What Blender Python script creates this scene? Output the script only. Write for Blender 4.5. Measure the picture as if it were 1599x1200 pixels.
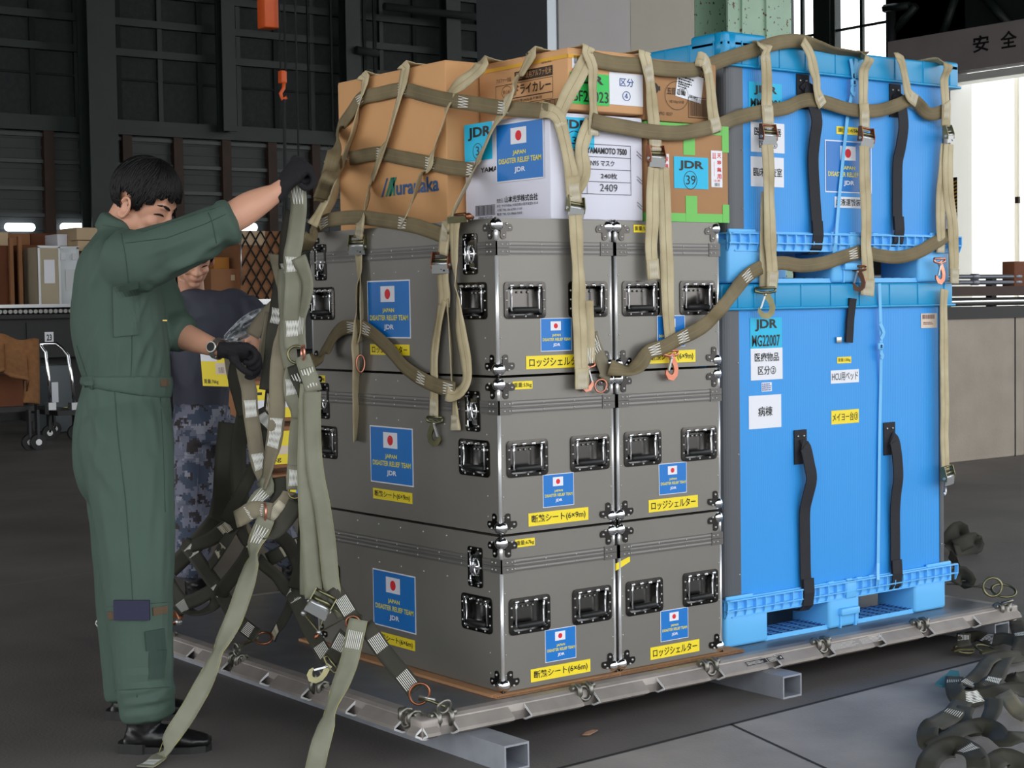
import bpy, bmesh, math, random
from mathutils import Vector, Matrix, noise
for o in list(bpy.data.objects): bpy.data.objects.remove(o)
SC = bpy.context.scene
COL = SC.collection
RND = random.Random(7)
V = Vector
PI = math.pi

# ---------------------------------------------------------------- camera
# world: z = 0 is the hangar floor; x runs along the long front edge of the air
# cargo pallet, y runs into the hangar; the pallet's near corner is at (0, 0).
ZP = 0.132                                  # height of the pallet's top face
CAM = V((-2.66685, -3.94516, 1.17817 + ZP))
CF = V((0.6053, 0.7946, -0.04719)); CR = V((0.7954, -0.6058, -0.01549))
YAW, PITCH, ROLL, FPX = -0.6509856, -0.0472114, -0.0155072, 2644.112
def _cam_axes():
    cy, sy, cp, sp = math.cos(YAW), math.sin(YAW), math.cos(PITCH), math.sin(PITCH)
    f = V((-sy*cp, cy*cp, sp)); r = V((cy, sy, 0)); u = r.cross(f)
    cr, sr = math.cos(ROLL), math.sin(ROLL)
    return r*cr + u*sr, u*cr - r*sr, f
CR, CU, CF = _cam_axes()
cam_data = bpy.data.cameras.new('camera'); cam = bpy.data.objects.new('camera', cam_data); COL.objects.link(cam)
M3 = Matrix((CR, CU, -CF)).transposed()
cam.matrix_world = Matrix.Translation(CAM) @ M3.to_4x4()
cam_data.sensor_width = 36.0; cam_data.lens = FPX*36.0/1599.0; cam_data.clip_end = 400
SC.camera = cam

# ---------------------------------------------------------------- world, light, exposure
WORLD = bpy.data.worlds.new('sky'); SC.world = WORLD; WORLD.use_nodes = True
nt = WORLD.node_tree; nt.nodes.clear()
out = nt.nodes.new('ShaderNodeOutputWorld'); bg = nt.nodes.new('ShaderNodeBackground')
tc = nt.nodes.new('ShaderNodeTexCoord'); sx = nt.nodes.new('ShaderNodeSeparateXYZ'); rp = nt.nodes.new('ShaderNodeValToRGB')
nt.links.new(tc.outputs['Generated'], sx.inputs[0]); nt.links.new(sx.outputs['Z'], rp.inputs[0])
rp.color_ramp.elements[0].position = 0.0; rp.color_ramp.elements[0].color = (1.0, 0.985, 0.96, 1)
rp.color_ramp.elements[1].position = 0.7; rp.color_ramp.elements[1].color = (0.80, 0.90, 1.0, 1)
nt.links.new(rp.outputs[0], bg.inputs[0]); bg.inputs[1].default_value = 2.75
nt.links.new(bg.outputs[0], out.inputs[0])
SC.view_settings.view_transform = 'Standard'; SC.view_settings.look = 'None'
SC.view_settings.exposure = 0.0; SC.view_settings.gamma = 1.0; SC.view_settings.use_curve_mapping = False

# ---------------------------------------------------------------- pixel -> place
def ray(px, py):
    return CF + CR*((px-799.5)/FPX) - CU*((py-600)/FPX)
def on(ax, val, px, py):
    d = ray(px, py); t = (val-CAM[ax])/d[ax]; return CAM + d*t
def at(px, py, depth):
    return CAM + ray(px, py)*depth
def onv(px, py, a, b):
    """on the upright plane through the floor points a and b"""
    d = ray(px, py); n = V((b[1]-a[1], a[0]-b[0], 0)); t = n.dot(V((a[0], a[1], 0))-CAM)/n.dot(d)
    return CAM + d*t

# ---------------------------------------------------------------- materials
def lin(c):
    c = c/255.0
    return c/12.92 if c <= 0.04045 else ((c+0.055)/1.055)**2.4
def rgb(r, g, b): return (lin(r), lin(g), lin(b), 1)
MATS = {}
def mat(name, col, rough=0.6, metal=0.0, var=0.0, vscale=8.0, bump=0.0, bscale=60.0, stretch=None, emit=None, spec=None, col2=None, detail=4.0):
    if name in MATS: return MATS[name]
    m = bpy.data.materials.new(name); m.use_nodes = True; MATS[name] = m
    n = m.node_tree.nodes; l = m.node_tree.links; b = n['Principled BSDF']
    c = rgb(*col); b.inputs['Base Color'].default_value = c
    b.inputs['Roughness'].default_value = rough; b.inputs['Metallic'].default_value = metal
    if spec is not None: b.inputs['Specular IOR Level'].default_value = spec
    t = n.new('ShaderNodeTexCoord'); mp = n.new('ShaderNodeMapping'); l.new(t.outputs['Object'], mp.inputs[0])
    if stretch: mp.inputs['Scale'].default_value = stretch
    if var > 0 or col2:
        nz = n.new('ShaderNodeTexNoise'); nz.inputs['Scale'].default_value = vscale; nz.inputs['Detail'].default_value = detail
        l.new(mp.outputs[0], nz.inputs[0]); r = n.new('ShaderNodeValToRGB'); l.new(nz.outputs['Fac'], r.inputs[0])
        a = r.color_ramp.elements; a[0].position = 0.3; a[1].position = 0.7
        if col2: a[0].color = c; a[1].color = rgb(*col2)
        else:
            a[0].color = tuple(x*(1-var) for x in c[:3])+(1,); a[1].color = tuple(min(1, x*(1+var)) for x in c[:3])+(1,)
        l.new(r.outputs[0], b.inputs['Base Color'])
    if bump > 0:
        nb = n.new('ShaderNodeTexNoise'); nb.inputs['Scale'].default_value = bscale; nb.inputs['Detail'].default_value = 3
        l.new(mp.outputs[0], nb.inputs[0]); bp = n.new('ShaderNodeBump'); bp.inputs['Strength'].default_value = bump; bp.inputs['Distance'].default_value = 0.01
        l.new(nb.outputs['Fac'], bp.inputs['Height']); l.new(bp.outputs[0], b.inputs['Normal'])
    if emit:
        b.inputs['Emission Color'].default_value = rgb(*emit[:3]); b.inputs['Emission Strength'].default_value = emit[3]
    return m
def wavebump(m, scale, dist, axis='X', strength=1.0, profile='SIN'):
    """fine parallel ribs across a material"""
    n = m.node_tree.nodes; l = m.node_tree.links; b = n['Principled BSDF']
    t = n.new('ShaderNodeTexCoord'); w = n.new('ShaderNodeTexWave'); w.bands_direction = axis; w.wave_profile = profile
    w.inputs['Scale'].default_value = scale; l.new(t.outputs['Object'], w.inputs[0])
    bp = n.new('ShaderNodeBump'); bp.inputs['Strength'].default_value = strength; bp.inputs['Distance'].default_value = dist
    l.new(w.outputs['Fac'], bp.inputs['Height']); l.new(bp.outputs[0], b.inputs['Normal'])
    return m

# ---------------------------------------------------------------- mesh building
class MB:
    """collects shapes; build() links them as ONE mesh object"""
    def __init__(s): s.v = []; s.f = []; s.m = []; s.mats = []; s.sm = []
    def mi(s, m):
        if m is None: return 0
        if m not in s.mats: s.mats.append(m)
        return s.mats.index(m)
    def add(s, vs, fs, m=None, smooth=False):
        o = len(s.v); s.v += [tuple(p) for p in vs]; k = s.mi(m)
        for f in fs: s.f.append(tuple(i+o for i in f)); s.m.append(k); s.sm.append(smooth)
        return s
    def box(s, a, b, m=None, bev=0.0, seg=2):
        x0, y0, z0 = [min(a[i], b[i]) for i in range(3)]; x1, y1, z1 = [max(a[i], b[i]) for i in range(3)]
        if bev > 0:
            bm = bmesh.new(); bmesh.ops.create_cube(bm, size=1)
            for p in bm.verts: p.co = V(((x0+x1)/2+p.co.x*(x1-x0), (y0+y1)/2+p.co.y*(y1-y0), (z0+z1)/2+p.co.z*(z1-z0)))
            bmesh.ops.bevel(bm, geom=bm.edges[:], offset=min(bev, .49*min(x1-x0, y1-y0, z1-z0)), segments=seg, affect='EDGES', profile=0.5)
            s.bm(bm, m, True); return s
        vs = [(x0,y0,z0),(x1,y0,z0),(x1,y1,z0),(x0,y1,z0),(x0,y0,z1),(x1,y0,z1),(x1,y1,z1),(x0,y1,z1)]
        return s.add(vs, [(0,3,2,1),(4,5,6,7),(0,1,5,4),(1,2,6,5),(2,3,7,6),(3,0,4,7)], m)
    def bm(s, bm, m=None, smooth=False):
        bm.verts.ensure_lookup_table(); bm.verts.index_update()
        s.add([p.co.copy() for p in bm.verts], [[q.index for q in f.verts] for f in bm.faces], m, smooth); bm.free(); return s
    def obox(s, O, X, Y, Z, m=None):
        """box from corner O along three edge vectors"""
        vs = [O, O+X, O+X+Y, O+Y, O+Z, O+X+Z, O+X+Y+Z, O+Y+Z]
        return s.add(vs, [(0,3,2,1),(4,5,6,7),(0,1,5,4),(1,2,6,5),(2,3,7,6),(3,0,4,7)], m)
    def prism(s, poly, O, U, W, N, t, m=None, smooth=False):
        """2-D outline poly in the frame (U, W), thickened by t along N"""
        n = len(poly); vs = [O+U*p[0]+W*p[1] for p in poly]; vs += [q+N*t for q in vs]
        fs = [tuple(range(n))[::-1], tuple(range(n, 2*n))]
        fs += [(i, (i+1) % n, n+(i+1) % n, n+i) for i in range(n)]
        return s.add(vs, fs, m, smooth)
    def tube(s, pts, r, m=None, n=8, cap=True, closed=False):
        pts = [V(p) for p in pts]; N = len(pts); rs = r if isinstance(r, (list, tuple)) else [r]*N
        vs = []; ref = None
        for i, p in enumerate(pts):
            if closed: t = pts[(i+1) % N]-pts[(i-1) % N]
            else: t = pts[min(i+1, N-1)]-pts[max(i-1, 0)]
            if t.length < 1e-9: t = V((0,0,1))
            t.normalize()
            if ref is None: ref = t.orthogonal().normalized()
            ref = (ref - t*ref.dot(t))
            if ref.length < 1e-6: ref = t.orthogonal()
            ref.normalize(); bn = t.cross(ref)
            for k in range(n):
                a = 2*PI*k/n; vs.append(p+ref*(math.cos(a)*rs[i])+bn*(math.sin(a)*rs[i]))
        fs = []
        for i in range(N if closed else N-1):
            j = (i+1) % N
            for k in range(n): fs.append((i*n+k, i*n+(k+1) % n, j*n+(k+1) % n, j*n+k))
        s.add(vs, fs, m, True)
        if cap and not closed:
            o = len(s.v)-N*n
            k = s.mi(m)
            s.f.append(tuple(o+i for i in range(n))[::-1]); s.m.append(k); s.sm.append(False)
            s.f.append(tuple(o+(N-1)*n+i for i in range(n))); s.m.append(k); s.sm.append(False)
        return s
    def cyl(s, a, b, r, m=None, n=16): return s.tube([a, b], r, m, n)
    def ring(s, c, U, W, R, r, m=None, a0=0.0, a1=2*PI, n=24, rr=8, sy=1.0):
        full = abs(a1-a0-2*PI) < 1e-6; N = n if full else n+1
        return s.tube([c+U*(R*math.cos(a0+(a1-a0)*i/n))+W*(R*sy*math.sin(a0+(a1-a0)*i/n)) for i in range(N)], r, m, rr, closed=full)
    def ball(s, c, r, m=None, nu=16, nv=10, sc=(1,1,1), rot=None):
        vs = []; fs = []
        for j in range(nv+1):
            th = PI*j/nv
            for i in range(nu):
                p = V((math.sin(th)*math.cos(2*PI*i/nu)*sc[0], math.sin(th)*math.sin(2*PI*i/nu)*sc[1], math.cos(th)*sc[2]))*r
                if rot: p = rot @ p
                vs.append(V(c)+p)
        for j in range(nv):
            for i in range(nu):
                q = (j*nu+i, (j+1)*nu+i, (j+1)*nu+(i+1) % nu, j*nu+(i+1) % nu); fs.append(q)
        return s.add(vs, fs, m, True)
    def quad(s, a, b, c, d, m=None): return s.add([a, b, c, d], [(0, 1, 2, 3)], m)
    def holed(s, O, U, W, w, h, holes, m=None):
        """flat panel w x h in the frame (U, W) with rectangular holes (u0, v0, u1, v1)"""
        us = sorted({0.0, w} | {q[0] for q in holes} | {q[2] for q in holes}); vs_ = sorted({0.0, h} | {q[1] for q in holes} | {q[3] for q in holes})
        for i in range(len(us)-1):
            for j in range(len(vs_)-1):
                cu, cv = (us[i]+us[i+1])/2, (vs_[j]+vs_[j+1])/2
                if any(q[0] < cu < q[2] and q[1] < cv < q[3] for q in holes): continue
                s.add([O+U*us[i]+W*vs_[j], O+U*us[i+1]+W*vs_[j], O+U*us[i+1]+W*vs_[j+1], O+U*us[i]+W*vs_[j+1]], [(0,1,2,3)], m)
        return s
    def build(s, name, m=None, parent=None, loc=None, weld=False):
        me = bpy.data.meshes.new(name); me.from_pydata(s.v, [], s.f)
        ms = s.mats if s.mats else []
        if m is not None and m not in ms: ms = ms+[m] if ms else [m]
        for q in ms: me.materials.append(q)
        me.polygons.foreach_set('material_index', s.m); me.polygons.foreach_set('use_smooth', s.sm); me.update()
        if weld:
            b = bmesh.new(); b.from_mesh(me); bmesh.ops.remove_doubles(b, verts=b.verts, dist=1e-5); b.to_mesh(me); b.free()
        o = bpy.data.objects.new(name, me); COL.objects.link(o)
        if parent: o.parent = parent
        if loc is not None: o.location = loc
        return o
def thing(name, label, cat, loc=(0,0,0), group=None, rotz=0.0):
    o = bpy.data.objects.new(name, None); COL.objects.link(o); o.location = loc; o.rotation_euler = (0, 0, rotz); o.empty_display_size = .1
    o['label'] = label; o['category'] = cat
    if group: o['group'] = group
    return o
def tag(o, label, cat, group=None, kind=None):
    o['label'] = label; o['category'] = cat
    if group: o['group'] = group
    if kind: o['kind'] = kind
    return o
def struct(o, label=None, cat=None):
    o['kind'] = 'structure'
    if label: o['label'] = label; o['category'] = cat
    return o
def kids(o): return [c for c in o.children]
def copy_tree(o, parent=None):
    c = o.copy(); COL.objects.link(c)
    if parent: c.parent = parent
    for ch in kids(o): copy_tree(ch, c)
    return c
def rrect(x0, y0, x1, y1, r, n=4):
    P = []
    for cx, cy, a in ((x1-r, y1-r, 0), (x0+r, y1-r, PI/2), (x0+r, y0+r, PI), (x1-r, y0+r, 1.5*PI)):
        for i in range(n+1): P.append((cx+r*math.cos(a+PI/2*i/n), cy+r*math.sin(a+PI/2*i/n)))
    return P

# ---------------------------------------------------------------- lettering
_TX = {}
def text_geo(s, bold=0.0):
    k = (s, bold)
    if k not in _TX:
        cu = bpy.data.curves.new('lettering', 'FONT'); cu.body = s; cu.size = 1; cu.resolution_u = 3; cu.offset = bold; cu.fill_mode = 'FRONT'
        o = bpy.data.objects.new('lettering', cu); COL.objects.link(o); dg = bpy.context.evaluated_depsgraph_get(); dg.update()
        me = bpy.data.meshes.new_from_object(o.evaluated_get(dg))
        vs = [p.co.copy() for p in me.vertices]; fs = [tuple(f.vertices) for f in me.polygons]
        bpy.data.objects.remove(o); bpy.data.curves.remove(cu); bpy.data.meshes.remove(me)
        if vs:
            x0 = min(p.x for p in vs); x1 = max(p.x for p in vs); y0 = min(p.y for p in vs); y1 = max(p.y for p in vs)
        else: x0 = y0 = 0; x1 = y1 = 1
        _TX[k] = (vs, fs, x0, y0, max(x1-x0, 1e-6), max(y1-y0, 1e-6))
    return _TX[k]
class Sticker:
    """flat printed label: rectangles, discs and lettering layered on the face (O; U, W; N), sizes in metres"""
    def __init__(s, O, U, W, N, w, h, base, t=0.0006):
        s.O, s.U, s.W, s.N, s.w, s.h = V(O), V(U), V(W), V(N), w, h; s.mb = MB(); s.k = 0; s.t = t
        s.mb.prism([(0,0),(w,0),(w,h),(0,h)], s.O, s.U, s.W, s.N, t, base)
    def p(s, x, y): return s.O+s.U*x+s.W*y+s.N*(s.t+0.0003*(1+s.k))
    def rect(s, x0, y0, x1, y1, m, layer=0): s.k = layer; s.mb.quad(s.p(x0,y0), s.p(x1,y0), s.p(x1,y1), s.p(x0,y1), m); return s
    def disc(s, cx, cy, r, m, layer=1, ry=None):
        s.k = layer; n = 28; ry = ry or r
        s.mb.add([s.p(cx+r*math.cos(2*PI*i/n), cy+ry*math.sin(2*PI*i/n)) for i in range(n)], [tuple(range(n))], m); return s
    def circ(s, cx, cy, r, lw, m, layer=1, ry=None):
        s.k = layer; n = 28; ry = ry or r; P = []
        for i in range(n):
            a = 2*PI*i/n; P += [s.p(cx+r*math.cos(a), cy+ry*math.sin(a)), s.p(cx+(r-lw)*math.cos(a), cy+(ry-lw)*math.sin(a))]
        s.mb.add(P, [(2*i, 2*((i+1) % n), 2*((i+1) % n)+1, 2*i+1) for i in range(n)], m); return s
    def text(s, t, x0, y0, x1, y1, m, bold=0.0, layer=2, shear=0.0):
        vs, fs, a, b, w, h = text_geo(t, bold); s.k = layer
        P = [s.p(x0+(q.x-a)/w*(x1-x0)+shear*(q.y-b)/h*(y1-y0), y0+(q.y-b)/h*(y1-y0)) for q in vs]
        s.mb.add(P, fs, m); return s
    def frame(s, x0, y0, x1, y1, lw, m, layer=1):
        s.rect(x0, y0, x1, y0+lw, m, layer); s.rect(x0, y1-lw, x1, y1, m, layer); s.rect(x0, y0, x0+lw, y1, m, layer); s.rect(x1-lw, y0, x1, y1, m, layer); return s
    def bars(s, x0, y0, x1, y1, m, layer=1, seed=1):
        r = random.Random(seed); x = x0
        while x < x1-0.0012:
            w = r.choice((.0008, .0012, .002)); s.rect(x, y0, min(x+w, x1), y1, m, layer); x += w+r.choice((.0009, .0014, .002))
        return s
    def grey_lines(s, x0, y0, x1, y1, n, m, layer=1, seed=2):
        """rows of print too small to read in the photograph"""
        r = random.Random(seed); dy = (y1-y0)/n
        for i in range(n):
            x = x0; ye = x1-r.random()*(x1-x0)*.3
            while x < ye:
                w = dy*(.3+r.random()*.9); s.rect(x, y0+dy*(i+.2), min(x+w, ye), y0+dy*(i+.75), m, layer); x += w+dy*.22
        return s
    def build(s, name, parent=None): return s.mb.build(name, None, parent)

# ================================================================ the hangar
m_floor = mat('concrete floor', (100,95,92), .62, var=.22, vscale=1.3, bump=.15, bscale=90, detail=9)
m_floor2 = mat('swept concrete slab', (152,146,142), .6, var=.24, vscale=2.6, bump=.12, bscale=90, detail=9)
m_joint = mat('floor joint filler', (38,37,38), .8)
m_paint = mat('worn pale floor line', (118,114,112), .7)
m_panel = mat('grey wool board wall', (46,50,51), .9, var=.2, vscale=14, bump=.3, bscale=40)
m_girt = mat('dark green painted steel', (29,41,38), .55, var=.15, vscale=3)
m_shut = mat('ribbed grey shutter', (54,58,59), .6, var=.08, vscale=2)
m_rail = mat('galvanised rail', (66,71,71), .5, .2)
m_rust = mat('brown primer steel', (54,36,27), .7, var=.2, vscale=5)
m_seam = mat('dark panel seam', (30,33,34), .9)
m_jade = mat('pale green painted steel', (164,196,172), .5, var=.06, vscale=4)
def rusty(m, rust, amount):
    n = m.node_tree.nodes; l = m.node_tree.links; b = n['Principled BSDF']
    src = b.inputs['Base Color'].links[0].from_socket
    t = n.new('ShaderNodeTexCoord'); nz = n.new('ShaderNodeTexNoise'); nz.inputs['Scale'].default_value = 26; nz.inputs['Detail'].default_value = 6
    l.new(t.outputs['Object'], nz.inputs[0]); r = n.new('ShaderNodeValToRGB'); l.new(nz.outputs['Fac'], r.inputs[0])
    r.color_ramp.elements[0].position = amount; r.color_ramp.elements[1].position = amount+.02
    mx = n.new('ShaderNodeMix'); mx.data_type = 'RGBA'; l.new(r.outputs[0], mx.inputs['Factor']); l.new(src, mx.inputs['A']); mx.inputs['B'].default_value = rgb(*rust)
    l.new(mx.outputs['Result'], b.inputs['Base Color'])
rusty(m_jade, (92,62,40), .62)
m_grey = mat('grey cladding sheet', (176,172,172), .45, var=.03, vscale=3)
m_beige = mat('beige cladding sheet', (170,163,150), .45, var=.03, vscale=3)
m_alu = mat('brushed aluminium edge', (150,156,162), .35, .8)
m_dark = mat('dark steelwork', (33,38,40), .6)
m_kerb = mat('beige concrete upstand', (160,150,138), .8, var=.12, vscale=2.5, bump=.2, bscale=50)
m_black = mat('black rubber', (16,16,17), .6)
m_sign = mat('grey painted beam', (168,160,158), .5, var=.05, vscale=2)
m_ink = mat('black ink', (14,14,15), .6)
m_white = mat('white paint', (235,235,232), .5)
m_fold = mat('white translucent door sheet', (240,238,232), .6)
for nd in m_fold.node_tree.nodes:
    if nd.type == 'BSDF_PRINCIPLED': bs = nd
_n = m_fold.node_tree; tr = _n.nodes.new('ShaderNodeBsdfTranslucent'); tr.inputs[0].default_value = rgb(252,250,244); mxs = _n.nodes.new('ShaderNodeMixShader'); mxs.inputs[0].default_value = .88
_n.links.new(bs.outputs[0], mxs.inputs[1]); _n.links.new(tr.outputs[0], mxs.inputs[2]); _n.links.new(mxs.outputs[0], _n.nodes['Material Output'].inputs[0])
m_glass = mat('window glass', (255,255,255), .05)
_b = m_glass.node_tree.nodes['Principled BSDF']; _b.inputs['Transmission Weight'].default_value = 1.0; _b.inputs['IOR'].default_value = 1.05
m_pane = mat('daylit frosted pane', (240,245,250), .5, emit=(240,248,255,4.0))
m_haz_y = mat('hazard yellow', (222,170,60), .6)

XW, XE, YB, YF, ZC = -9.0, 20.0, 18.0, -9.0, 10.5
b = MB(); b.quad((XW,YF,0), (XE,YF,0), (XE,YB,0), (XW,YB,0), m_floor); b.quad((-60,-70,-.01), (80,-70,-.01), (80,YF,-.01), (-60,YF,-.01), m_floor2); b.quad((XE,YF,-.01), (80,YF,-.01), (80,40,-.01), (XE,40,-.01), m_floor2); b.quad((-60,YF,-.01), (XW,YF,-.01), (XW,40,-.01), (-60,40,-.01), m_floor2)
def floor_strip(p, q, w, m, z=.0012):
    p, q = V(p), V(q); d = (q-p).normalized(); n = V((-d.y, d.x, 0))*w/2
    b.quad(V((0,0,z))+p-n, V((0,0,z))+q-n, V((0,0,z))+q+n, V((0,0,z))+p+n, m)
def g(px, py): p = on(2, 0, px, py); return V((p.x, p.y, 0))
jd = (g(1539,1030)-g(1141,1132)); jd.normalize(); j0 = g(1141,1132)
floor_strip(j0-jd*9, j0+jd*9, .014, m_joint)
l0 = g(80,904); ld = (g(155,893)-l0).normalized(); floor_strip(l0-ld*3, l0+ld*2.6, .02, m_paint)
floor_strip(g(1141,1132), g(1300,1206), .012, m_joint)
# the paler slab in front of the joint
nn = V((-jd.y, jd.x, 0)); nn = nn if nn.y < 0 else -nn
b.quad(*[V((q.x, q.y, .0006)) for q in (j0-jd*6+nn*.01, j0+jd*9+nn*.01, j0+jd*9+nn*5, j0-jd*6+nn*5)], m_floor2)
struct(b.build('floor'), 'grey worn concrete hangar floor under the pallet', 'floor')

b = MB(); b.box((XW-.3,YF,ZC), (XE+.3,YB+.3,ZC+.3), m_dark)
for k in range(9): b.box((XW,YF+1.5+k*3,ZC-.5), (XE,YF+1.7+k*3,ZC), m_girt)
struct(b.build('ceiling'), 'dark hangar roof with steel beams', 'ceiling')
b = MB(); b.box((XW-.3,12.5,0), (XW,YB,ZC), m_panel); b.box((XW-.3,YF,5.5), (XW,12.5,ZC), m_panel)  # out of view: set close, its wide opening shaped to light the left faces
struct(b.build('wall_left'), 'unseen dark side wall of the hangar', 'wall')
b = MB(); b.box((XW,YF-.3,8.6), (XE,YF,ZC), m_panel)
struct(b.build('wall_front'), 'lintel wall above the open hangar doors', 'wall')

# back wall: wool boards between green girts above a beam, ribbed shutters below it
def wz(px, py): return on(1, YB, px, py).z
def wx(px, py=200): return on(1, YB, px, py).x
zb0, zb1 = wz(0,203), wz(0,179)
b = MB(); b.box((XW,YB,0), (XE+.3,YB+.3,ZC), m_panel)
struct(b.build('wall_back'), 'dark grey board wall at the back of the hangar', 'wall')
b = MB()
b.box((XW,YB-.22,zb0), (XE,YB,zb1), m_girt)
for py in (73, 24, -26, -78): z = wz(70, py); b.box((XW,YB-.10,z-.05), (XE,YB,z+.05), m_girt)
z = wz(70,115); b.box((XW,YB-.04,z-.015), (XE,YB,z+.015), m_seam)
dxm = wx(312)-wx(250); x = wx(250)-dxm*26
while x < XE-.2: b.box((x-.035,YB-.05,zb1), (x+.035,YB,ZC-.4), m_girt if int((x-XW)/dxm) % 2 else m_seam); x += dxm
struct(b.build('trim_1'), 'dark green steel girts and beam on the back wall', 'girts')
b = MB(); zr = [wz(100,q) for q in (214,255,297,338,380,424,468,520)]
x0 = XW
while x0 < XE: b.box((x0,YB-.08,0), (min(x0+.012+3.9,XE),YB-.02,zb0), m_shut); x0 += 3.92
for z in zr: b.box((XW,YB-.15,z-.025), (XE,YB-.08,z+.025), m_rail)
z = .1
while z < zb0-.1: b.box((XW,YB-.10,z), (XE,YB-.08,z+.03), m_shut); z += .135
xs = [wx(q,300) for q in (70, 192, 271, 346, 417, 485)]; step = xs[3]-xs[2]
for x in xs+[xs[-1]+step*k for k in range(1, 12)]+[xs[0]-step*2.6, xs[0]-step*1.3]: b.box((x-.07,YB-.19,0), (x+.07,YB-.06,zb0), m_rust)
struct(b.build('door_1'), 'grey ribbed hangar shutters along the back wall', 'door')
for i, (pa, pb) in enumerate(((8,55), (95,139), (376,402))):
    a, c = on(1,YB-.2,pa,361), on(1,YB-.2,pb,349); b = MB()
    b.prism(rrect(a.x,a.z,c.x,c.z,.05), V((0,YB-.2,0)), V((1,0,0)), V((0,0,1)), V((0,1,0)), .03, m_pane)
    struct(b.build('window_%d' % (i+3)), ['small bright window in the shutter at far left', 'small bright window in the shutter behind the green coveralls', 'small bright window in the shutter below the raised forearm'][i], 'window')
def column(px0, px1, y, name, label, m, z1=ZC, z0=0, depth=.35):
    a, c = on(1,y,px0,300), on(1,y,px1,300); b = MB(); w = c.x-a.x; t = .03
    b.box((a.x,y,z0), (c.x,y+t,z1), m); b.box((a.x,y+depth-t,z0), (c.x,y+depth,z1), m); b.box((a.x+w/2-t/2,y+t,z0), (a.x+w/2+t/2,y+depth-t,z1), m)
    return struct(b.build(name), label, 'column')
column(143, 187, YB-.7, 'trim_2', 'dark green steel column behind the man in green coveralls', m_girt)
column(352, 373, YB-.45, 'trim_3', 'slim dark steel column above the shutter beam', m_girt, z0=zb0+.1, depth=.2)
column(545, 568, YB-.45, 'trim_4', 'slim dark steel column behind the tall plain carton', m_girt, z0=zb0+.1, depth=.2)
column(702, 724, YB-.45, 'trim_5', 'dark steel column behind the rice cartons', m_girt, z0=zb0+.1, depth=.2)
b = MB()
for q, wd in ((480,.03), (516,.03), (568,.05), (584,.05)):
    x = on(1,YB-.3,q,60).x; b.box((x-wd/2,YB-.33,zb1), (x+wd/2,YB-.3,ZC-.4), m_seam)
for pa, pb in (((600,10),(840,38)), ((556,78),(590,84))):
    p = on(1,YB-.5,*pa); q = on(1,YB-.5,*pb); b.tube([p,q], .06, m_seam)
struct(b.build('trim_6'), 'dark conduits running up the back wall', 'pipes')

# grey and beige clad pier and the rusty pale green column
def clad():
    y = 9.2; P = lambda px: on(1,y,px,60).x
    b = MB(); x0, x1, x2, x3 = P(857), P(873), P(985), P(1098)
    b.box((x0,y+.02,0), (x1,y+1.2,ZC), m_alu); b.box((x1,y,0), (x2-.008,y+.6,ZC), m_grey); b.box((x2+.008,y+.01,0), (x3-.05,y+.6,ZC), m_beige); b.box((x3-.045,y-.01,0), (x3,y+.6,ZC), m_beige)
    b.box((x2-.01,y+.012,0), (x2+.01,y+.3,ZC), m_beige)
    struct(b.build('wall_pier'), 'tall pier clad in grey and beige sheet behind the cartons', 'pier')
    y = 6.6; x0, x1 = on(1,y,1137,40).x, on(1,y,1233,40).x; w = x1-x0; b = MB()
    b.box((x0,y,0), (x0+w*.59,y+.02,ZC), m_jade); b.box((x0+w*.59,y-.02,0), (x1,y+.0,ZC), m_jade); b.box((x0+w*.60,y,0), (x0+w*.63,y+.4,ZC), m_jade); b.box((x0,y+.4,0), (x1,y+.42,ZC), m_jade); b.box((x0+w*.2,y-.02,0), (x0+w*.23,y,ZC), m_jade)
    struct(b.build('trim_7'), 'pale green steel column flecked with rust behind the blue crates', 'column')
clad()

# right wall (x = XE): windows above, an opening with white folding sheets below the sign beam
def ex(px, py): return on(0, XE, px, py)
yd0, yd1 = ex(1640,300).y-3.5, ex(1492,300).y
zl0, zl1 = ex(1490,118).z, ex(1408,68).z
yw = [ex(q,40).y for q in (1222, 1272, 1295, 1386)]        # window bay edges
zw0 = ex(1386,90).z-.6
b = MB()
b.box((XE,yd1,0), (XE+.3,YB,zw0), m_panel)                                          # below windows
b.box((XE,yw[0],zw0), (XE+.3,YB,ZC), m_panel)
b.box((XE,yw[1],zw0), (XE+.3,yw[2],ZC), m_girt)
b.box((XE,yd0-6,zl0+.3), (XE+.3,yw[3]-.0,zl1+1.4), m_dark)
b.box((XE,yd0-6,zl1+3.0), (XE+.3,yw[3],ZC), m_dark)
b.box((XE,yw[3]-1.6,zl1), (XE+.3,yw[3],ZC), m_dark)
b.box((XE,yd1,0), (XE+.3,yw[3],zl1), m_dark)
struct(b.build('wall_right'), 'dark upper wall around the bright windows and door on the right', 'wall')
b = MB()
yc = yd1+.55
b.box((XE-.35,yd0-6,zl0), (XE-.02,ex(1408,68).y,zl1), m_sign)
st = Sticker(V((XE-.353,ex(1541,86).y,ex(1541,86).z)), V((0,-1,0)), V((0,0,1)), V((-1,0,0)), .01, .01, m_sign)
h1 = ex(1541,60).z-ex(1541,86).z; w1 = abs(ex(1566,70).y-ex(1541,70).y); sp = abs(ex(1584,70).y-ex(1541,70).y)
for i, ch in enumerate('安全第一'): st.text(ch, sp*i, 0, sp*i+w1, h1, m_ink, .02)
b.v += st.mb.v; b.mats.append(m_ink)
k0 = len(b.v)-len(st.mb.v)
for f, mm in zip(st.mb.f, st.mb.m): b.f.append(tuple(i+k0 for i in f)); b.m.append(b.mi(st.mb.mats[mm])); b.sm.append(False)
struct(b.build('trim_8'), 'grey sign beam with black characters over the bright doorway', 'beam')
b = MB()
b.box((XE-.25,yd0-6,zl0-.16), (XE+.1,yd1+.2,zl0-.04), m_white)
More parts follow.
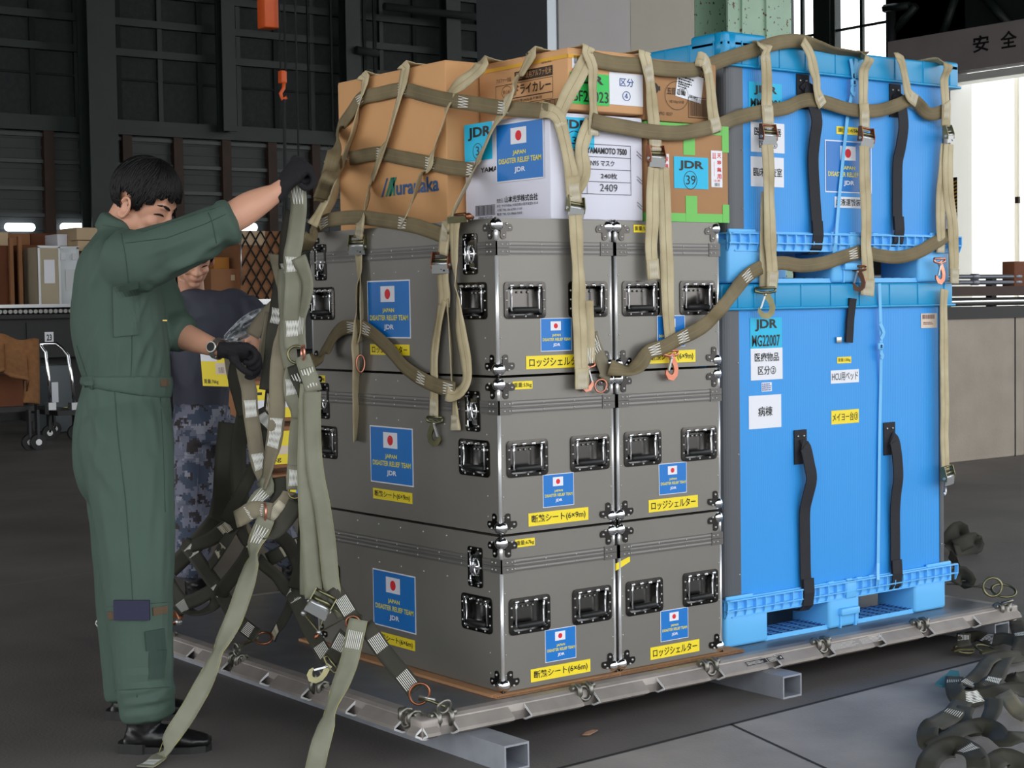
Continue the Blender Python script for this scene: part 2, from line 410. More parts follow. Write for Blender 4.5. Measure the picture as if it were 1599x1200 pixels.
b.box((XE-.2,yd1-.06,0), (XE+.345,yd1+.3,zl0-.1), m_white)
ya, yb_ = ex(1507,300).y, ex(1497,300).y
for i in range(15):
    z0 = ex(1498,366).z; z1 = ex(1498,283).z; dz = (z1-z0)/15
    b.add([V((XE-.212,yb_,z0+dz*i)), V((XE-.212,ya,z0+dz*(i+.6))), V((XE-.212,ya,z0+dz*(i+1.1))), V((XE-.212,yb_,z0+dz*(i+.5)))], [(0,1,2,3)], m_haz_y if i % 1 == 0 else m_ink)
b.box((XE-.208,ya,ex(1498,366).z), (XE-.2,yb_,ex(1498,283).z+.05), m_ink)
struct(b.build('trim_9'), 'white door frame with a yellow and black hazard strip', 'door frame')
b = MB(); y = yd1-.05
while y > yd0-4:
    y2 = y-.9; b.box((XE+.35,y2+.01,0), (XE+.37,y,zl0-.12), m_fold); b.box((XE+.31,y2-.03,0), (XE+.36,y2+.03,zl0-.12), m_fold)
    b.box((XE+.28,y2-.06,2.8), (XE+.33,y2+.0,2.9), m_rust); y = y2
struct(b.build('door_2'), 'bright white folding door sheets in the right doorway', 'door')
def window(i, y0, y1, label):
    b = MB(); z = zw0
    b.box((XE+.05,y0,z-.1), (XE+.2,y0+.08,ZC-.4), m_girt); b.box((XE+.05,y1-.08,z-.1), (XE+.2,y1,ZC-.4), m_girt); b.box((XE+.05,y0,z-.1), (XE+.2,y1,z), m_girt)
    ym = (y0+y1)/2; b.box((XE+.08,ym-.03,z), (XE+.14,ym+.03,ZC-.4), m_girt)
    zz = ex(1340,40).z
    while zz < ZC-.5: b.box((XE+.08,y0,zz-.02), (XE+.13,y1,zz+.02), m_girt); zz += 1.25
    fr = struct(b.build('window_%d' % i), label, 'window')
    q = MB(); q.box((XE+.1,y0+.02,z), (XE+.106,y1-.02,ZC-.4), m_glass); q.build('glass', None, fr)
window(1, yw[2]-.0+0, yw[1], 'x') if False else None
window(1, yw[3], yw[2], 'tall steel framed window right of the pale green column, wider one')
window(2, yw[1], yw[0], 'narrow strip of bright window beside the pale green column')
b = MB()
p, q = ex(1400,0), ex(1440,45)
for (pa, pb) in (((1440,10),(1405,50)), ((1540,-10),(1585,40)), ((1500,0),(1480,60)), ((1390,15),(1430,10))):
    b.tube([ex(*pa)-V((.15,0,0)), ex(*pb)-V((.15,0,0))], .07, m_girt, 6)
p = ex(1404,20); b.tube([(XE-.2,p.y,zl0), (XE-.2,p.y,p.z)], .08, m_dark)
struct(b.build('trim_10'), 'dark steel braces above the sign beam', 'braces')

# low concrete upstand on the right with the rail on top
yk = 4.57; zk = on(1,yk,1500,497).z
b = MB(); b.box((7.3,yk,0), (18,yk+.5,zk), m_kerb, .01)
for px in (1585,): x = on(1,yk,px,600).x; b.box((x-.006,yk-.004,0), (x+.006,yk+.1,zk), m_seam)
struct(b.build('wall_low'), 'low beige concrete wall behind the blue crates', 'wall')

# ================================================================ air cargo pallet
m_pal = mat('scuffed aluminium deck', (122,124,128), .42, .6, var=.18, vscale=7, bump=.08, bscale=120, detail=8)
m_rail2 = mat('aluminium pallet rail', (158,150,144), .5, .35, var=.14, vscale=10, bump=.1, bscale=60, detail=7)
m_lip = mat('cut aluminium lip', (228,228,228), .45, .2)
m_steel = mat('dull zinc ring steel', (132,130,122), .38, .85, var=.2, vscale=40)
m_tube = mat('galvanised square tube', (158,162,170), .5, .45, var=.12, vscale=12)
m_plate = mat('black data plate', (28,26,26), .5)
m_stencil = mat('white stencil paint', (205,200,195), .7)
PLX, PLY, PT = 2.743, 2.235, 0.057
pal = thing('air_cargo_pallet', 'aluminium air cargo pallet with ring-studded rails carrying all the cases', 'pallet', (0,0,ZP-PT))
b = MB(); b.box((.055,.055,.004), (PLX-.055,PLY-.055,PT), m_pal); b.build('deck', None, pal)
def rail(O, U, Nn, L, name):
    """edge rail: O start, U along, Nn outward"""
    Z = V((0,0,1)); b = MB()
    prof = [(-.058,.002), (-.058,PT+.0005), (-.022,PT+.0005), (-.012,PT-.007), (-.008,.030), (-.014,.002)]
    b.prism(prof, O, Nn, Z, U, L, m_rail2)
    k = 0; x = .0
    pitch = .265; first = .109; gap = .062
    starts = [0.0]+[first+pitch*i for i in range(int((L-first)/pitch)+1)]
    for i, s in enumerate(starts):
        e = (starts[i+1]-gap) if i+1 < len(starts) else L
        if e-s < .03: continue
        # hollow lip: two skins meeting at the outer edge
        b.prism([(-.014,.046),(-.009,.046),(.022,.022),(.022,.016),(-.004,.034),(-.014,.036)], O+U*s, Nn, Z, U, e-s, m_rail2)
        b.prism([(-.018,.0),(-.004,.0),(.024,.013),(.024,.019),(-.004,.005),(-.018,.004)], O+U*s, Nn, Z, U, e-s, m_rail2)
        for hh in ((-.0165,.0345,.0125,.0225), ):
            b.prism([(-.016,.0465),(-.009,.0465),(.0228,.0225),(.0228,.0155),(-.004,.0335),(-.016,.0355)], O+U*(s-.0006), Nn, Z, U, .0012, m_lip)
            b.prism([(-.018,-.0005),(-.004,-.0005),(.0248,.0125),(.0248,.0195),(-.004,.0055),(-.018,.0045)], O+U*(s-.0006), Nn, Z, U, .0012, m_lip)
            b.prism([(-.020,.0),(-.014,.0),(-.014,.036),(-.020,.036)], O+U*(s-.0006), Nn, Z, U, .0012, m_lip)
    return b.build(name, None, pal)
X_, Y_, Z_ = V((1,0,0)), V((0,1,0)), V((0,0,1))
rail(V((0,0,0)), X_, -Y_, PLX, 'rail'); rail(V((0,0,0)), Y_, -X_, PLY, 'rail')
rail(V((PLX,0,0)), Y_, X_, PLY, 'rail'); rail(V((0,PLY,0)), X_, Y_, PLX, 'rail')
def tie_ring(p, U, Nn, lift, parent=pal, swing=0.0):
    """two cheek lugs, a pin and a folding ring on the rail at p; lift raises the ring (0 = hangs over the edge, 1 = upright)"""
    Z = V((0,0,1)); b = MB()
    for s in (-1, 1):
        c = p+U*(.022*s)
        b.tube([c+Nn*.002+Z*(-.030), c+Nn*.012+Z*(-.012), c+Nn*.010+Z*.004, c-Nn*.006+Z*.012, c-Nn*.022+Z*.008, c-Nn*.030+Z*.001], [.006,.009,.0085,.008,.007,.006], m_steel, 8)
        b.cyl(c+U*(.012*s)-Nn*.004+Z*.004, c+U*(.024*s)-Nn*.004+Z*.004, .009, m_steel, 10)
    b.cyl(p-U*.03-Nn*.004+Z*.004, p+U*.03-Nn*.004+Z*.004, .005, m_steel, 8)
    a = swing; d = (Nn*math.cos(a)+Z*math.sin(a)); c = p-Nn*.004+Z*.006+d*.022
    b.ring(c, U, d, .021, .0055, m_steel, n=20)
    return b.build('tie_ring', None, parent)
for x, sw in ((.081,1.2), (.603,-1.2), (1.136,-1.2), (1.668,-1.2), (2.194,-1.2), (2.68,.5)): tie_ring(V((x,.012,PT)), X_, -Y_, 0, swing=sw)
for y, sw in ((.09,-1.2), (.593,1.5), (1.129,1.5), (1.66,1.3), (2.17,1.2)): tie_ring(V((.012,y,PT)), Y_, -X_, 0, swing=sw)
b = MB(); c0 = V((0,0,0)); b.box((-.004,-.004,.002), (.06,.06,PT+.001), m_rail2, .006); b.build('corner_cap', None, pal)
b = MB(); b.box((PLX-.06,-.004,.002), (PLX+.004,.06,PT+.001), m_rail2, .006); b.build('corner_cap', None, pal)
b = MB(); b.box((-.004,PLY-.06,.002), (.06,PLY+.004,PT+.001), m_rail2, .006); b.build('corner_cap', None, pal)
# data plate and stencil on the sloping front rail face
dn = V((0,-.023,.004)).normalized()
def on_rail(x, v): return V((x, .0085-.0045*0, .026))+V((0,0,0))
SLU, SLN = V((0,.031,.024)).normalized(), V((0,-.024,.031)).normalized()
st = Sticker(V((1.285,-.0125,.0293))+SLN*.0008, X_, SLU, SLN, .175, .021, m_plate)
st.frame(0,0,.175,.021,.001,m_stencil); st.grey_lines(.006,.004,.085,.017,3,m_stencil,seed=4); st.rect(.098,.001,.0995,.020,m_stencil); st.grey_lines(.106,.003,.155,.018,4,m_stencil,seed=9); st.disc(.165,.0105,.004,m_stencil)
st.build('data_plate', pal)
st = Sticker(V((1.70,-.016,.0266))+SLN*.0004, X_, SLU, SLN, .001, .001, m_rail2, .0003); st.grey_lines(0,.002,.14,.028,5,m_stencil,seed=5); st.grey_lines(.15,.002,.29,.028,5,m_stencil,seed=6); st.build('stencil_text', pal)
# square tubes under the pallet
def dunnage(x, w, label, y0=-.20, y1=2.5):
    b = MB(); h = ZP-PT; t = .006
    b.box((x,y0,0), (x+w,y1,t), m_tube); b.box((x,y0,h-t), (x+w,y1,h), m_tube); b.box((x,y0,t), (x+t,y1,h-t), m_tube); b.box((x+w-t,y0,t), (x+w,y1,h-t), m_tube)
    tag(b.build('square_tube'), label, 'steel tube', 'tubes under the pallet')
dunnage(.139, .088, 'grey square steel tube bearing the pallet near its front corner')
dunnage(1.36, .088, 'grey square steel tube under the middle of the pallet', y0=-.10)
dunnage(2.61, .088, 'grey square steel tube under the far right end of the pallet', y0=.0)

# cardboard sheet under the cases
m_card = mat('corrugated brown card', (178,132,92), .85, var=.1, vscale=10)
m_cardedge = wavebump(mat('corrugated card edge', (150,108,72), .9), 70, .004, 'X')
b = MB(); b.box((.318,.07,0), (1.35,1.24,.0085), m_card); b.box((.318,.069,.0012), (.80,.071,.0075), m_cardedge); b.box((.805,.068,.0012), (1.352,.071,.0085), m_cardedge)
b.box((.312,.09,.0005), (.33,.55,.0095), m_card); b.box((.310,.6,.0005), (.33,1.1,.009), m_card)
tag(b.build('cardboard_sheet', None, None, (0,0,ZP+.0005)), 'flat brown cardboard sheet lying between the grey cases and the pallet deck', 'cardboard sheet')

# ================================================================ grey flight cases
m_case = mat('grey laminate case panel', (128,125,119), .37, .4, var=.05, vscale=3, bump=.012, bscale=200)
m_band = wavebump(mat('ribbed grey closure profile', (118,116,113), .4, .5), 26, .002, 'Z', .35)
m_brk = mat('grey joint bracket', (104,102,99), .42, .5)
m_edge = mat('bright edge profile', (236,237,238), .3, .6)
m_chrome = mat('chrome plate', (225,226,228), .07, 1.0)
m_dkchrome = mat('nickel plate', (80,78,76), .18, 1.0)
m_rivet = mat('rivet head', (196,196,194), .3, .8)
m_pan = mat('polished recess pan', (104,102,100), .2, 1.0)
m_grip = mat('black rubber grip', (14,14,15), .55)
m_seal = mat('black gasket', (12,12,12), .7)
m_yel = mat('yellow label', (247,222,40), .45)
m_blue = mat('blue sticker', (16,118,202), .35)
m_wht = mat('white label', (232,234,242), .45)
m_red = mat('red print', (222,26,40), .5)
m_ylt = mat('yellow print', (238,226,70), .5)
m_blk = mat('black print', (14,13,14), .5)
m_navy = mat('navy print', (38,78,150), .5)
m_cyan = mat('cyan paper label', (12,186,230), .5)
m_green = mat('green paper label', (40,196,84), .5)
CW, CD, CH = .4495, 1.0735, .472
BZ = .362                                  # underside of the closure band, above the case bottom
def lobe_plate(mb, O, U, W, N, m):
    P = [(.0,-.004), (.014,.002), (.024,.010), (.034,.016)]
    c1, c2, r = (.050,.028), (.028,.050), .0125
    for k in range(9): a = math.radians(-120+k*21); P.append((c1[0]+r*math.cos(a), c1[1]+r*math.sin(a)))
    P.append((.038,.038))
    for k in range(9): a = math.radians(42+k*21); P.append((c2[0]+r*math.cos(a), c2[1]+r*math.sin(a)))
    P += [(.016,.034), (.010,.024), (.002,.014), (-.004,.0)]
    if U.cross(W).dot(N) < 0: P = P[::-1]
    mb.prism(P, O, U, W, N, .0022, m)
    for c in (c1, c2, (.040,.016)): 
        q = O+U*c[0]+W*c[1]+N*.002
        mb.ball(q, .0042, m_rivet, 8, 5)
def ball_corner(parent, c, sx, sy, sz):
    """chrome ball at a case corner with a lobed plate on both upright faces; sx/sy/sz point into the case"""
    b = MB(); c = V(c); X, Y, Z = V((sx,0,0)), V((0,sy,0)), V((0,0,sz))
    lobe_plate(b, c+Z*.002, X, Z, -Y, m_dkchrome); lobe_plate(b, c+Z*.002, Y, Z, -X, m_dkchrome)
    b.ball(c+X*.0105+Y*.0105+Z*.0205, .0212, m_chrome, 20, 14)
    b.ball(c+X*.015+Y*.015+Z*.036, .016, m_dkchrome, 14, 8, (1,1,.8))
    return b.build('ball_corner', None, parent)
def recess_handle(parent, O, U, N, w=.158, h=.112):
    """spring handle in a chrome dish; O = dish centre on the face, U along the face, N outward"""
    Z = V((0,0,1)); b = MB(); fw = .0125
    P = rrect(-w/2,-h/2,w/2,h/2,.014); Q = rrect(-w/2+fw,-h/2+fw*.85,w/2-fw,h/2-fw*1.15,.010); n = len(P)
    F = lambda p, o: O+U*p[0]+Z*p[1]+N*o
    b.add([F(p,-.001) for p in P]+[F(p,.0035) for p in P], [(i,(i+1)%n,n+(i+1)%n,n+i) for i in range(n)], m_dkchrome)
    b.add([F(p,.0035) for p in P]+[F(p,.0045) for p in Q], [(i,(i+1)%n,n+(i+1)%n,n+i) for i in range(n)], m_dkchrome)
    S = [(p[0]*.86, p[1]*.82-.002) for p in Q]; S2 = [(p[0]*.94, p[1]*.93) for p in Q]
    b.add([F(p,.0045) for p in Q]+[F(p,-.008) for p in S2], [(i,(i+1)%n,n+(i+1)%n,n+i) for i in range(n)], m_chrome, True)
    b.add([F(p,-.008) for p in S2]+[F(p,-.026) for p in S], [(i,(i+1)%n,n+(i+1)%n,n+i) for i in range(n)], m_pan, True)
    b.add([F(p,-.026) for p in S], [tuple(range(n))], m_pan)
    for sx in (-1, 1):
        for z in (-.028, 0, .028): b.ball(F((sx*(w/2-.008), z),.0035), .0036, m_rivet, 8, 5)
    for x in (-.045, -.0, .045): b.ball(F((x,-h/2+.007),.0035), .0036, m_rivet, 8, 5)
    for x in (-.054, -.018, .018, .054): b.cyl(F((x-.007,h/2-.012),.006), F((x+.007,h/2-.012),.006), .0052, m_chrome, 10)
    for x in (-.03, -.01, .01, .03): b.ball(F((x,h/2-.032),-.0225), .0036, m_rivet, 8, 5)
    d = b.build('handle', None, parent)
    g2 = MB(); zt, zb = h/2-.014, -h/2+.026; e = w/2-.026
    g2.tube([F((-e,zt),.004), F((-e,zt-.02),.003), F((-e,zb),.001), F((e,zb),.001), F((e,zt-.02),.003), F((e,zt),.004)], .0038, m_chrome, 8)
    g2.tube([F((-e+.006,zb),.002), F((-e+.010,zb),.004), F((e-.010,zb),.004), F((e-.006,zb),.002)], [.007,.0095,.0095,.007], m_grip, 12)
    q = g2.build('grip', None, d)
    return d
def butterfly_latch(parent, O, U, N, w=.074, h=.124):
    Z = V((0,0,1)); b = MB(); fw = .011
    P = rrect(-w/2,-h/2,w/2,h/2,.010); Q = rrect(-w/2+fw,-h/2+fw,w/2-fw,h/2-fw,.008); n = len(P)
    F = lambda p, o: O+U*p[0]+Z*p[1]+N*o
    b.add([F(p,-.001) for p in P]+[F(p,.004) for p in P], [(i,(i+1)%n,n+(i+1)%n,n+i) for i in range(n)], m_dkchrome)
    b.add([F(p,.004) for p in P]+[F(p,.0045) for p in Q], [(i,(i+1)%n,n+(i+1)%n,n+i) for i in range(n)], m_dkchrome)
    S = [(p[0]*.9, p[1]*.92) for p in Q]
    b.add([F(p,.0045) for p in Q]+[F(p,-.016) for p in S], [(i,(i+1)%n,n+(i+1)%n,n+i) for i in range(n)], m_chrome, True)
    b.add([F(p,-.016) for p in S], [tuple(range(n))], m_pan)
    for sx in (-1, 1):
        for z in (-.045, 0, .045): b.ball(F((sx*(w/2-.006), z),.004), .0034, m_rivet, 8, 5)
    for x in (-.018, .018):
        for sz in (-1, 1): b.ball(F((x, sz*(h/2-.006)),.004), .0034, m_rivet, 8, 5)
    d = b.build('latch', None, parent)
    k = MB()
    k.ring(O+N*-.004, U, Z, .013, .0035, m_chrome, n=16, sy=1.9)
    k.ball(O+N*-.007, .011, m_chrome, 14, 8, (1,1,1))
    k.box((-.001,-.001,-.001), (.001,.001,.001), m_chrome)
    k.obox(O-U*.016+Z*.026-N*.012, U*.032, N*.010, Z*.012, m_chrome); k.obox(O-U*.012-Z*.040-N*.012, U*.024, N*.008, Z*.012, m_chrome)
    k.tube([O-U*.018-Z*.03-N*.006, O-U*.02-N*.002, O-U*.014+Z*.03-N*.006], .003, m_chrome, 6)
    k.build('turn_key', None, d)
    return d
def flag_sticker(parent, O, U, N, w, h, name='flag_sticker'):
    s = Sticker(O, U, V((0,0,1)), N, w, h, m_wht); bd = .016*w
    s.rect(bd,bd,w-bd,h-bd,m_blue,0); X = lambda f: f*w; Yf = lambda f: (1-f)*h
    s.rect(X(.32),Yf(.375),X(.65),Yf(.10),m_wht,1); s.disc(X(.485),Yf(.2375),w*.065,m_red,2)
    s.text('JAPAN',X(.36),Yf(.572),X(.635),Yf(.482),m_ylt,.025); s.text('DISASTER RELIEF TEAM',X(.06),Yf(.692),X(.95),Yf(.602),m_ylt,.02); s.text('JDR',X(.39),Yf(.872),X(.62),Yf(.765),m_wht,.03)
    return s.build(name, parent)
def line_label(parent, O, U, N, w, h, txt, base, ink, name, bold=.012, mx=.05, my=.16):
    s = Sticker(O, U, V((0,0,1)), N, w, h, base)
    s.text(txt, w*mx, h*my, w*(1-mx), h*(1-my), ink, bold)
    return s.build(name, parent)
HZ = .226            # handle centre height
def make_case():
    t = thing('flight_case', 'x', 'flight case', (0,0,0), 'grey flight cases stacked on the pallet')
    X, Y, Z = V((1,0,0)), V((0,1,0)), V((0,0,1))
    fh = [(.105-.066,HZ-.045,.105+.066,HZ+.045), (.352-.066,HZ-.045,.352+.066,HZ+.045)]
    lh = [(.125-.066,HZ-.045,.125+.066,HZ+.045), (1.0-.066,HZ-.045,1.0+.066,HZ+.045)]
    ll = [(.128-.029,BZ+.006-.054,.128+.029,BZ+.006+.054), (1.005-.029,BZ+.006-.054,1.005+.029,BZ+.006+.054)]
    def cut(hs, z0, z1): 
        o = []
        for q in hs:
            a, c = max(q[1], z0)-z0, min(q[3], z1)-z0
            if c > a: o.append((q[0], a, q[2], c))
        return o
    def shell(z0, z1, name):
        b = MB(); h = z1-z0
        b.holed(V((0,0,z0)), X, Z, CW, h, cut(fh, z0, z1), m_case)
        b.holed(V((0,0,z0)), Y, Z, CD, h, cut(lh+ll, z0, z1), m_case)
        b.quad(V((CW,0,z0)), V((CW,CD,z0)), V((CW,CD,z1)), V((CW,0,z1)), m_case); b.quad(V((CW,CD,z0)), V((0,CD,z0)), V((0,CD,z1)), V((CW,CD,z1)), m_case)
        zc = z1 if name == 'lid' else z0
        b.quad(V((0,0,zc)), V((CW,0,zc)), V((CW,CD,zc)), V((0,CD,zc)), m_case)
        # rivets beside the edges
        rz = [z0+.05+k*.062 for k in range(20) if z0+.04 < z0+.05+k*.062 < z1-.03]
        for zz in rz:
            if any(abs(zz-(BZ+.02)) < .035 for _ in (0,)): continue
            b.ball(V((.013,-.0002,zz)), .0026, m_rivet, 6, 4); b.ball(V((CW-.013,-.0002,zz)), .0026, m_rivet, 6, 4); b.ball(V((-.0002,.06,zz)), .0026, m_rivet, 6, 4)
        if name == 'lid':
            for k in range(5): b.ball(V((-.0002,.28+k*.13,z1-.022)), .003, m_rivet, 6, 4)
        else:
            for k in range(5): b.ball(V((-.0002,.28+k*.13,BZ-.04)), .003, m_rivet, 6, 4)
        return b.build(name, None, t)
    shell(.002, BZ, 'body'); lid = shell(BZ+.04, CH-.001, 'lid')
    b = MB(); e = .0022
    for (z0, z1) in ((BZ,BZ+.0195), (BZ+.0205,BZ+.04)):
        b.box((0-e,0-e,z0), (CW+e,.09,z1), m_band); b.box((-e,CD-.1,z0), (CW+e,CD+e,z1), m_band)
        for y0, y1 in ((.0,.092), (.165,.968), (1.04,CD)): b.box((-e,y0,z0), (.05,y1,z1), m_band)
        b.box((CW-.05,0,z0), (CW+e,CD,z1), m_band)
        for k in range(4): b.ball(V((.05+.12*k,-e,(z0+z1)/2)), .0027, m_rivet, 6, 4)
        for k in range(7): b.ball(V((-e,.2+.12*k,(z0+z1)/2)), .0027, m_rivet, 6, 4)
    b.box((.001,.001,BZ+.019), (CW-.001,CD-.001,BZ+.021), m_seal)
    b.build('closure_band', None, t)
    for x0, x1, sx in ((0,.046,1), (CW-.046,CW,-1)):
        b = MB(); e = .0042
        b.box((x0-(e if sx>0 else 0),-e,BZ-.001), (x1+(e if sx<0 else 0),.002,BZ+.0195), m_brk); b.box((x0-(e if sx>0 else 0),-e,BZ+.0205), (x1+(e if sx<0 else 0),.002,BZ+.041), m_brk)
        if sx > 0: b.box((-e,-e,BZ-.001), (.002,.046,BZ+.0195), m_brk); b.box((-e,-e,BZ+.0205), (.002,.046,BZ+.041), m_brk)
        for zz in (BZ+.0095, BZ+.031):
            for xx in (.02, .038): b.ball(V((xx if sx > 0 else CW-xx,-e,zz)), .0032, m_rivet, 8, 4)
            if sx > 0:
                for yy in (.02, .038): b.ball(V((-e,yy,zz)), .0032, m_rivet, 8, 4)
        b.build('joint_bracket', None, t)
    for (x, y) in ((0,0), (CW,0), (0,CD), (CW,CD)):
        b = MB(); sx = 1 if x == 0 else -1; sy = 1 if y == 0 else -1; r = .0055
        c = V((x+sx*.0035, y+sy*.0035, 0))
        for z0, z1 in ((.03,BZ-.002), (BZ+.043,CH-.03)): b.tube([c+V((0,0,z0)), c+V((0,0,z1))], r, m_edge, 12)
        b.build('edge_trim', None, t)
    for (x, y, sx, sy) in ((0,0,1,1), (CW,0,-1,1), (0,CD,1,-1)):
        ball_corner(t, (x-sx*.0005,y-sy*.0005,0), sx, sy, 1); ball_corner(t, (x-sx*.0005,y-sy*.0005,CH), sx, sy, -1)
    for u in (.105, .352): recess_handle(t, V((u,0,HZ)), X, -Y)
    for u in (.125, 1.0): recess_handle(t, V((0,u,HZ)), -Y, -X)
    for u in (.128, 1.005): butterfly_latch(t, V((0,u,BZ+.006)), -Y, -X)
    return t
case0 = make_case()
CZ = [.0095+ZP, .4865+ZP, .9635+ZP]
SHEET66, SHEET69, LODGE = '断熱シート(6×6m)', '断熱シート(6×9m)', 'ロッジシェルター'
specs = [(0,0,'lowest grey case at the front corner labelled for a 6×6m insulation sheet', SHEET66, '重量:67kg'),
         (0,1,'middle grey case of the front corner stack with a 53kg tag', SHEET69, '重量:53kg'),
         (0,2,'topmost grey case of the front corner stack, under the white carton', LODGE, None),
         (1,0,'lowest grey case beside the blue crate, its edge taped yellow', LODGE, None),
         (1,1,'middle grey case of the stack beside the blue crates', LODGE, None),
         (1,2,'topmost grey case beside the blue crates, under the green-taped carton', SHEET69, '重量:53kg')]
CASES = []
for i, (c, r, lab, txt, wt) in enumerate(specs):
    o = case0 if i == 0 else copy_tree(case0)
    CASES.append(o)
for (c, r, lab, txt, wt), o in zip(specs, CASES):
    o.location = (.3534+c*(CW+.0173), .088+(.0 if c == 0 else .001), CZ[r]); o['label'] = lab
    X, Y, Z = V((1,0,0)), V((0,1,0)), V((0,0,1))
    fx = .163 if c == 0 else .173
    flag_sticker(o, V((fx,-.0006,.069)), X, -Y, .122, .101)
    yx = {0:(.106,.236), 1:(.128,.216)}[c]
    if c == 1 and r == 2: yx = (.13,.21)
    line_label(o, V((yx[0],-.0006,.017)), X, -Y, yx[1], .040, txt, m_yel, m_blk, 'name_label')
    if c == 0:
        flag_sticker(o, V((-.0006,.712,.11)), -Y, -X, .253, .188)
        line_label(o, V((-.0006,.700,.055)), -Y, -X, .232, .035, txt, m_yel, m_blk, 'name_label')
    if wt:
        x0 = .054 if c == 0 else .078
        line_label(o, V((x0,-.0006,CH-.037)), X, -Y, .075, .024, wt, m_yel, m_blk, 'weight_label', 0.005)
    if c == 0 and r == 1: line_label(o, V((-.0006,1.067,CH-.04)), -Y, -X, .075, .024, '重量:53kg', m_yel, m_blk, 'weight_label', .005)
    if c == 1 and r == 0:
        b = MB(); b.add([V((-.012,-.001,.345)), V((.046,-.001,.362)), V((.046,-.001,.345)), V((-.012,-.001,.322))], [(0,3,2,1)], m_yel); b.add([V((-.012,-.001,.345)), V((-.012,-.001,.322)), V((-.012,.03,.325)), V((-.012,.03,.345))], [(0,1,2,3)], m_yel); b.build('tape_scrap', None, o)

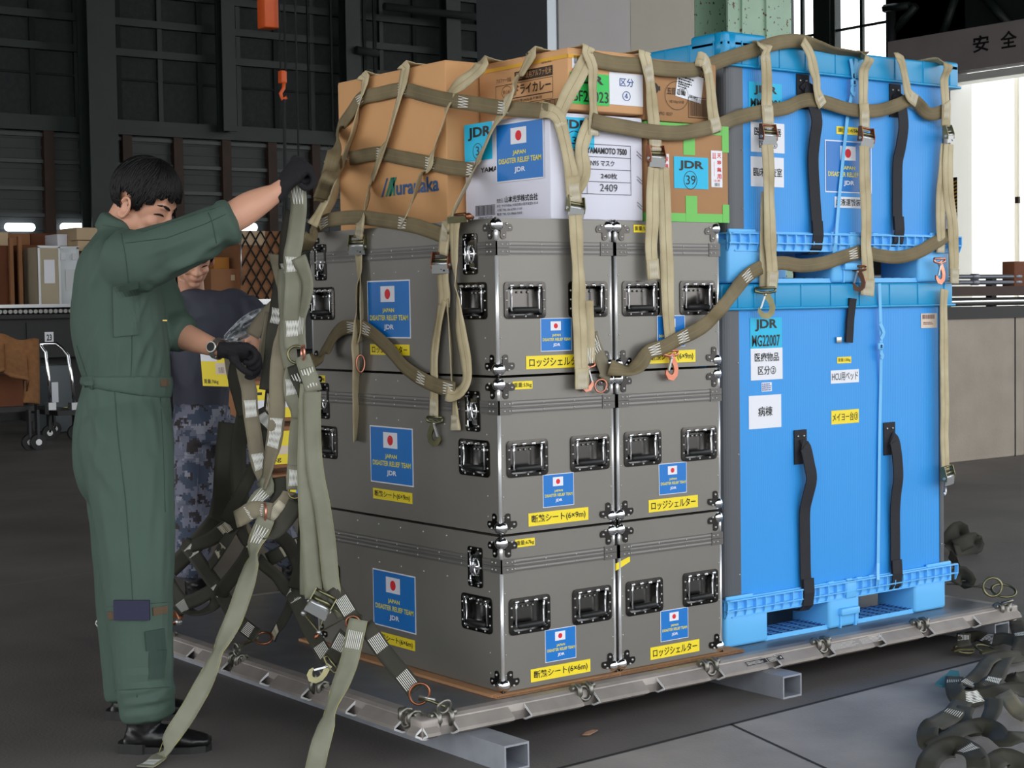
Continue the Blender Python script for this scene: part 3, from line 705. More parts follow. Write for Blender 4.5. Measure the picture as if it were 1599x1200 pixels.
# ================================================================ blue sleeve crates
m_sleeve = wavebump(mat('blue twin-wall sleeve', (42,150,229), .42, var=.02, vscale=2), 34, .004, 'X', .10)
m_sleevey = m_sleeve
m_post = mat('dark grey corner profile', (82,86,92), .38)
m_lid = mat('teal blue lid plastic', (20,150,204), .36, var=.02, vscale=3)
m_base = mat('light blue pallet plastic', (104,190,250), .4, var=.03, vscale=3)
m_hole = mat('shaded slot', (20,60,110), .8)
m_webk = mat('black strap webbing', (26,26,34), .75, bump=.15, bscale=300)
m_band2 = mat('pale blue strapping band', (112,192,242), .4)
m_snap = mat('steel snap', (200,198,190), .3, .9)
BX0, BX1, BY0, BY1 = 1.337, 2.548, .142, 1.16
def crate(z0, dx, name_label, zs, zl, zt, raised):
    """pallet base, twin-wall sleeve with corner posts, and lid; zs/zl/zt = sleeve bottom, lid bottom, lid top above z0"""
    t = thing('pallet_crate', name_label, 'crate', (0,0,z0), 'blue sleeve crates on the pallet')
    b = MB(); x0, x1 = BX0+dx, BX1+dx; w = x1-x0
    zf0, zf1 = zs-.062, zs                              # flange
    xs = [(x0,x0+.207), (x0+.515,x0+.678), (x0+.985,x1-.045)]
    for (a, c) in xs:
        for (ya, yb) in ((BY0,BY0+.185), (BY0+.42,BY0+.60), (BY1-.185,BY1)): b.box((a,ya,0), (c,yb,zf1-.02), m_base, .012)
    b.box((x0+.04,BY0+.012,.0), (x1-.06,BY0+.15,.016), m_base); b.box((x0+.04,BY0+.44,0), (x1-.06,BY0+.58,.016), m_base); b.box((x0+.04,BY1-.15,0), (x1-.06,BY1-.012,.016), m_base)
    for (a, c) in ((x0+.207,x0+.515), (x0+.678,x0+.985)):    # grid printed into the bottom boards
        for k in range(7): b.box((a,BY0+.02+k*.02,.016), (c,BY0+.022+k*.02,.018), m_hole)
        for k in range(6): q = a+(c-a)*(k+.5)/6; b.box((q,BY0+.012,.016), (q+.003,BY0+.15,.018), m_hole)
    b.box((x0+.012,BY0+.0015,zf0-.001), (x1-.012,BY1,zf1-.004), m_base)
    yF = BY0-.014; F = V((0,-1,0))
    ym = BY0+.002
    # flange: ledge, mid rib, lower rib and fins with slanted feet
    b.box((x0,yF,zf1-.006), (x1+.012,ym,zf1), m_base, .002); b.box((x0,yF+.001,zf0+.024), (x1+.012,ym,zf0+.028), m_base); b.box((x0+.03,yF+.01,zf0-.001), (x1-.02,ym,zf0+.003), m_base)
    n = 27; mid = (x0+x0+w*.535)/1.0-x0
    for k in range(n+1):
        x = x0+(w+.008)*k/n
        if abs(x-(x0+w*.515)) < .028: continue
        b.prism([(0,zf1-.003),(0,zf0),(.004,zf0),(.0155,zf0+.026),(.0155,zf1-.003)], V((x,ym,0)), F, V((0,0,1)), V((.004,0,0)).normalized(), .004, m_base)
        if 2 < k < n-2 and k % 2 == 0: b.box((x+.012,ym-.0008,zf0+.036), (x+.017,ym-.0003,zf0+.048), m_hole)
    b.box((x0+w*.515-.026,yF+.004,zf0), (x0+w*.515+.026,ym,zf1), m_base, .003)
    b.box((x0+.563,BY0-.018,.045), (x0+.66,BY0+.01,.07), m_base, .004)
    for q in (.228, .308): b.box((x0+.34+q,BY0-.005,0), (x0+.34+q+.006,BY0+.01,.045), m_base)
    # left end flange ribs
    b.box((x0-.004,yF,zf1-.006), (x0+.012,BY1,zf1), m_base); b.box((x0-.004,yF,zf0+.024), (x0+.012,BY1,zf0+.028), m_base)
    for k in range(22): b.box((x0-.003,BY0+k*.046,zf0+.004), (x0+.012,BY0+.004+k*.046,zf1-.003), m_base)
    # raised kerb that holds the sleeve
    kz = zf1+.012
    b.box((x0+.002,BY0-.004,zf1-.002), (x0+.13,BY0+.006,kz), m_base, .003); b.box((x1-.16,BY0-.004,zf1-.002), (x1-.02,BY0+.006,kz), m_base, .003)
    for q in (.42, .50, .545, .60): b.box((x0+w*q,BY0-.004,zf1-.002), (x0+w*q+.03,BY0+.006,zf1+.008), m_base, .003)
    b.box((x0+.1,BY0,zf1-.002), (x1-.05,BY0+.008,zf1+.004), m_base)
    b.build('pallet_base', None, t)
    # sleeve and posts
    s = MB(); ys = BY0+.010; xa, xb = x0+.006, x1-.026
    pw = .078; r = .045
    s.box((xa+pw,ys,zs), (xb-.045,ys+.012,zl+.03), m_sleeve); s.box((xa,ys+pw,zs), (xa+.012,BY1-.06,zl+.03), m_sleeve); s.box((xb-.012,ys+.05,zs), (xb,BY1-.06,zl+.03), m_sleeve); s.box((xa+pw,BY1-.03,zs), (xb-pw,BY1-.018,zl+.03), m_sleeve)
    s.build('sleeve', None, t)
    def post(cx, cy, sx, sy, wx, wy):
        q = MB(); P = []; rr = .034
        P.append((wx, .0)); 
        for k in range(7): a = PI/2*k/6; P.append((rr-rr*math.sin(a), rr-rr*math.cos(a)))
        P += [(0, wy), (.014, wy), (.014, rr)]
        for k in range(5): a = PI/2*(4-k)/4; P.append((rr-(rr-.014)*math.sin(a), rr-(rr-.014)*math.cos(a)))
        P += [(wx, .014)]
        q.prism(P, V((cx,cy,zs)), V((sx,0,0)), V((0,sy,0)), V((0,0,1)), zl+.03-zs, m_post, False)
        for zz in (zs+.08, (zs+zl)/2, zl-.18): q.ball(V((cx+sx*(wx-.008),cy-sy*.0005,zz)), .0028, m_snap, 6, 4)
        o = q.build('corner_post', None, t)
        for p in o.data.polygons: p.use_smooth = False
    post(xa,ys-.003,1,1,pw,pw); post(xb,ys-.003,-1,1,.044,.06); post(xa,BY1-.015,1,-1,pw,pw); post(xb,BY1-.015,-1,-1,.06,.06)
    # lid
    l = MB(); lx0, lx1 = x0-.006, x1+.0+(.0 if dx == 0 else .01); ly0, ly1 = BY0-.002, BY1+.008
    l.box((lx0,ly0,zl), (lx1,ly1,zt), m_lid, .010, 3); l.box((lx0-.003,ly0-.004,zl-.002), (lx1+.012,ly1+.004,zl+.007), m_lid, .003)
    for k, q in enumerate((.062,.125,.21,.315,.44,.565,.70,.83,.955)):
        x = lx0+(lx1-lx0)*q; l.box((x,ly0-.003,zl+.004), (x+.006,ly0+.01,zt-.004), m_lid, .001)
    for k in range(8): y = ly0+.05+k*.12; l.box((lx0-.003,y,zl+.004), (lx0+.01,y+.006,zt-.004), m_lid, .001)
    if raised:
        l.box((lx0,ly0,zt-.03), (lx0+.20,ly0+.17,zt+.024), m_lid, .012, 3); l.box((lx0,ly1-.2,zt-.03), (lx0+.2,ly1,zt+.024), m_lid, .012, 3)
        l.tube([(lx0+.035,ly0+.035,zl+.02), (lx0+.035,ly0+.035,zt+.021)], .038, m_lid, 20)
        l.box((lx1-.10,ly0,zt-.03), (lx1,ly0+.17,zt+.008), m_lid, .01, 3); l.box((lx1-.1,ly1-.2,zt-.03), (lx1,ly1,zt+.008), m_lid, .01, 3)
    l.build('lid', None, t)
    return t, ys
zu = 1.2360+ZP
crA, ysl = crate(ZP, 0.0, 'lower blue pallet crate with the ward and HCU bed labels', .165, 1.147, 1.234, False)
crB, _ = crate(zu, .028, 'upper blue pallet crate under the strap net, on the other crate', .172, .729, .818, True)
# face y of the sleeves
YS = ysl
def face(px, py, off=0.0): return on(1, YS-off, px, py)
def ribbon_mesh(mb, pts, w, t, m, nrm):
    """flat strap through pts lying with normal nrm"""
    n = len(pts); L = []
    for i in range(n):
        T = (V(pts[min(i+1,n-1)])-V(pts[max(i-1,0)])).normalized(); nn = V(nrm[i] if isinstance(nrm, list) else nrm); W = T.cross(nn).normalized(); nn = W.cross(T).normalized()
        p = V(pts[i]); L.append((p-W*w/2, p+W*w/2, p+W*w/2+nn*t, p-W*w/2+nn*t))
    vs = [q for r in L for q in r]; fs = []
    for i in range(n-1):
        for k in range(4): fs.append((4*i+k, 4*i+(k+1)%4, 4*i+4+(k+1)%4, 4*i+4+k))
    fs += [(3,2,1,0), (4*n-4,4*n-3,4*n-2,4*n-1)]
    mb.add(vs, fs, m, False)
NF = V((0,-1,0))
def lift_strap(par, pix, zo, flare):
    """black lifting strap with a padded loop, riveted at the top: pix = pixel centre line from top to bottom"""
    b = MB(); P = [face(*q, .002+.0) for q in pix]; P = [p-V((0,0,zo)) for p in P]
    p0 = P[0]; d = .052
    for s in (-1, 1): b.ball(p0+V((s*.015,-.0045,-.012)), .0042, m_snap, 8, 5)
    b.box((p0.x-.031,p0.y-.0035,p0.z-.11), (p0.x+.031,p0.y,p0.z+.01), m_webk)
    Q = [P[0]+V((0,-.006,-.05))]+[p+V((0,-.004-flare[i] ,0)) for i, p in enumerate(P) if i > 0]
    ribbon_mesh(b, smooth_path(Q, 4), d, .004, m_webk, NF)
    l = P[-1]; ribbon_mesh(b, [l+V((0,-.018,.05)), l+V((.0,-.021,.0)), l+V((0,-.014,-.045)), l+V((-.004,.0,-.062)), l+V((-.004,.03,-.062))], d, .004, m_webk, [NF,NF,NF,V((0,-.5,-1)),V((0,0,-1))])
    return b.build('lifting_strap', None, par)
def smooth_path(P, k):
    P = [V(p) for p in P]; o = []
    for i in range(len(P)-1):
        a, b_, c, d = P[max(i-1,0)], P[i], P[i+1], P[min(i+2,len(P)-1)]
        for j in range(k):
            t = j/k; o.append(.5*((2*b_)+(c-a)*t+(2*a-5*b_+4*c-d)*t*t+(3*b_-a-3*c+d)*t*t*t))
    o.append(P[-1]); return o
zA, zB = ZP, zu
lift_strap(crA, [(1249,676),(1252,700),(1255,725),(1258,748),(1254,775),(1252,800),(1253,850),(1254,900),(1256,925)], zA, [0,.012,.02,.022,.016,.008,.006,.006,.012])
lift_strap(crA, [(1388,664),(1391,690),(1393,715),(1394,745),(1393,770),(1393,800),(1394,850),(1394,880),(1394,895)], zA, [0,.012,.018,.02,.014,.008,.006,.006,.012])
lift_strap(crB, [(1253,121),(1257,140),(1262,165),(1267,190),(1266,215),(1265,250),(1268,300),(1270,340),(1270,368)], zB, [0,.012,.018,.02,.014,.008,.006,.008,.012])
lift_strap(crB, [(1397,136),(1399,155),(1401,175),(1402,200),(1400,230),(1397,255),(1397,300),(1397,335),(1397,360)], zB, [0,.012,.018,.02,.014,.008,.006,.006,.012])
# short closing strap with a steel snap on the lower crate
b = MB(); P = [face(1330,466,.014), face(1328,482,.010), face(1326,500,.008), face(1325,520,.008), face(1324,535,.008)]; P = [p-V((0,0,zA)) for p in P]
ribbon_mesh(b, P, .036, .008, m_webk, NF); p = face(1309,531,.004)-V((0,0,zA)); b.box((p.x-.013,p.y-.006,p.z-.011), (p.x+.013,p.y,p.z+.011), m_snap, .002)
b.build('closing_strap', None, crA)
# strapping bands with crimp seals
def band(par, pix, z, seal, tails):
    b = MB(); P = [face(*q, o) - V((0,0,z)) for q, o in pix]
    ribbon_mesh(b, P, .0155, .0012, m_band2, NF)
    c = face(*seal, .020)-V((0,0,z)); b.box((c.x-.014,c.y-.004,c.z-.013), (c.x+.014,c.y+.006,c.z+.013), m_band2, .004); b.box((c.x-.004,c.y-.006,c.z-.006), (c.x+.004,c.y,c.z+.006), m_hole)
    for T in tails: ribbon_mesh(b, smooth_path([face(*q, .022)-V((0,0,z)) for q in T], 3), .0155, .0012, m_band2, NF)
    return b.build('strapping_band', None, par)
band(crA, [((1373,443),.022), ((1374,470),.020), ((1376,540),.016), ((1375,600),.006), ((1373,700),.006), ((1372,800),.006), ((1371,880),.008), ((1371,906),.03), ((1369,918),.012)], zA, (1375,541), [[(1375,530),(1380,520),(1374,505)],[(1375,550),(1378,556),(1376,560)]])
band(crB, [((1337,92),.024), ((1334,115),.022), ((1331,140),.014), ((1323,185),.01), ((1317,240),.006), ((1311,300),.006), ((1307,350),.008), ((1305,380),.03), ((1302,395),.02)], zB, (1333,129), [[(1332,122),(1331,108),(1328,92)],[(1334,122),(1336,105),(1339,97)],[(1332,134),(1330,142),(1335,148)]])
# labels
Xv, Zv = V((1,0,0)), V((0,0,1))
def crate_label(par, z, tl, br, base, off=.0008):
    a, c = face(*tl, off), face(*br, off); return Sticker(V((a.x,YS-off,c.z-z)), Xv, Zv, NF, c.x-a.x, a.z-c.z, base)
def lab(par, z, tl, br, base, lines, name, bold=.0):
    s = crate_label(par, z, tl, br, base)
    for (t, x0, y0, x1, y1, m, bo) in lines: s.text(t, s.w*x0, s.h*y0, s.w*x1, s.h*y1, m, bo)
    s.build(name, par); return s
m_cream = mat('cream paper label', (226,208,190), .6); m_brownink = mat('brown print', (120,60,50), .6)
lab(crA, zA, (1171,497), (1221,543), m_cyan, [('JDR',.15,.56,.85,.95,m_blk,.03), ('MG22007',.05,.06,.93,.44,m_blk,.015)], 'code_label')
lab(crA, zA, (1172,545), (1222,592), m_wht, [('医療物品',.12,.58,.88,.86,m_blk,.012), ('区分②',.22,.16,.78,.44,m_blk,.012)], 'group_label')
s = crate_label(crA, zA, (1189,598), (1205,611), m_wht); s.grey_lines(.002,.002,s.w-.002,s.h-.002,4,m_navy,seed=3); s.build('small_label', crA)
lab(crA, zA, (1169,619), (1220,667), m_wht, [('病棟',.28,.36,.72,.66,m_blk,.014)], 'ward_label')
lab(crA, zA, (1307,558), (1329,567), m_yel, [('重量:130kg',.06,.2,.94,.8,m_blk,0)], 'weight_label')
lab(crA, zA, (1297,579), (1341,597), m_wht, [('HCU用ベッド',.04,.2,.96,.82,m_blk,.004)], 'content_label')
lab(crA, zA, (1298,642), (1341,660), m_yel, [('メイヨー台③',.04,.2,.96,.82,m_blk,.006)], 'content_label')
s = crate_label(crA, zA, (1438,490), (1463,512), m_cream); s.bars(.008,s.h*.62,s.w-.014,s.h*.92,m_brownink,seed=5); s.grey_lines(.012,.012,s.w-.02,.024,2,m_brownink,seed=8); s.build('barcode_label', crA)
lab(crB, zB, (1169,127), (1221,173), m_cyan, [('JDR',.15,.52,.85,.88,m_blk,.03), ('MM22001',.05,.06,.93,.38,m_blk,.015)], 'code_label')
b = MB(); s = crate_label(crB, zB, (1172,190), (1225,240), m_wht); s.text('医療機器',s.w*.1,s.h*.55,s.w*.9,s.h*.83,m_blk,.012).text('区分②',s.w*.24,s.h*.14,s.w*.78,s.h*.4,m_blk,.012); s.build('group_label', crB)
s = crate_label(crB, zB, (1172,244), (1224,293), m_wht); s.text('臨床検査室',s.w*.07,s.h*.34,s.w*.94,s.h*.64,m_blk,.012); s.build('room_label', crB)
lab(crB, zB, (1306,197), (1346,212), m_yel, [('重量:65kg',.05,.18,.95,.84,m_blk,.006)], 'weight_label')
a, c = face(1288,218,.0008), face(1361,303,.0008); flag_sticker(crB, V((a.x,YS-.0008,c.z-zB)), Xv, NF, c.x-a.x, a.z-c.z)
s = crate_label(crB, zB, (1303,307), (1352,326), m_wht); s.text('血液運搬装置',s.w*.04,s.h*.18,s.w*.97,s.h*.84,m_blk,.01); s.build('content_label', crB)

# ================================================================ cartons on top of the grey cases
m_kraft = mat('tan kraft carton', (212,162,114), .8, var=.04, vscale=5)
m_kraft2 = mat('plain tan carton', (206,156,106), .8, var=.03, vscale=4)
m_kraft3 = mat('brown carton', (172,128,88), .8, var=.05, vscale=4)
m_wcart = mat('white carton', (222,222,236), .65, var=.015, vscale=4)
m_kedge = mat('carton flap edge', (118,84,56), .9)
m_cprint = mat('dark brown carton print', (52,40,32), .7)
m_ystripe = mat('orange stripe print', (226,172,60), .7)
m_gtape = mat('green cloth tape', (112,196,92), .55)
m_logo = mat('blue logo print', (52,92,142), .6); m_logo2 = mat('green logo print', (40,130,110), .6)
ZT = CZ[2]+CH
def carton(name, label, x0, y0, x1, y1, z0, z1, m, flap=True):
    t = thing(name, label, 'carton', (x0,y0,z0), 'cartons on top of the grey cases')
    b = MB(); w, d, h = x1-x0, y1-y0, z1-z0
    b.box((0,0,0), (w,d,h-.004), m, .004, 2); b.build('box', None, t)
    if flap:
        f = MB(); f.box((.002,.002,h-.005), (w-.002,d/2-.001,h-.001), m, .001); f.box((.002,d/2+.001,h-.005), (w-.002,d-.002,h-.001), m, .001); f.box((.01,d/2-.001,h-.004), (w-.01,d/2+.001,h-.0035), m_kedge)
        f.build('top_flaps', None, t)
    return t, w, d, h
# tall plain carton with the blue logo
XA = .5375
XA = on(1,.572,695,93).x; ya1 = on(0,XA,527,127).y; za1 = on(1,.572,695,93).z
tA, w, d, h = carton('carton', 'tall plain tan carton with a blue and green logo at the far left', XA, .572, 1.05, ya1, ZT, za1, m_kraft2)
def lface(px, py, x): return on(0, x, px, py)
a = lface(596,303,XA); c = lface(684,283,XA)
st = Sticker(V((-.0012,a.y-.572,lface(596,308,XA).z-ZT)), V((0,-1,0)), Zv, V((-1,0,0)), .001, .001, m_kraft2)
lw = a.y-lface(686,283,XA).y; lh = lface(596,281,XA).z-lface(596,308,XA).z
for k in range(3): st.mb.add([st.p(lw*(.0+.075*k),0), st.p(lw*(.03+.075*k),0), st.p(lw*(.13+.075*k),lh*1.05), st.p(lw*(.10+.075*k),lh*1.05)], [(0,1,2,3)], [m_logo, m_logo2, m_logo2][k])
st.mb.add([st.p(lw*.13,0), st.p(lw*.17,0), st.p(lw*.235,lh*1.05), st.p(lw*.195,lh*1.05)], [(0,1,2,3)], m_logo2); st.rect(lw*.215,0,lw*.245,lh*1.05,m_logo2)
st.text('uranaka', lw*.27, 0, lw, lh*.86, m_logo, .02); st.build('logo_print', tA)
# alpha rice cartons
XB = .649; ZB0 = 1.772+ZP
tB, w, d, h = carton('carton', 'tan rice carton with a green code label above the white carton', XB, .10, .957, .56, ZB0, 1.962+ZP, m_kraft)
b = Sticker(V((-.001,d,0)), V((0,-1,0)), Zv, V((-1,0,0)), .001, .001, m_kraft)
b.rect(0,h-.032,d,h-.020,m_ystripe); b.text('アルファー食品',d*.21,h*.62,d*.38,h*.70,m_cprint,0); b.rect(d*.42,h*.60,d*.84,h*.76,m_cprint,0); b.text('国産米使用アルファ化米',d*.44,h*.63,d*.83,h*.74,m_kraft,.0,3); b.text('alpha-rice',d*.72,h*.80,d*.83,h*.85,m_cprint)
b.frame(d*.20,h*.33,d*.84,h*.58,.0015,m_cprint); b.circ(d*.325,h*.455,.026,.0014,m_cprint,1,.020); b.text('安心米',d*.285,h*.42,d*.365,h*.49,m_cprint,.0)
b.text('ドライカレー',d*.42,h*.38,d*.82,h*.54,m_cprint,.015); b.text('特定原材料等28品目不使用',d*.3,h*.25,d*.72,h*.30,m_cprint); b.frame(d*.20,h*.22,d*.84,h*.33,.0012,m_cprint)
b.disc(d*.555,h*.12,.014,m_cprint); b.circ(d*.64,h*.12,.015,.003,m_cprint); b.frame(d*.6,h*.04,d*.69,h*.2,.002,m_cprint); b.bars(d*.75,h*.04,d*.97,h*.2,m_cprint,seed=8); b.frame(d*.745,h*.035,d*.975,h*.205,.0012,m_cprint)
b.build('side_print', tB)
# label strip on its front
def cl(par, org, tl, br, base, y=.10):
    a, c = on(1,y-.001,*tl), on(1,y-.001,*br); return Sticker(V((a.x-org[0],-.0012,c.z-org[2])), Xv, Zv, NF, c.x-a.x, a.z-c.z, base)
oB = (XB,.10,ZB0)
s = cl(tB, oB, (893,84), (929,110), m_wht); s.bars(.006,s.h*.35,s.w*.5,s.h*.9,m_blk,seed=3); s.grey_lines(s.w*.55,.004,s.w-.004,s.h*.9,5,m_blk,seed=4); s.build('shipping_label', tB)
s = cl(tB, oB, (890,112), (951,166), m_green); s.text('JDR',s.w*.14,s.h*.58,s.w*.86,s.h*.94,m_blk,.035).text('BF22023',s.w*.06,s.h*.08,s.w*.98,s.h*.44,m_blk,.01); s.build('code_label', tB)
s = cl(tB, oB, (951,112), (1004,167), m_wht); s.text('区分',s.w*.3,s.h*.58,s.w*.72,s.h*.84,m_navy,.012).text('④',s.w*.38,s.h*.14,s.w*.62,s.h*.44,m_navy,.004); s.build('group_label', tB)
b = Sticker(V((0,-.001,0)), Xv, Zv, NF, .001, .001, m_kraft); b.rect(0,h-.032,w,h-.020,m_ystripe,0); b.build('stripe_print', tB)
XB2 = .962
tB2, w, d, h = carton('carton', 'brown rice carton with a crooked shipping note, beside the upper blue crate', XB2, .105, 1.283, .56, 1.757+ZP, 1.955+ZP, m_kraft3)
s = Sticker(V((w*.42,-.0016,h*.43)), V((.985,0,-.17)), V((.17,0,.985)), NF, .115, .085, m_wht); s.grey_lines(.006,.045,.075,.08,4,m_blk,seed=12); s.grey_lines(.006,.03,.06,.045,2,m_blk,seed=2); s.bars(.006,.008,.045,.022,m_blk,seed=2); s.bars(.06,.008,.1,.018,m_blk,seed=9); s.build('shipping_note', tB2)
b = Sticker(V((0,-.001,0)), Xv, Zv, NF, .001, .001, m_kraft3)
b.rect(w*.62,h*.72,w*.9,h*.92,m_cprint,0); b.text('100',w*.74,h*.77,w*.84,h*.87,m_kraft3,.02,3); b.frame(w*.47,h*.62,w*.62,h*.93,.0015,m_cprint); b.text('25食',w*.49,h*.72,w*.6,h*.86,m_cprint,.01)
b.circ(w*.44,h*.43,.052,.0016,m_cprint,1,.046); b.text('五目ご飯',w*.31,h*.44,w*.56,h*.56,m_cprint,.01); b.text('1食100g×50袋',w*.34,h*.30,w*.54,h*.36,m_cprint); b.bars(w*.62,h*.12,w*.93,h*.40,m_cprint,seed=4); b.frame(w*.60,h*.09,w*.95,h*.43,.002,m_cprint); b.text('57/DCAVFO  0257',w*.05,h*.10,w*.38,h*.15,m_cprint)
b.rect(w*.08,h*.49,w*.22,h*.56,m_cprint); b.disc(w*.14,h*.52,.018,m_cprint)
b.build('front_print', tB2)
# white mask carton
XC = .575
tC, w, d, h = carton('carton', 'white mask carton with the relief team flag on its side', XC, .10, .95, .545, ZT, 1.762+ZP, m_wcart)
oC = (XC,.10,ZT)
def lsk(par, org, tl, br, base, x=XC, dd=None):
    a, c = on(0,x-.001,*tl), on(0,x-.001,*br); return Sticker(V((-.0012,a.y-org[1],c.z-org[2])), V((0,-1,0)), Zv, V((-1,0,0)), a.y-c.y, a.z-c.z, base)
s = lsk(tC, oC, (725,196), (769,248), m_cyan); s.text('JDR',s.w*.14,s.h*.55,s.w*.98,s.h*.9,m_blk,.035).circ(s.w*.48,s.h*.25,.026,.0022,m_blk,1).text('3',s.w*.42,s.h*.14,s.w*.54,s.h*.38,m_blk,.0); s.build('code_label', tC)
a, c = on(0,XC-.001,775,193), on(0,XC-.001,851,281)
flag_sticker(tC, V((-.0034,a.y-.10,c.z-ZT+.006)), V((0,-1,0)), V((-1,0,0)), a.y-c.y, a.z-c.z-.01)
b = Sticker(V((-.001,d,0)), V((0,-1,0)), Zv, V((-1,0,0)), .001, .001, m_wcart)
b.text('YAMAMOTO',d*.2,h*.505,d*.62,h*.555,m_blk,.015); b.bars(d*.13,h*.09,d*.36,h*.18,m_blk,seed=3); b.frame(d*.125,h*.085,d*.365,h*.185,.001,m_blk); b.text('4984013972209',d*.16,h*.05,d*.33,h*.075,m_blk)
b.text('山本光学株式会社',d*.48,h*.19,d*.86,h*.255,m_blk,.014); b.text('発売元:',d*.385,h*.195,d*.465,h*.235,m_blk); b.text('本社 〒577-0056 大阪府東大阪市長堂3-25-8',d*.385,h*.15,d*.86,h*.178,m_blk); b.text('大阪 TEL 06-6783-1101',d*.385,h*.11,d*.68,h*.138,m_blk); b.text('東京 TEL 03-3868-5503',d*.385,h*.07,d*.68,h*.098,m_blk)
b.build('side_print', tC)
b = Sticker(V((0,-.001,0)), Xv, Zv, NF, .001, .001, m_wcart)
for i in range(5): b.rect(w*.18,h*(.245+.118*i),w*.86,h*(.245+.118*i)+.0015,m_blk)
b.rect(w*.86,h*.245,w*.86+.0015,h*.72,m_blk); b.rect(w*.38,h*.245,w*.38+.0015,h*.48,m_blk); b.rect(w*.18,h*.245,w*.18+.0015,h*.72,m_blk)
b.text('YAMAMOTO 7500',w*.38,h*.63,w*.82,h*.69,m_blk,.03); b.text('N95 マスク',w*.42,h*.515,w*.68,h*.57,m_blk,.008); b.text('240枚',w*.53,h*.395,w*.71,h*.45,m_blk,.008); b.text('2409',w*.52,h*.275,w*.71,h*.345,m_blk,-.004,2,.01)
b.text('品番',w*.2,h*.635,w*.28,h*.685,m_blk); b.text('品名',w*.2,h*.515,w*.28,h*.565,m_blk); b.text('LOT',w*.27,h*.285,w*.36,h*.335,m_blk,.01)
for z in (.15,.4,.64): 
    for q in (0,.03): b.mb.add([b.p(w*.93,h*(z+q)), b.p(w*.985,h*(z+q-.045)), b.p(w*.985,h*(z+q-.039)), b.p(w*.93,h*(z+q+.006))], [(3,2,1,0)], m_blk)
b.build('front_print', tC)
s = cl(tC, oC, (877,182), (928,234), m_cyan); s.text('JDR',s.w*.05,s.h*.55,s.w*.82,s.h*.92,m_blk,.035).circ(s.w*.37,s.h*.26,.03,.0024,m_blk,1).text('3',s.w*.3,s.h*.14,s.w*.44,s.h*.38,m_blk,.0); s.build('code_label', tC)
# green-taped carton
XD = .962
tD, w, d, h = carton('carton', 'brown carton bound with green tape, beside the blue crate', XD, .093, 1.322, .5, ZT, 1.752+ZP, m_kraft3)
oD = (XD,.093,ZT); e = .0012; b = MB(); b.box((-e,-e,0), (w+e,.1,.028), m_gtape); b.build('green_tape', None, tD); b = MB(); b.box((-e,-e,h-.03), (w+e,.1,h+.0005), m_gtape); b.build('green_tape', None, tD)
b = MB(); b.box((w*.44,-e-.0006,h-.1), (w*.58,.0,h+.0011), m_gtape); b.build('green_tape', None, tD)
b = MB(); b.box((w*.46,-e-.0006,.0), (w*.60,0,.085), m_gtape); b.build('green_tape', None, tD)
b = MB(); b.box((w-.028,-e-.0006,h-.085), (w+e+.0006,.02,h), m_gtape); b.build('green_tape', None, tD)
b = MB(); b.box((w-.028,-e-.0006,0), (w+e+.0006,.02,.06), m_gtape); b.build('green_tape', None, tD)
s = cl(tD, oD, (1052,244), (1106,296), m_cyan, .093); s.text('JDR',s.w*.14,s.h*.56,s.w*.86,s.h*.88,m_blk,.035).circ(s.w*.47,s.h*.27,.03,.0022,m_blk,1).text('39',s.w*.34,s.h*.13,s.w*.62,s.h*.42,m_blk,.0); s.build('code_label', tD)
for tl, br in (((1110,235),(1128,293)), ((1031,240),(1045,299))):
    s = cl(tD, oD, tl, br, m_wht, .093)
    for i, ch in enumerate('天地無用' if tl[0] > 1100 else '破損厳禁'): s.text(ch, s.w*.52, s.h*(.80-.19*i), s.w*.9, s.h*(.93-.19*i), m_red, .02)
    s.rect(s.w*.1,s.h*.78,s.w*.45,s.h*.8,m_red); s.rect(s.w*.15,s.h*.8,s.w*.22,s.h*.94,m_red); s.rect(s.w*.32,s.h*.8,s.w*.39,s.h*.94,m_red); s.rect(s.w*.25,s.h*.3,s.w*.28,s.h*.7,m_red); s.bars(s.w*.3,s.h*.03,s.w*.75,s.h*.12,m_blk,seed=2); s.text('注意', s.w*.2, s.h*.15, s.w*.8, s.h*.21, m_red)
    s.build('care_label', tD)

# ================================================================ webbing
def webbing(name, col, col2, rough=.75):
    m = mat(name, col, rough, var=0, col2=col2, vscale=9, detail=3)
    return m
m_webv = webbing('beige webbing', (200,187,154), (168,153,118))
m_webh = webbing('khaki webbing', (128,114,84), (106,94,68))
m_webt = webbing('taupe webbing', (136,128,106), (114,106,88))
m_oliv = webbing('pale olive webbing', (134,134,116), (116,116,98))
m_olid = webbing('dark olive webbing', (58,56,45), (44,42,34))
m_yedge = mat('yellow selvedge thread', (176,166,96), .8)
m_sewn = mat('brown seam thread', (136,123,90), .85)
m_thr = mat('white stitching', (226,226,220), .8)
m_thr2 = mat('beige stitching', (208,200,178), .8)
m_zinc = mat('yellow zinc', (140,134,100), .34, .9, col2=(106,106,82), vscale=18)
m_copz = mat('pink zinc', (226,160,138), .28, .85, col2=(206,128,104), vscale=22)
m_brz = mat('bronze zinc', (148,96,70), .32, .85)
m_plt = mat('steel lever', (190,192,192), .35, .8)
SURF = {'L': (0, .3534, V((-1,0,0))), 'F': (1, .088, V((0,-1,0))), 'A': (0, XA, V((-1,0,0))), 'C': (1, .10, V((0,-1,0))), 'CL': (0, XC, V((-1,0,0))), 'BL': (0, XB, V((-1,0,0))),
        'B': (1, YS, V((0,-1,0))), 'LID': (1, BY0-.004, V((0,-1,0))), 'FL': (1, BY0-.02, V((0,-1,0)))}
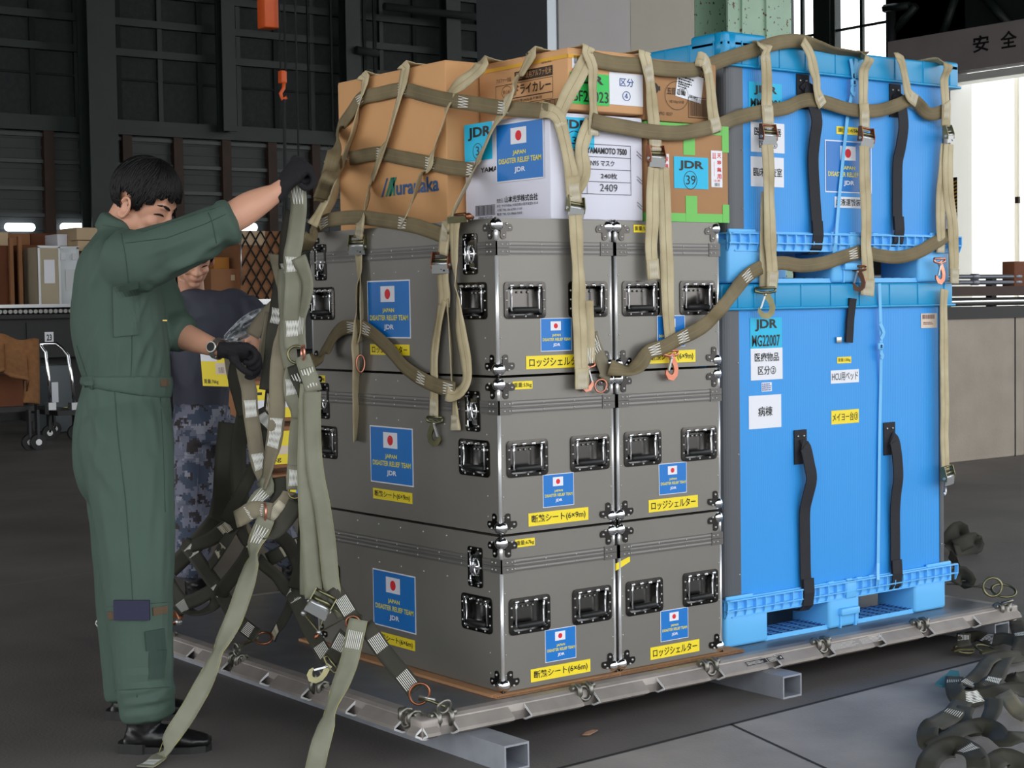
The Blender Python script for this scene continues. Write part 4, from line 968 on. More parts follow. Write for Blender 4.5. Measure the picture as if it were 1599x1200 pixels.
def place(w, off):
    """waypoint -> (point, normal, roll, width factor); w = (px, py, where, roll, extra lift, width factor) or (Vector, normal)"""
    if isinstance(w[0], Vector): return w[0], (w[1] if len(w) > 1 else V((0,0,1))), (w[2] if len(w) > 2 else 0), 1.0
    px, py, s = w[0], w[1], w[2]; roll = w[3] if len(w) > 3 else 0; ex_ = w[4] if len(w) > 4 else 0; wf = w[5] if len(w) > 5 else 1.0
    if isinstance(s, str):
        ax, val, n = SURF[s]; o = off+ex_; return on(ax, val+n[ax]*o, px, py), n, roll, wf
    if isinstance(s, tuple):
        if s[0] == 'zc': p = on(2, s[1], px, py); return p, ((CAM-p).normalized()*.75+V((0,0,.55))).normalized(), roll, wf
        if s[0] == 'z': return on(2, s[1], px, py), V((0,0,1)), roll, wf
        a, b_ = s; n = V((b_[1]-a[1], a[0]-b_[0], 0)).normalized(); n = n if n.dot(CAM-V((a[0],a[1],0))) > 0 else -n
        p = onv(px, py, a, b_); return p+n*0, n, roll, wf
    p = at(px, py, s); return p, (CAM-p).normalized(), roll, wf
class Ribbon:
    def __init__(s, wp, w=.048, t=.0026, off=.005, wob=1.0, seed=0, step=.012):
        s.w, s.t = w, t; A = [place(q, off) for q in wp]; s.wi = []; P = []; N = []; WF = []
        r = random.Random(seed*17+len(wp))
        n = len(A)
        for i in range(n-1):
            L = (A[i+1][0]-A[i][0]).length; k = max(2, int(L/step)); s.wi.append(len(P))
            p0, p1, p2, p3 = A[max(i-1,0)][0], A[i][0], A[i+1][0], A[min(i+2,n-1)][0]
            for j in range(k):
                t_ = j/k; P.append(.5*((2*p1)+(p2-p0)*t_+(2*p0-5*p1+4*p2-p3)*t_*t_+(3*p1-p0-3*p2+p3)*t_**3))
                f = t_*t_*(3-2*t_); N.append((A[i][1].lerp(A[i+1][1], f).normalized(), A[i][2]*(1-f)+A[i+1][2]*f)); WF.append(A[i][3]*(1-f)+A[i+1][3]*f)
        s.wi.append(len(P)); P.append(A[-1][0].copy()); N.append((A[-1][1], A[-1][2])); WF.append(A[-1][3])
        s.F = []; o = V((r.random()*50, r.random()*50, seed))
        for i, p in enumerate(P):
            T = P[min(i+1,len(P)-1)]-P[max(i-1,0)]; T = T.normalized() if T.length > 1e-8 else V((0,0,1))
            nn, roll = N[i]; nn = nn-T*nn.dot(T); nn = nn.normalized() if nn.length > 1e-4 else T.orthogonal().normalized()
            d = i*step; a = math.radians(roll)+wob*.16*noise.noise(o+V((d*7,0,0))); W = T.cross(nn); 
            n2 = nn*math.cos(a)+W*math.sin(a); W2 = T.cross(n2)
            q = p+N[i][0]*(.0035*wob*(noise.noise(o+V((0,d*9,3)))+.6))
            s.F.append((q, T, W2, n2, s.w*WF[i]))
    def idx(s, u):
        i = int(u); f = u-i; i = min(i, len(s.wi)-1)
        j = min(i+1, len(s.wi)-1); return s.wi[i]*(1-f)+s.wi[j]*f
    def mesh(s, mb, m, lift=0.0, i0=0, i1=None, edge=None, wmul=1.0):
        F = s.F[int(i0):(None if i1 is None else max(int(i1)+1, int(i0)+2))]; n = len(F); vs = []
        for (p, T, W, N, w) in F:
            w = w*wmul; c = p+N*lift
            vs += [c-W*w/2, c-W*w/4+N*.0004, c-N*.0002, c+W*w/4+N*.0004, c+W*w/2]
            d = N*s.t; vs += [c-W*w/2+d, c-W*w/4+d*1.25, c+d*.9, c+W*w/4+d*1.25, c+W*w/2+d]
        fs = []
        for i in range(n-1):
            a, b_ = i*10, i*10+10
            for k in range(4): fs.append((a+k+1, a+k, b_+k, b_+k+1)); fs.append((a+5+k, a+6+k, b_+6+k, b_+5+k))
            fs.append((a, a+5, b_+5, b_)); fs.append((a+9, a+4, b_+4, b_+9))
        fs += [(0,1,2,3,4,9,8,7,6,5), tuple((n-1)*10+q for q in (5,6,7,8,9,4,3,2,1,0))]
        mb.add(vs, fs, m, True)
        if edge:
            for sg in (-1, 1): mb.tube([p+W*(sg*w*.49)+N*(lift+s.t*.5) for (p,T,W,N,w) in F[::2]], .0012, edge, 4)
    def stitch(s, mb, u, m, L=.045, k=4, style='z', lift=0.0):
        """sewn zigzag across the strap around waypoint u"""
        c = s.idx(u); st = .012; h = L/2/st; i0 = max(0, int(c-h)); i1 = min(len(s.F)-1, int(c+h)+1)
        def fr(x):
            x = min(max(x, 0), len(s.F)-1.001); i = int(x); f = x-i; A, B = s.F[i], s.F[i+1]
            return A[0].lerp(B[0], f), A[1], A[2].lerp(B[2], f).normalized(), A[3].lerp(B[3], f).normalized(), A[4]
        Z = s.t*1.3+.0008+lift
        def seg(x0, v0, x1, v1, wd=.0010):
            a, b_ = fr(x0), fr(x1); p = a[0]+a[2]*(v0*a[4])+a[3]*Z; q = b_[0]+b_[2]*(v1*b_[4])+b_[3]*Z
            d = (q-p); 
            if d.length < 1e-6: return
            sd = d.normalized().cross(a[3])*wd; mb.add([p-sd, q-sd, q+sd, p+sd], [(0,1,2,3)], m)
        n = k*2
        for i in range(n):
            v0 = -.36+.72*i/n; v1 = -.36+.72*(i+1)/n
            if style == 'z': seg(c-h if i % 2 == 0 else c+h, v0, c+h if i % 2 == 0 else c-h, v1)
            elif style == 'x': seg(c-h, v0, c+h, v1); seg(c+h, v0, c-h, v1)
            else:
                vv = -.36+.72*i/(n-1); seg(c-h, vv, c+h, vv, .0011)
SEED = [0]
def strap(net, wp, m, w=.048, off=.005, st=(), patch=(), wob=1.0, edge=None, th=m_thr, style='z', name='strap'):
    SEED[0] += 1; R_ = Ribbon(wp, w, .0026, off, wob, SEED[0]); b = MB(); R_.mesh(b, m, edge=edge)
    if m in (m_webh, m_webv):                       # the seam sewn along the middle
        for (p, T, W, N, q), (p2, T2, W2, N2, q2) in zip(R_.F[:-1], R_.F[1:]):
            z = R_.t*.9+.0006; b.add([p-W*.0006+N*z, p2-W2*.0006+N2*z, p2+W2*.0006+N2*z, p+W*.0006+N*z], [(3,2,1,0)], m_sewn)
    for (u0, u1) in patch: R_.mesh(b, m, .003, R_.idx(u0), R_.idx(u1), wmul=1.04)
    for q in st:
        u, sty = (q, style) if not isinstance(q, tuple) else q
        lf = .003 if any(a <= u <= c for a, c in patch) else 0
        R_.stitch(b, u, th if sty != 'b' else m_thr2, .045 if sty != 'b' else .05, 4, 'x' if sty == 'b' else sty, lf)
    return b.build(name, None, net)
def plate_path(mb, pts, ws, O, X, Y, N, t, m):
    n = len(pts); L = []; Rr = []
    for i in range(n):
        a, b_ = pts[max(i-1,0)], pts[min(i+1,n-1)]; dx, dy = b_[0]-a[0], b_[1]-a[1]; l = math.hypot(dx, dy); nx, ny = -dy/l, dx/l
        L.append((pts[i][0]+nx*ws[i]/2, pts[i][1]+ny*ws[i]/2)); Rr.append((pts[i][0]-nx*ws[i]/2, pts[i][1]-ny*ws[i]/2))
    vs = [O+X*p[0]+Y*p[1]+N*z for i in range(n) for p, z in ((L[i],0),(Rr[i],0),(Rr[i],t),(L[i],t))]
    fs = [(4*i+k, 4*i+(k+1)%4, 4*i+4+(k+1)%4, 4*i+4+k) for i in range(n-1) for k in range(4)]+[(3,2,1,0), (4*n-4,4*n-3,4*n-2,4*n-1)]
    mb.add(vs, fs, m)
def axes(Y, N):
    Y = V(Y).normalized(); N = V(N); N = (N-Y*N.dot(Y)).normalized(); return Y.cross(N).normalized(), Y, N
def snap_hook(net, O, Y, N, m, s=1.0, flip=1, name='snap_hook'):
    """flat snap hook hanging from O along -Y, facing N"""
    X, Y, N = axes(Y, N); X = X*flip; b = MB()
    q = [(0,-.010),(.006,-.024),(.016,-.040),(.021,-.056),(.018,-.073),(.006,-.083),(-.008,-.080),(-.017,-.069),(-.019,-.058)]
    plate_path(b, [(x*s, y*s) for x, y in q], [.020*s,.019*s,.017*s,.017*s,.018*s,.019*s,.017*s,.012*s,.005*s], O-N*.003, X, Y, N, .006, m)
    e = .029*s; b.tube([O+X*e+Y*.0, O+X*e-Y*.012, O+X*.010*s-Y*.016, O-X*.010*s-Y*.016, O-X*e-Y*.012, O-X*e, ], .0042*s, m, 8); b.cyl(O-X*e, O+X*e, .0042*s, m, 8)
    b.obox(O+X*(-.016*s)-Y*(.060*s)+N*.002, X*.006+Y*(.0), Y*(.036*s)+X*(.012*s), N*.006, m_plt); b.ball(O-Y*.02*s+N*.005, .005*s, m_plt, 10, 6)
    return b.build(name, None, net)
def cam_buckle(net, O, Y, N, tilt=0.0, s=1.0, mc=None, marks=True):
    X, Y, N = axes(Y, N); 
    if tilt: a = math.radians(tilt); X, Y = X*math.cos(a)+Y*math.sin(a), Y*math.cos(a)-X*math.sin(a)
    b = MB(); mc = mc or m_brz; e = .030*s
    for sg in (-1, 1):
        P = [(-.004,-.012), (.018,-.016), (.020,.004), (.012,.036), (-.002,.036)]
        b.prism([(p[0]*s, p[1]*s) for p in P], O+X*(sg*e-(.0015)), N, Y, X, .003, mc); b.cyl(O+X*(sg*e)+N*.010*s-Y*.004*s, O+X*(sg*(e+.005))+N*.010*s-Y*.004*s, .005*s, m_plt, 10)
    b.cyl(O-X*e+Y*.032*s+N*.004, O+X*e+Y*.032*s+N*.004, .0045*s, mc, 10); b.cyl(O-X*e+Y*.012*s+N*.008*s, O+X*e+Y*.012*s+N*.008*s, .006*s, m_zinc, 12); b.cyl(O-X*e-Y*.001*s+N*.012*s, O+X*e-Y*.001*s+N*.012*s, .006*s, m_plt, 12)
    b.obox(O-X*(e+.001)-Y*.030*s+N*.010*s, X*(2*e+.002), Y*.026*s+N*.006*s, N*.003, m_plt)
    q = O-X*(e*.6)-Y*.022*s+N*(.0135*s+.0008)
    if marks:
        for k, (x, y) in enumerate(((.0,.006),(.013,.010),(.020,.003),(.030,-.002))): b.obox(q+X*x*s+Y*y*s+N*.0012, X*.006*s, Y*.005*s, N*.0006, m_blk)
    return b.build('cam_buckle', None, net)
def ring_part(net, O, X, Y, R, r, m, name='ring', a0=0, a1=2*PI, sy=1.0):
    b = MB(); b.ring(V(O), V(X).normalized(), V(Y).normalized(), R, r, m, a0, a1, 28, 8, sy); return b.build(name, None, net)
def pl(px, py, s, off=.0): return place((px, py, s), off)[0]
UP = V((0,0,1)); NX, NY = V((-1,0,0)), V((0,-1,0))
# ---------------------------------------------------------------- the tan top net over the load
net = thing('cargo_net', 'tan webbing cargo net draped over the cartons, grey cases and blue crates', 'cargo net', (0,0,0))
AC = ((XA-.005,.572), (XC-.012,.10)); AB = ((XA-.005,.572), (XB-.012,.10))          # upright planes bridging from carton to carton
def topL(px, py, x, back, s): p = pl(px, py, s, .004); return [(p+V((back,.0,.004)), UP), (p+V((.012,0,.006)), V((-.5,0,.8)))]
def topF(px, py, s, back=.25): p = pl(px, py, s, .004); return [(p+V((0,back,.006)), UP), (p+V((0,.012,.008)), V((0,-.5,.8)))]
# cross straps on the left side
strap(net, [(500,315,5.75,20),(508,290,5.7,20),(520,245,5.65,10),(531,205,'A'),(547,178,'A'),(565,154,'A'),(592,147,'A'),(629,140,'A'),(660,147,'A'),(694,155,'A'),(740,162,AC),(787,169,AC),(825,172,AC),(856,174,AC)], m_webh, st=[5,7,9.7,11], off=.010)
strap(net, [(500,310,5.7,10),(505,297,5.66,10),(515,275,5.6),(537,251,'A'),(556,246,'A'),(575,242,'A'),(596,240,'A'),(625,246,'A'),(672,255,'A'),(700,261,AC),(740,266,AC)], m_webh, st=[3.2,6,8,9.9], off=.010)
strap(net, [(476,392,5.75,35),(484,372,5.7,30),(492,359,'L',10,.02),(510,346,'L'),(535,341,'L'),(565,340,'L'),(597,344,'L'),(630,349,'L'),(660,356,'L'),(692,368,'L')], m_webh, st=[3,7], off=.009)
strap(net, [(478,585,5.75,20),(486,566,5.7,15),(507,552,'L',15,.02),(522,527,'L'),(536,513,'L'),(552,511,'L'),(570,513,'L'),(590,527,'L'),(615,552,'L'),(635,575,'L'),(660,592,'L'),(684,603,'L',0,.012),(712,609,'L',0,.012)], m_webh, off=.016, st=[(4.9,'z'),(6.2,'z'),(10,'z'),(11.6,'z')])
# a beige strap hanging behind the far left corner
strap(net, [(512,245,5.8,30),(520,262,5.78,20),(512,305,5.75,60),(500,330,5.75,60),(488,352,5.75,40)], m_webv)
# long straps down the left side
strap(net, topL(572,121,0,.4,'A')+[(572,122,'A'),(568,140,'A',20),(564,156,'A',30),(555,200,'A',55),(543,235,'A',60),(535,260,'A',62),(526,290,'A',62),(498,350,'L',40,.02)], m_webv, off=.016)
strap(net, topL(636,105,0,.4,'A')+[(635,106,'A'),(631,125,'A'),(624,156,'A',18),(606,220,'A',26),(596,240,'A',10),(588,265,'A',18),(580,292,'A',18),(566,345,'L'),(564,356,'L'),(562,372,'L')], m_webv, off=.016, st=[(10.2,'b')], patch=[(9.4,11)])
strap(net, [(560,392,'L'),(562,420,'L',10),(560,450,'L',40),(558,490,'L',30),(557,520,'L',50,.016),(556,540,'L',62,.016),(558,570,'L',60,.01),(557,610,'L',60),(558,640,'L',60),(557,668,'L',50),(556,690,'L',40)], m_webv, off=.012)
strap(net, [(563,425,'L',30),(566,470,'L',45),(566,510,'L',40),(563,535,'L',55)], m_webv, off=.010)
strap(net, topL(757,99,0,.3,'BL')+[(754,101,AB),(738,118,AB,15),(722,130,AB,0),(708,142,AC,20),(702,156,AC,10),(695,185,'A',40),(682,225,'A',45),(672,255,'A',10),(660,275,'A',30),(632,346,'L',0)], m_webv, off=.016)
strap(net, topL(834,83,0,.3,'BL')+[(832,85,'BL'),(812,122,'BL',24),(800,145,AC,24),(788,168,AC,10),(774,195,'CL',30),(758,230,'CL',34),(745,262,'CL',10),(703,342,'L',10),(698,356,'L'),(696,375,'L'),(694,398,'L')], m_webv, off=.017, st=[(10.4,'b')], patch=[(9.4,12)])
# slack tails by the latch
strap(net, [(712,338,'L',-10,.02),(710,365,'L',0,.02),(711,400,'L',8,.015),(713,430,'L',30,.015),(714,446,'L',45,.012),(718,480,'L',20,.012),(722,520,'L',0,.012),(728,560,'L',0,.012),(731,590,'L',5,.015),(724,608,'L',15,.02),(711,617,'L',25,.02),(698,614,'L',0,.02)], m_webv, off=.012)
strap(net, [(693,422,'L'),(693,440,'L'),(695,460,'L'),(694,478,'L')], m_webv, off=.012, w=.058)
strap(net, [(693,468,'L',8),(686,505,'L',14),(680,550,'L',6),(679,600,'L',0),(679,625,'L',0),(678,650,'L',0)], m_webv, off=.012, st=[(4.5,'b')])
strap(net, [(697,470,'L',20),(703,500,'L',40),(706,540,'L',45),(707,590,'L',40),(711,625,'L',20),(713,650,'L',12),(714,672,'L',0)], m_webv, off=.009, st=[(5.6,'b')], patch=[(5.1,6)])
b = MB(); p = pl(722,342,'L',.02); b.tube([p+V((0,.05,.0)), p+V((-.01,.02,.012)), p+V((-.01,-.03,.012)), p+V((0,-.055,.0))], .006, m_brz, 8); b.obox(p+V((-.02,-.05,-.012)), V((.005,0,0)), V((0,.10,0)), V((0,0,.02)), m_zinc); b.ball(p+V((-.02,-.06,.004)), .011, m_brz, 12, 8); b.build('cam_buckle', None, net)
snap_hook(net, pl(679,652,'L',.016), UP, NX+V((0,-.35,0)), m_zinc, 1.0, -1)
cam_buckle(net, pl(560,384,'L',.016), UP, NX+V((0,-.5,0)), 0, 1.0, m_zinc)
cam_buckle(net, pl(691,412,'L',.016), UP, NX+V((0,-.4,0)), 0, 1.0, m_brz)
ring_part(net, pl(563,568,'L',.02), V((0,.3,0))+NX, UP, .014, .0032, m_copz, 'hook', sy=2.0)
# front of the cartons
strap(net, topF(926,78,'C')[:1]+[(pl(918,76,'C',.004)+V((0,.012,.006)), V((0,-.5,.8))),(915,82,'C',-10),(924,104,'C',-10),(924,135,'C',-20),(925,165,'C',-20),(926,192,'C'),(926,212,'C')], m_webv, off=.016, st=[(6.4,'b')], w=.044)
strap(net, [(918,84,'C',-10),(906,112,'C',25),(888,145,'C',20),(876,170,'C',0),(872,184,'C',0)], m_webv, off=.012)
strap(net, [(846,172,AC,0),(862,176,'C',-10),(872,186,'C'),(880,215,'C',-8),(887,250,'C',-8),(892,275,'C'),(894,298,'C'),(896,318,'C')], m_webv, off=.018, st=[(1.8,'b'),(6.2,'b')], patch=[(5.3,7)], w=.052)
strap(net, [(922,190,'C'),(912,212,'C',10),(906,235,'C',0),(910,262,'C',30),(908,280,'C',50),(898,296,'C',30)], m_webv, off=.013)
cam_buckle(net, pl(896,325,'C',.018), V((.12,0,1)), NY, 0, 1.0, m_zinc, False)
strap(net, [(897,336,'F'),(899,365,'F'),(901,410,'F',-6),(903,450,'F',4),(903,480,'F'),(905,520,'F'),(906,560,'F'),(907,582,'F'),(907,608,'F')], m_webv, off=.022, st=[(7.5,'b')], patch=[(6.95,8)], w=.054)
strap(net, [(913,470,'F',30),(916,520,'F',30),(917,550,'F',20),(918,568,'F')], m_webv, off=.014, st=[(2.4,'z')])
snap_hook(net, pl(917,566,'F',.014), UP, NY, m_copz, 1.0, -1)
strap(net, [(921,520,'F',30),(925,535,'F',10),(933,552,'F'),(940,570,'F'),(944,583,'F'),(941,593,'F')], m_webt, off=.010, st=[(1.3,'z')])
ring_part(net, pl(938,603,'F',.02), V((.9,-.3,.25)), V((-.2,0,1)), .020, .003, m_copz)
# upper cross straps on the front
strap(net, [(916,90,'C'),(940,96,'C'),(965,100,'C'),(1005,103,'C'),(1040,108,'C'),(1080,109,'C'),(1105,102,'LID'),(1130,93,'LID'),(1155,85,'LID'),(1187,75,'LID'),(1213,67,'LID'),(1238,64,'LID'),(1256,66,'LID',15),(1272,71,'LID',50),(1297,79,'LID',70),(1330,84,'LID',70),(1350,86,'LID',60)], m_webh, off=.009)
strap(net, [(924,188,'C'),(940,193,'C'),(975,199,'C'),(1018,206,'C'),(1060,208,'C'),(1095,202,'C'),(1123,195,'B',0,.03),(1147,185,'B'),(1187,175,'B'),(1225,169,'B'),(1245,160,'B'),(1262,156,'B'),(1280,158,'B'),(1294,162,'B'),(1331,172,'B'),(1369,173,'B'),(1400,164,'B'),(1413,158,'B'),(1426,157,'B',10),(1436,166,'B',45),(1446,176,'B',20),(1460,178,'B',0),(1478,170,'B')], m_webh, off=.024)
strap(net, [(1484,366,'B',10,.0),(1474,370,'B',10,.0),(1458,380,'B',10),(1430,395,'B',0),(1400,402,'B',-8),(1370,399,'B',0),(1345,394,'B'),(1320,400,'B'),(1285,411,'B'),(1250,415,'B'),(1220,411,'B'),(1195,415,'B'),(1170,428,'B'),(1150,450,'B',10,.02),(1128,478,'F',0,.025),(1105,503,'F'),(1085,517,'F'),(1060,529,'F'),(1035,542,'F'),(1012,550,'F'),(1000,568,'F',30),(985,579,'F',55),(968,577,'F',30),(950,574,'F',-20)], m_webh, off=.028, st=[(6.6,'z'),(12.2,'z'),(16.8,'z'),(18.6,'z')])
# long straps down the front
strap(net, topF(1003,85,'C')+[(1005,86,'C'),(1010,105,'C'),(1014,130,'C',-8),(1017,160,'C'),(1020,190,'C'),(1021,215,'C'),(1022,236,'C')], m_webv, off=.017, st=[(3.4,'b'),(7.3,'b')], patch=[(6.5,8)])
cam_buckle(net, pl(1022,246,'C',.018), UP, NY, 0, 1.05, m_brz, False)
strap(net, [(1020,262,'C'),(1018,300,'C'),(1018,340,'F',0),(1016,380,'F'),(1017,405,'F'),(1019,437,'F')], m_webv, off=.024, st=[(4.5,'b')], patch=[(4.0,5)], w=.05)
strap(net, [(1034,262,'C',8),(1036,320,'C',10),(1038,370,'F',14),(1040,420,'F',20),(1042,470,'F',10),(1044,510,'F'),(1046,532,'F'),(1047,548,'F')], m_webv, off=.013, st=[(6.3,'b')], w=.046)
snap_hook(net, pl(1047,548,'F',.020), UP, NY, m_copz, 1.05, 1)
strap(net, [(1086,92,'C',30),(1098,94,'C'),(1104,110,'C',-8),(1109,140,'C',-8),(1111,170,'C'),(1114,190,'C',8),(1118,206,'C',8)], m_webv, off=.018, st=[(1.6,'b'),(5.6,'b')])
strap(net, [(pl(1188,67,'LID',.0)+V((0,.3,.01)), UP),(1190,70,'LID',-5),(1194,85,'LID'),(1196,110,'B',0,.01),(1196,145,'B'),(1196,165,'B'),(1197,180,'B'),(1198,200,'B')], m_webv, off=.030, st=[(1.9,'b'),(6,'b')], patch=[(5.2,7)])
cam_buckle(net, pl(1197,212,'B',.032), UP, NY, 0, 1.08, m_brz, False)
strap(net, [(1197,226,'B'),(1199,260,'B'),(1200,310,'B',-5),(1201,350,'B'),(1202,378,'B',8),(1203,398,'B'),(1205,424,'B'),(1203,450,'B',-10)], m_webv, off=.042, w=.054, st=[(6.6,'b')], patch=[(6,7)])
strap(net, [(1196,300,'B',10),(1194,350,'B',10),(1193,400,'B',10),(1194,430,'B',40),(1194,450,'B',50)], m_webv, off=.030, w=.04)
snap_hook(net, pl(1195,450,'LID',.03), UP, NY+V((-.9,0,0)), m_zinc, 1.15, 1)
strap(net, [(1252,64,'LID',-15),(1264,84,'LID',-8),(1269,105,'B',0,.012),(1274,125,'B',-10),(1275,140,'B',-12),(1280,156,'B'),(1284,165,'B')], m_webv, off=.033, st=[(5.5,'b')])
strap(net, [(pl(1349,87,'LID',.0)+V((0,.3,.01)), UP),(1350,87,'LID'),(1348,110,'LID'),(1347,140,'B',0,.01),(1347,162,'B'),(1348,180,'B'),(1348,205,'B')], m_webv, off=.030, st=[(5.3,'b')], patch=[(4.3,6)])
cam_buckle(net, pl(1350,216,'B',.032), UP, NY, -6, 1.08, m_brz, False)
strap(net, [(1348,228,'B'),(1349,260,'B'),(1351,310,'B',5),(1352,360,'B'),(1351,385,'B',-6),(1353,410,'B'),(1354,436,'B',8),(1352,462,'B',15)], m_webv, off=.042, w=.054, st=[(6.6,'b')], patch=[(6.1,7)])
snap_hook(net, pl(1340,416,'B',.03), UP, NX+V((0,-.25,0)), m_brz, 1.0, 1)
strap(net, [(1398,92,'LID',-25),(1406,95,'LID',-8),(1412,120,'LID',-8),(1416,140,'B',0,.012),(1420,150,'B'),(1430,158,'B')], m_webv, off=.034, st=[(4.6,'b')])
strap(net, [(pl(1472,96,'LID',.0)+V((0,.3,.01)), UP),(1472,97,'LID'),(1473,125,'LID'),(1474,150,'B',0,.01),(1475,165,'B'),(1475,180,'B',-6),(1475,198,'B',-6)], m_webv, off=.030, st=[(4.5,'b')], patch=[(3.8,6)])
cam_buckle(net, pl(1478,211,'B',.032), V((-.1,0,1)), NY+V((.3,0,0)), 0, 1.0, m_zinc, True)
strap(net, [(1474,225,'B'),(1472,260,'B',8),(1468,310,'B',10),(1467,350,'B',5),(1468,372,'B'),(1468,395,'B')], m_webv, off=.028, w=.045, st=[(4.6,'b')])
strap(net, [(1480,225,'B',5),(1479,260,'B',8),(1481,310,'B',10),(1486,350,'B',5),(1488,390,'B'),(1488,420,'B'),(1488,443,'B')], m_webv, off=.036, w=.052, st=[(5.5,'b')], patch=[(5.0,6)])
snap_hook(net, pl(1467,404,'LID',.036), UP, NY, m_copz, 1.05, 1)
strap(net, [(1474,452,'B'),(1472,480,'B',-5),(1473,540,'B'),(1474,600,'B',4),(1474,660,'B'),(1474,700,'B'),(1475,735,'B')], m_webv, off=.032, w=.046)
cam_buckle(net, pl(1477,744,'B',.034), UP, NY+V((.2,0,0)), 4, 1.1, m_zinc, False)
b = MB(); p = pl(1476,770,'B',.034); b.tube([p+V((0,0,.02)), p+V((.004,0,.0)), p+V((-.004,0,-.008)), p+V((-.008,0,.004))], .0045, m_plt, 8); b.build('hook', None, net)

# ---------------------------------------------------------------- the olive side net in the man's hands
net2 = thing('cargo_net', 'olive webbing side net hanging from the black glove down to the pallet rings', 'cargo net', (0,0,0))
O = lambda *a, **k: strap(net2, *a, **k)
O([(462,268,5.10,10),(464,290,5.10,10),(467,320,5.10,20),(464,350,5.11,15),(460,380,5.12,8),(456,402,5.12,0),(458,440,5.13,-15),(456,480,5.13,-10),(456,512,5.14,-8),(459,545,5.14,0)], m_oliv, st=[(1.5,'z'),(5.3,'x'),(8.0,'x')], patch=[(7.7,9)], w=.052)
O([(456,330,5.14,40),(450,360,5.16,30),(447,390,5.16,30),(446,415,5.16,30),(449,428,5.15,60)], m_olid, st=[(3.6,'x')])
O([(466,402,5.12,0),(476,425,5.11,30),(481,445,5.11,40),(478,470,5.12,50),(471,498,5.13,60),(470,520,5.13,55),(471,545,5.13,50)], m_oliv, w=.046, st=[(4.5,'z')])
O([(446,420,5.16,20),(447,460,5.16,10),(449,500,5.16,20),(450,540,5.17,10),(455,575,5.17,30)], m_oliv, w=.05)
O([(430,398,5.3,-30),(436,425,5.25,-40),(442,460,5.22,-55),(444,495,5.2,-60),(443,520,5.2,-35),(438,545,5.19,-8),(434,580,5.18,0),(433,630,5.18,8),(431,665,5.18,0),(428,690,5.19,15),(421,720,5.2,45),(416,745,5.2,60),(408,762,5.2,50)], m_webt, st=[(8.0,'x'),(8.9,'x')], w=.05)
O([(432,405,5.32,-10),(440,430,5.3,-20),(436,470,5.3,-20),(429,520,5.28,-15),(424,570,5.28,-15),(418,610,5.28,0)], m_olid, w=.055, st=[(2.5,'x')])
O([(444,464,5.4,20),(432,476,5.4,10),(418,490,5.4,0),(404,508,5.4,0),(394,525,5.4,10)], m_webt, w=.045)
O([(421,488,5.33,-20),(416,520,5.33,-30),(410,548,5.33,-40),(413,575,5.33,-20),(425,600,5.33,40),(431,622,5.33,50)], m_webt, w=.03)
# ring and the pale straps that drop to the tensioner
ring_part(net2, at(463,554,5.13), CR, CU, .026, .0042, m_zinc); ring_part(net2, at(473,551,5.11), CR*.35-CF*.9, CU, .018, .0036, m_copz, 'hook', sy=1.2)
O([(460,570,5.14,20),(466,590,5.13,0),(473,604,5.12,0),(478,618,5.12,0)], m_olid, st=[(1.5,'z')])
O([(472,556,5.11,20),(478,575,5.11,-10),(485,595,5.10,-10),(490,612,5.10,-8)], m_oliv, st=[(1.7,'z')], patch=[(1.0,3)])
O([(482,600,5.10,-8),(480,640,5.10,-6),(479,690,5.10,-4),(478,740,5.1,0),(480,800,5.1,0),(484,850,5.1,0),(488,900,5.1,0),(490,935,5.1,0)], m_oliv, edge=m_yedge, w=.052)
O([(488,612,5.09,8),(488,660,5.09,10),(490,710,5.09,12),(495,750,5.09,12),(503,790,5.09,6),(510,840,5.09,0),(514,880,5.09,0),(517,910,5.09,12),(524,940,5.09,30),(536,962,5.09,40)], m_oliv, edge=m_yedge, w=.05)
O([(476,640,5.12,25),(477,700,5.12,30),(479,780,5.12,20),(479,850,5.12,30),(478,930,5.12,40)], m_oliv, edge=m_yedge, w=.045)
# middle chain
O([(458,575,5.16,-30),(455,590,5.16,-10),(456,615,5.16,0),(463,640,5.16,40),(466,655,5.16,30)], m_oliv, st=[(1.6,'x')])
O([(467,655,5.15,10),(463,690,5.15,0),(462,720,5.15,0),(460,745,5.15,0),(460,765,5.15,0)], m_oliv, edge=m_yedge, st=[(3.0,'x')], patch=[(2.3,4)])
ring_part(net2, at(460,769,5.15), CR, CU, .019, .004, m_zinc)
O([(452,768,5.15,-30),(449,778,5.15,-10),(440,790,5.15,0),(424,806,5.15,0),(414,816,5.15,10)], m_webt, st=[(2.5,'b')])
O([(466,770,5.15,20),(470,780,5.15,30),(474,795,5.16,40),(478,812,5.16,45)], m_olid, st=[(2.2,'z')])
O([(463,784,5.13,0),(455,800,5.13,0),(440,820,5.13,5),(425,832,5.13,20),(405,832,5.13,40)], m_olid, w=.05)
b_ = O([(424,800,5.14,0),(410,798,5.14,0),(395,797,5.14,0),(380,806,5.15,0),(368,812,5.16,20)], m_webt, st=[(1.9,'r')], w=.054)
ring_part(net2, at(413,800,5.13), CR*.3-CF*.9, CU, .024, .004, m_copz, 'hook', sy=1.1)
O([(414,745,5.2,30),(418,765,5.19,10),(405,775,5.18,0),(398,785,5.17,0),(392,797,5.16,0)], m_oliv, st=[(2.3,'z')], w=.042)
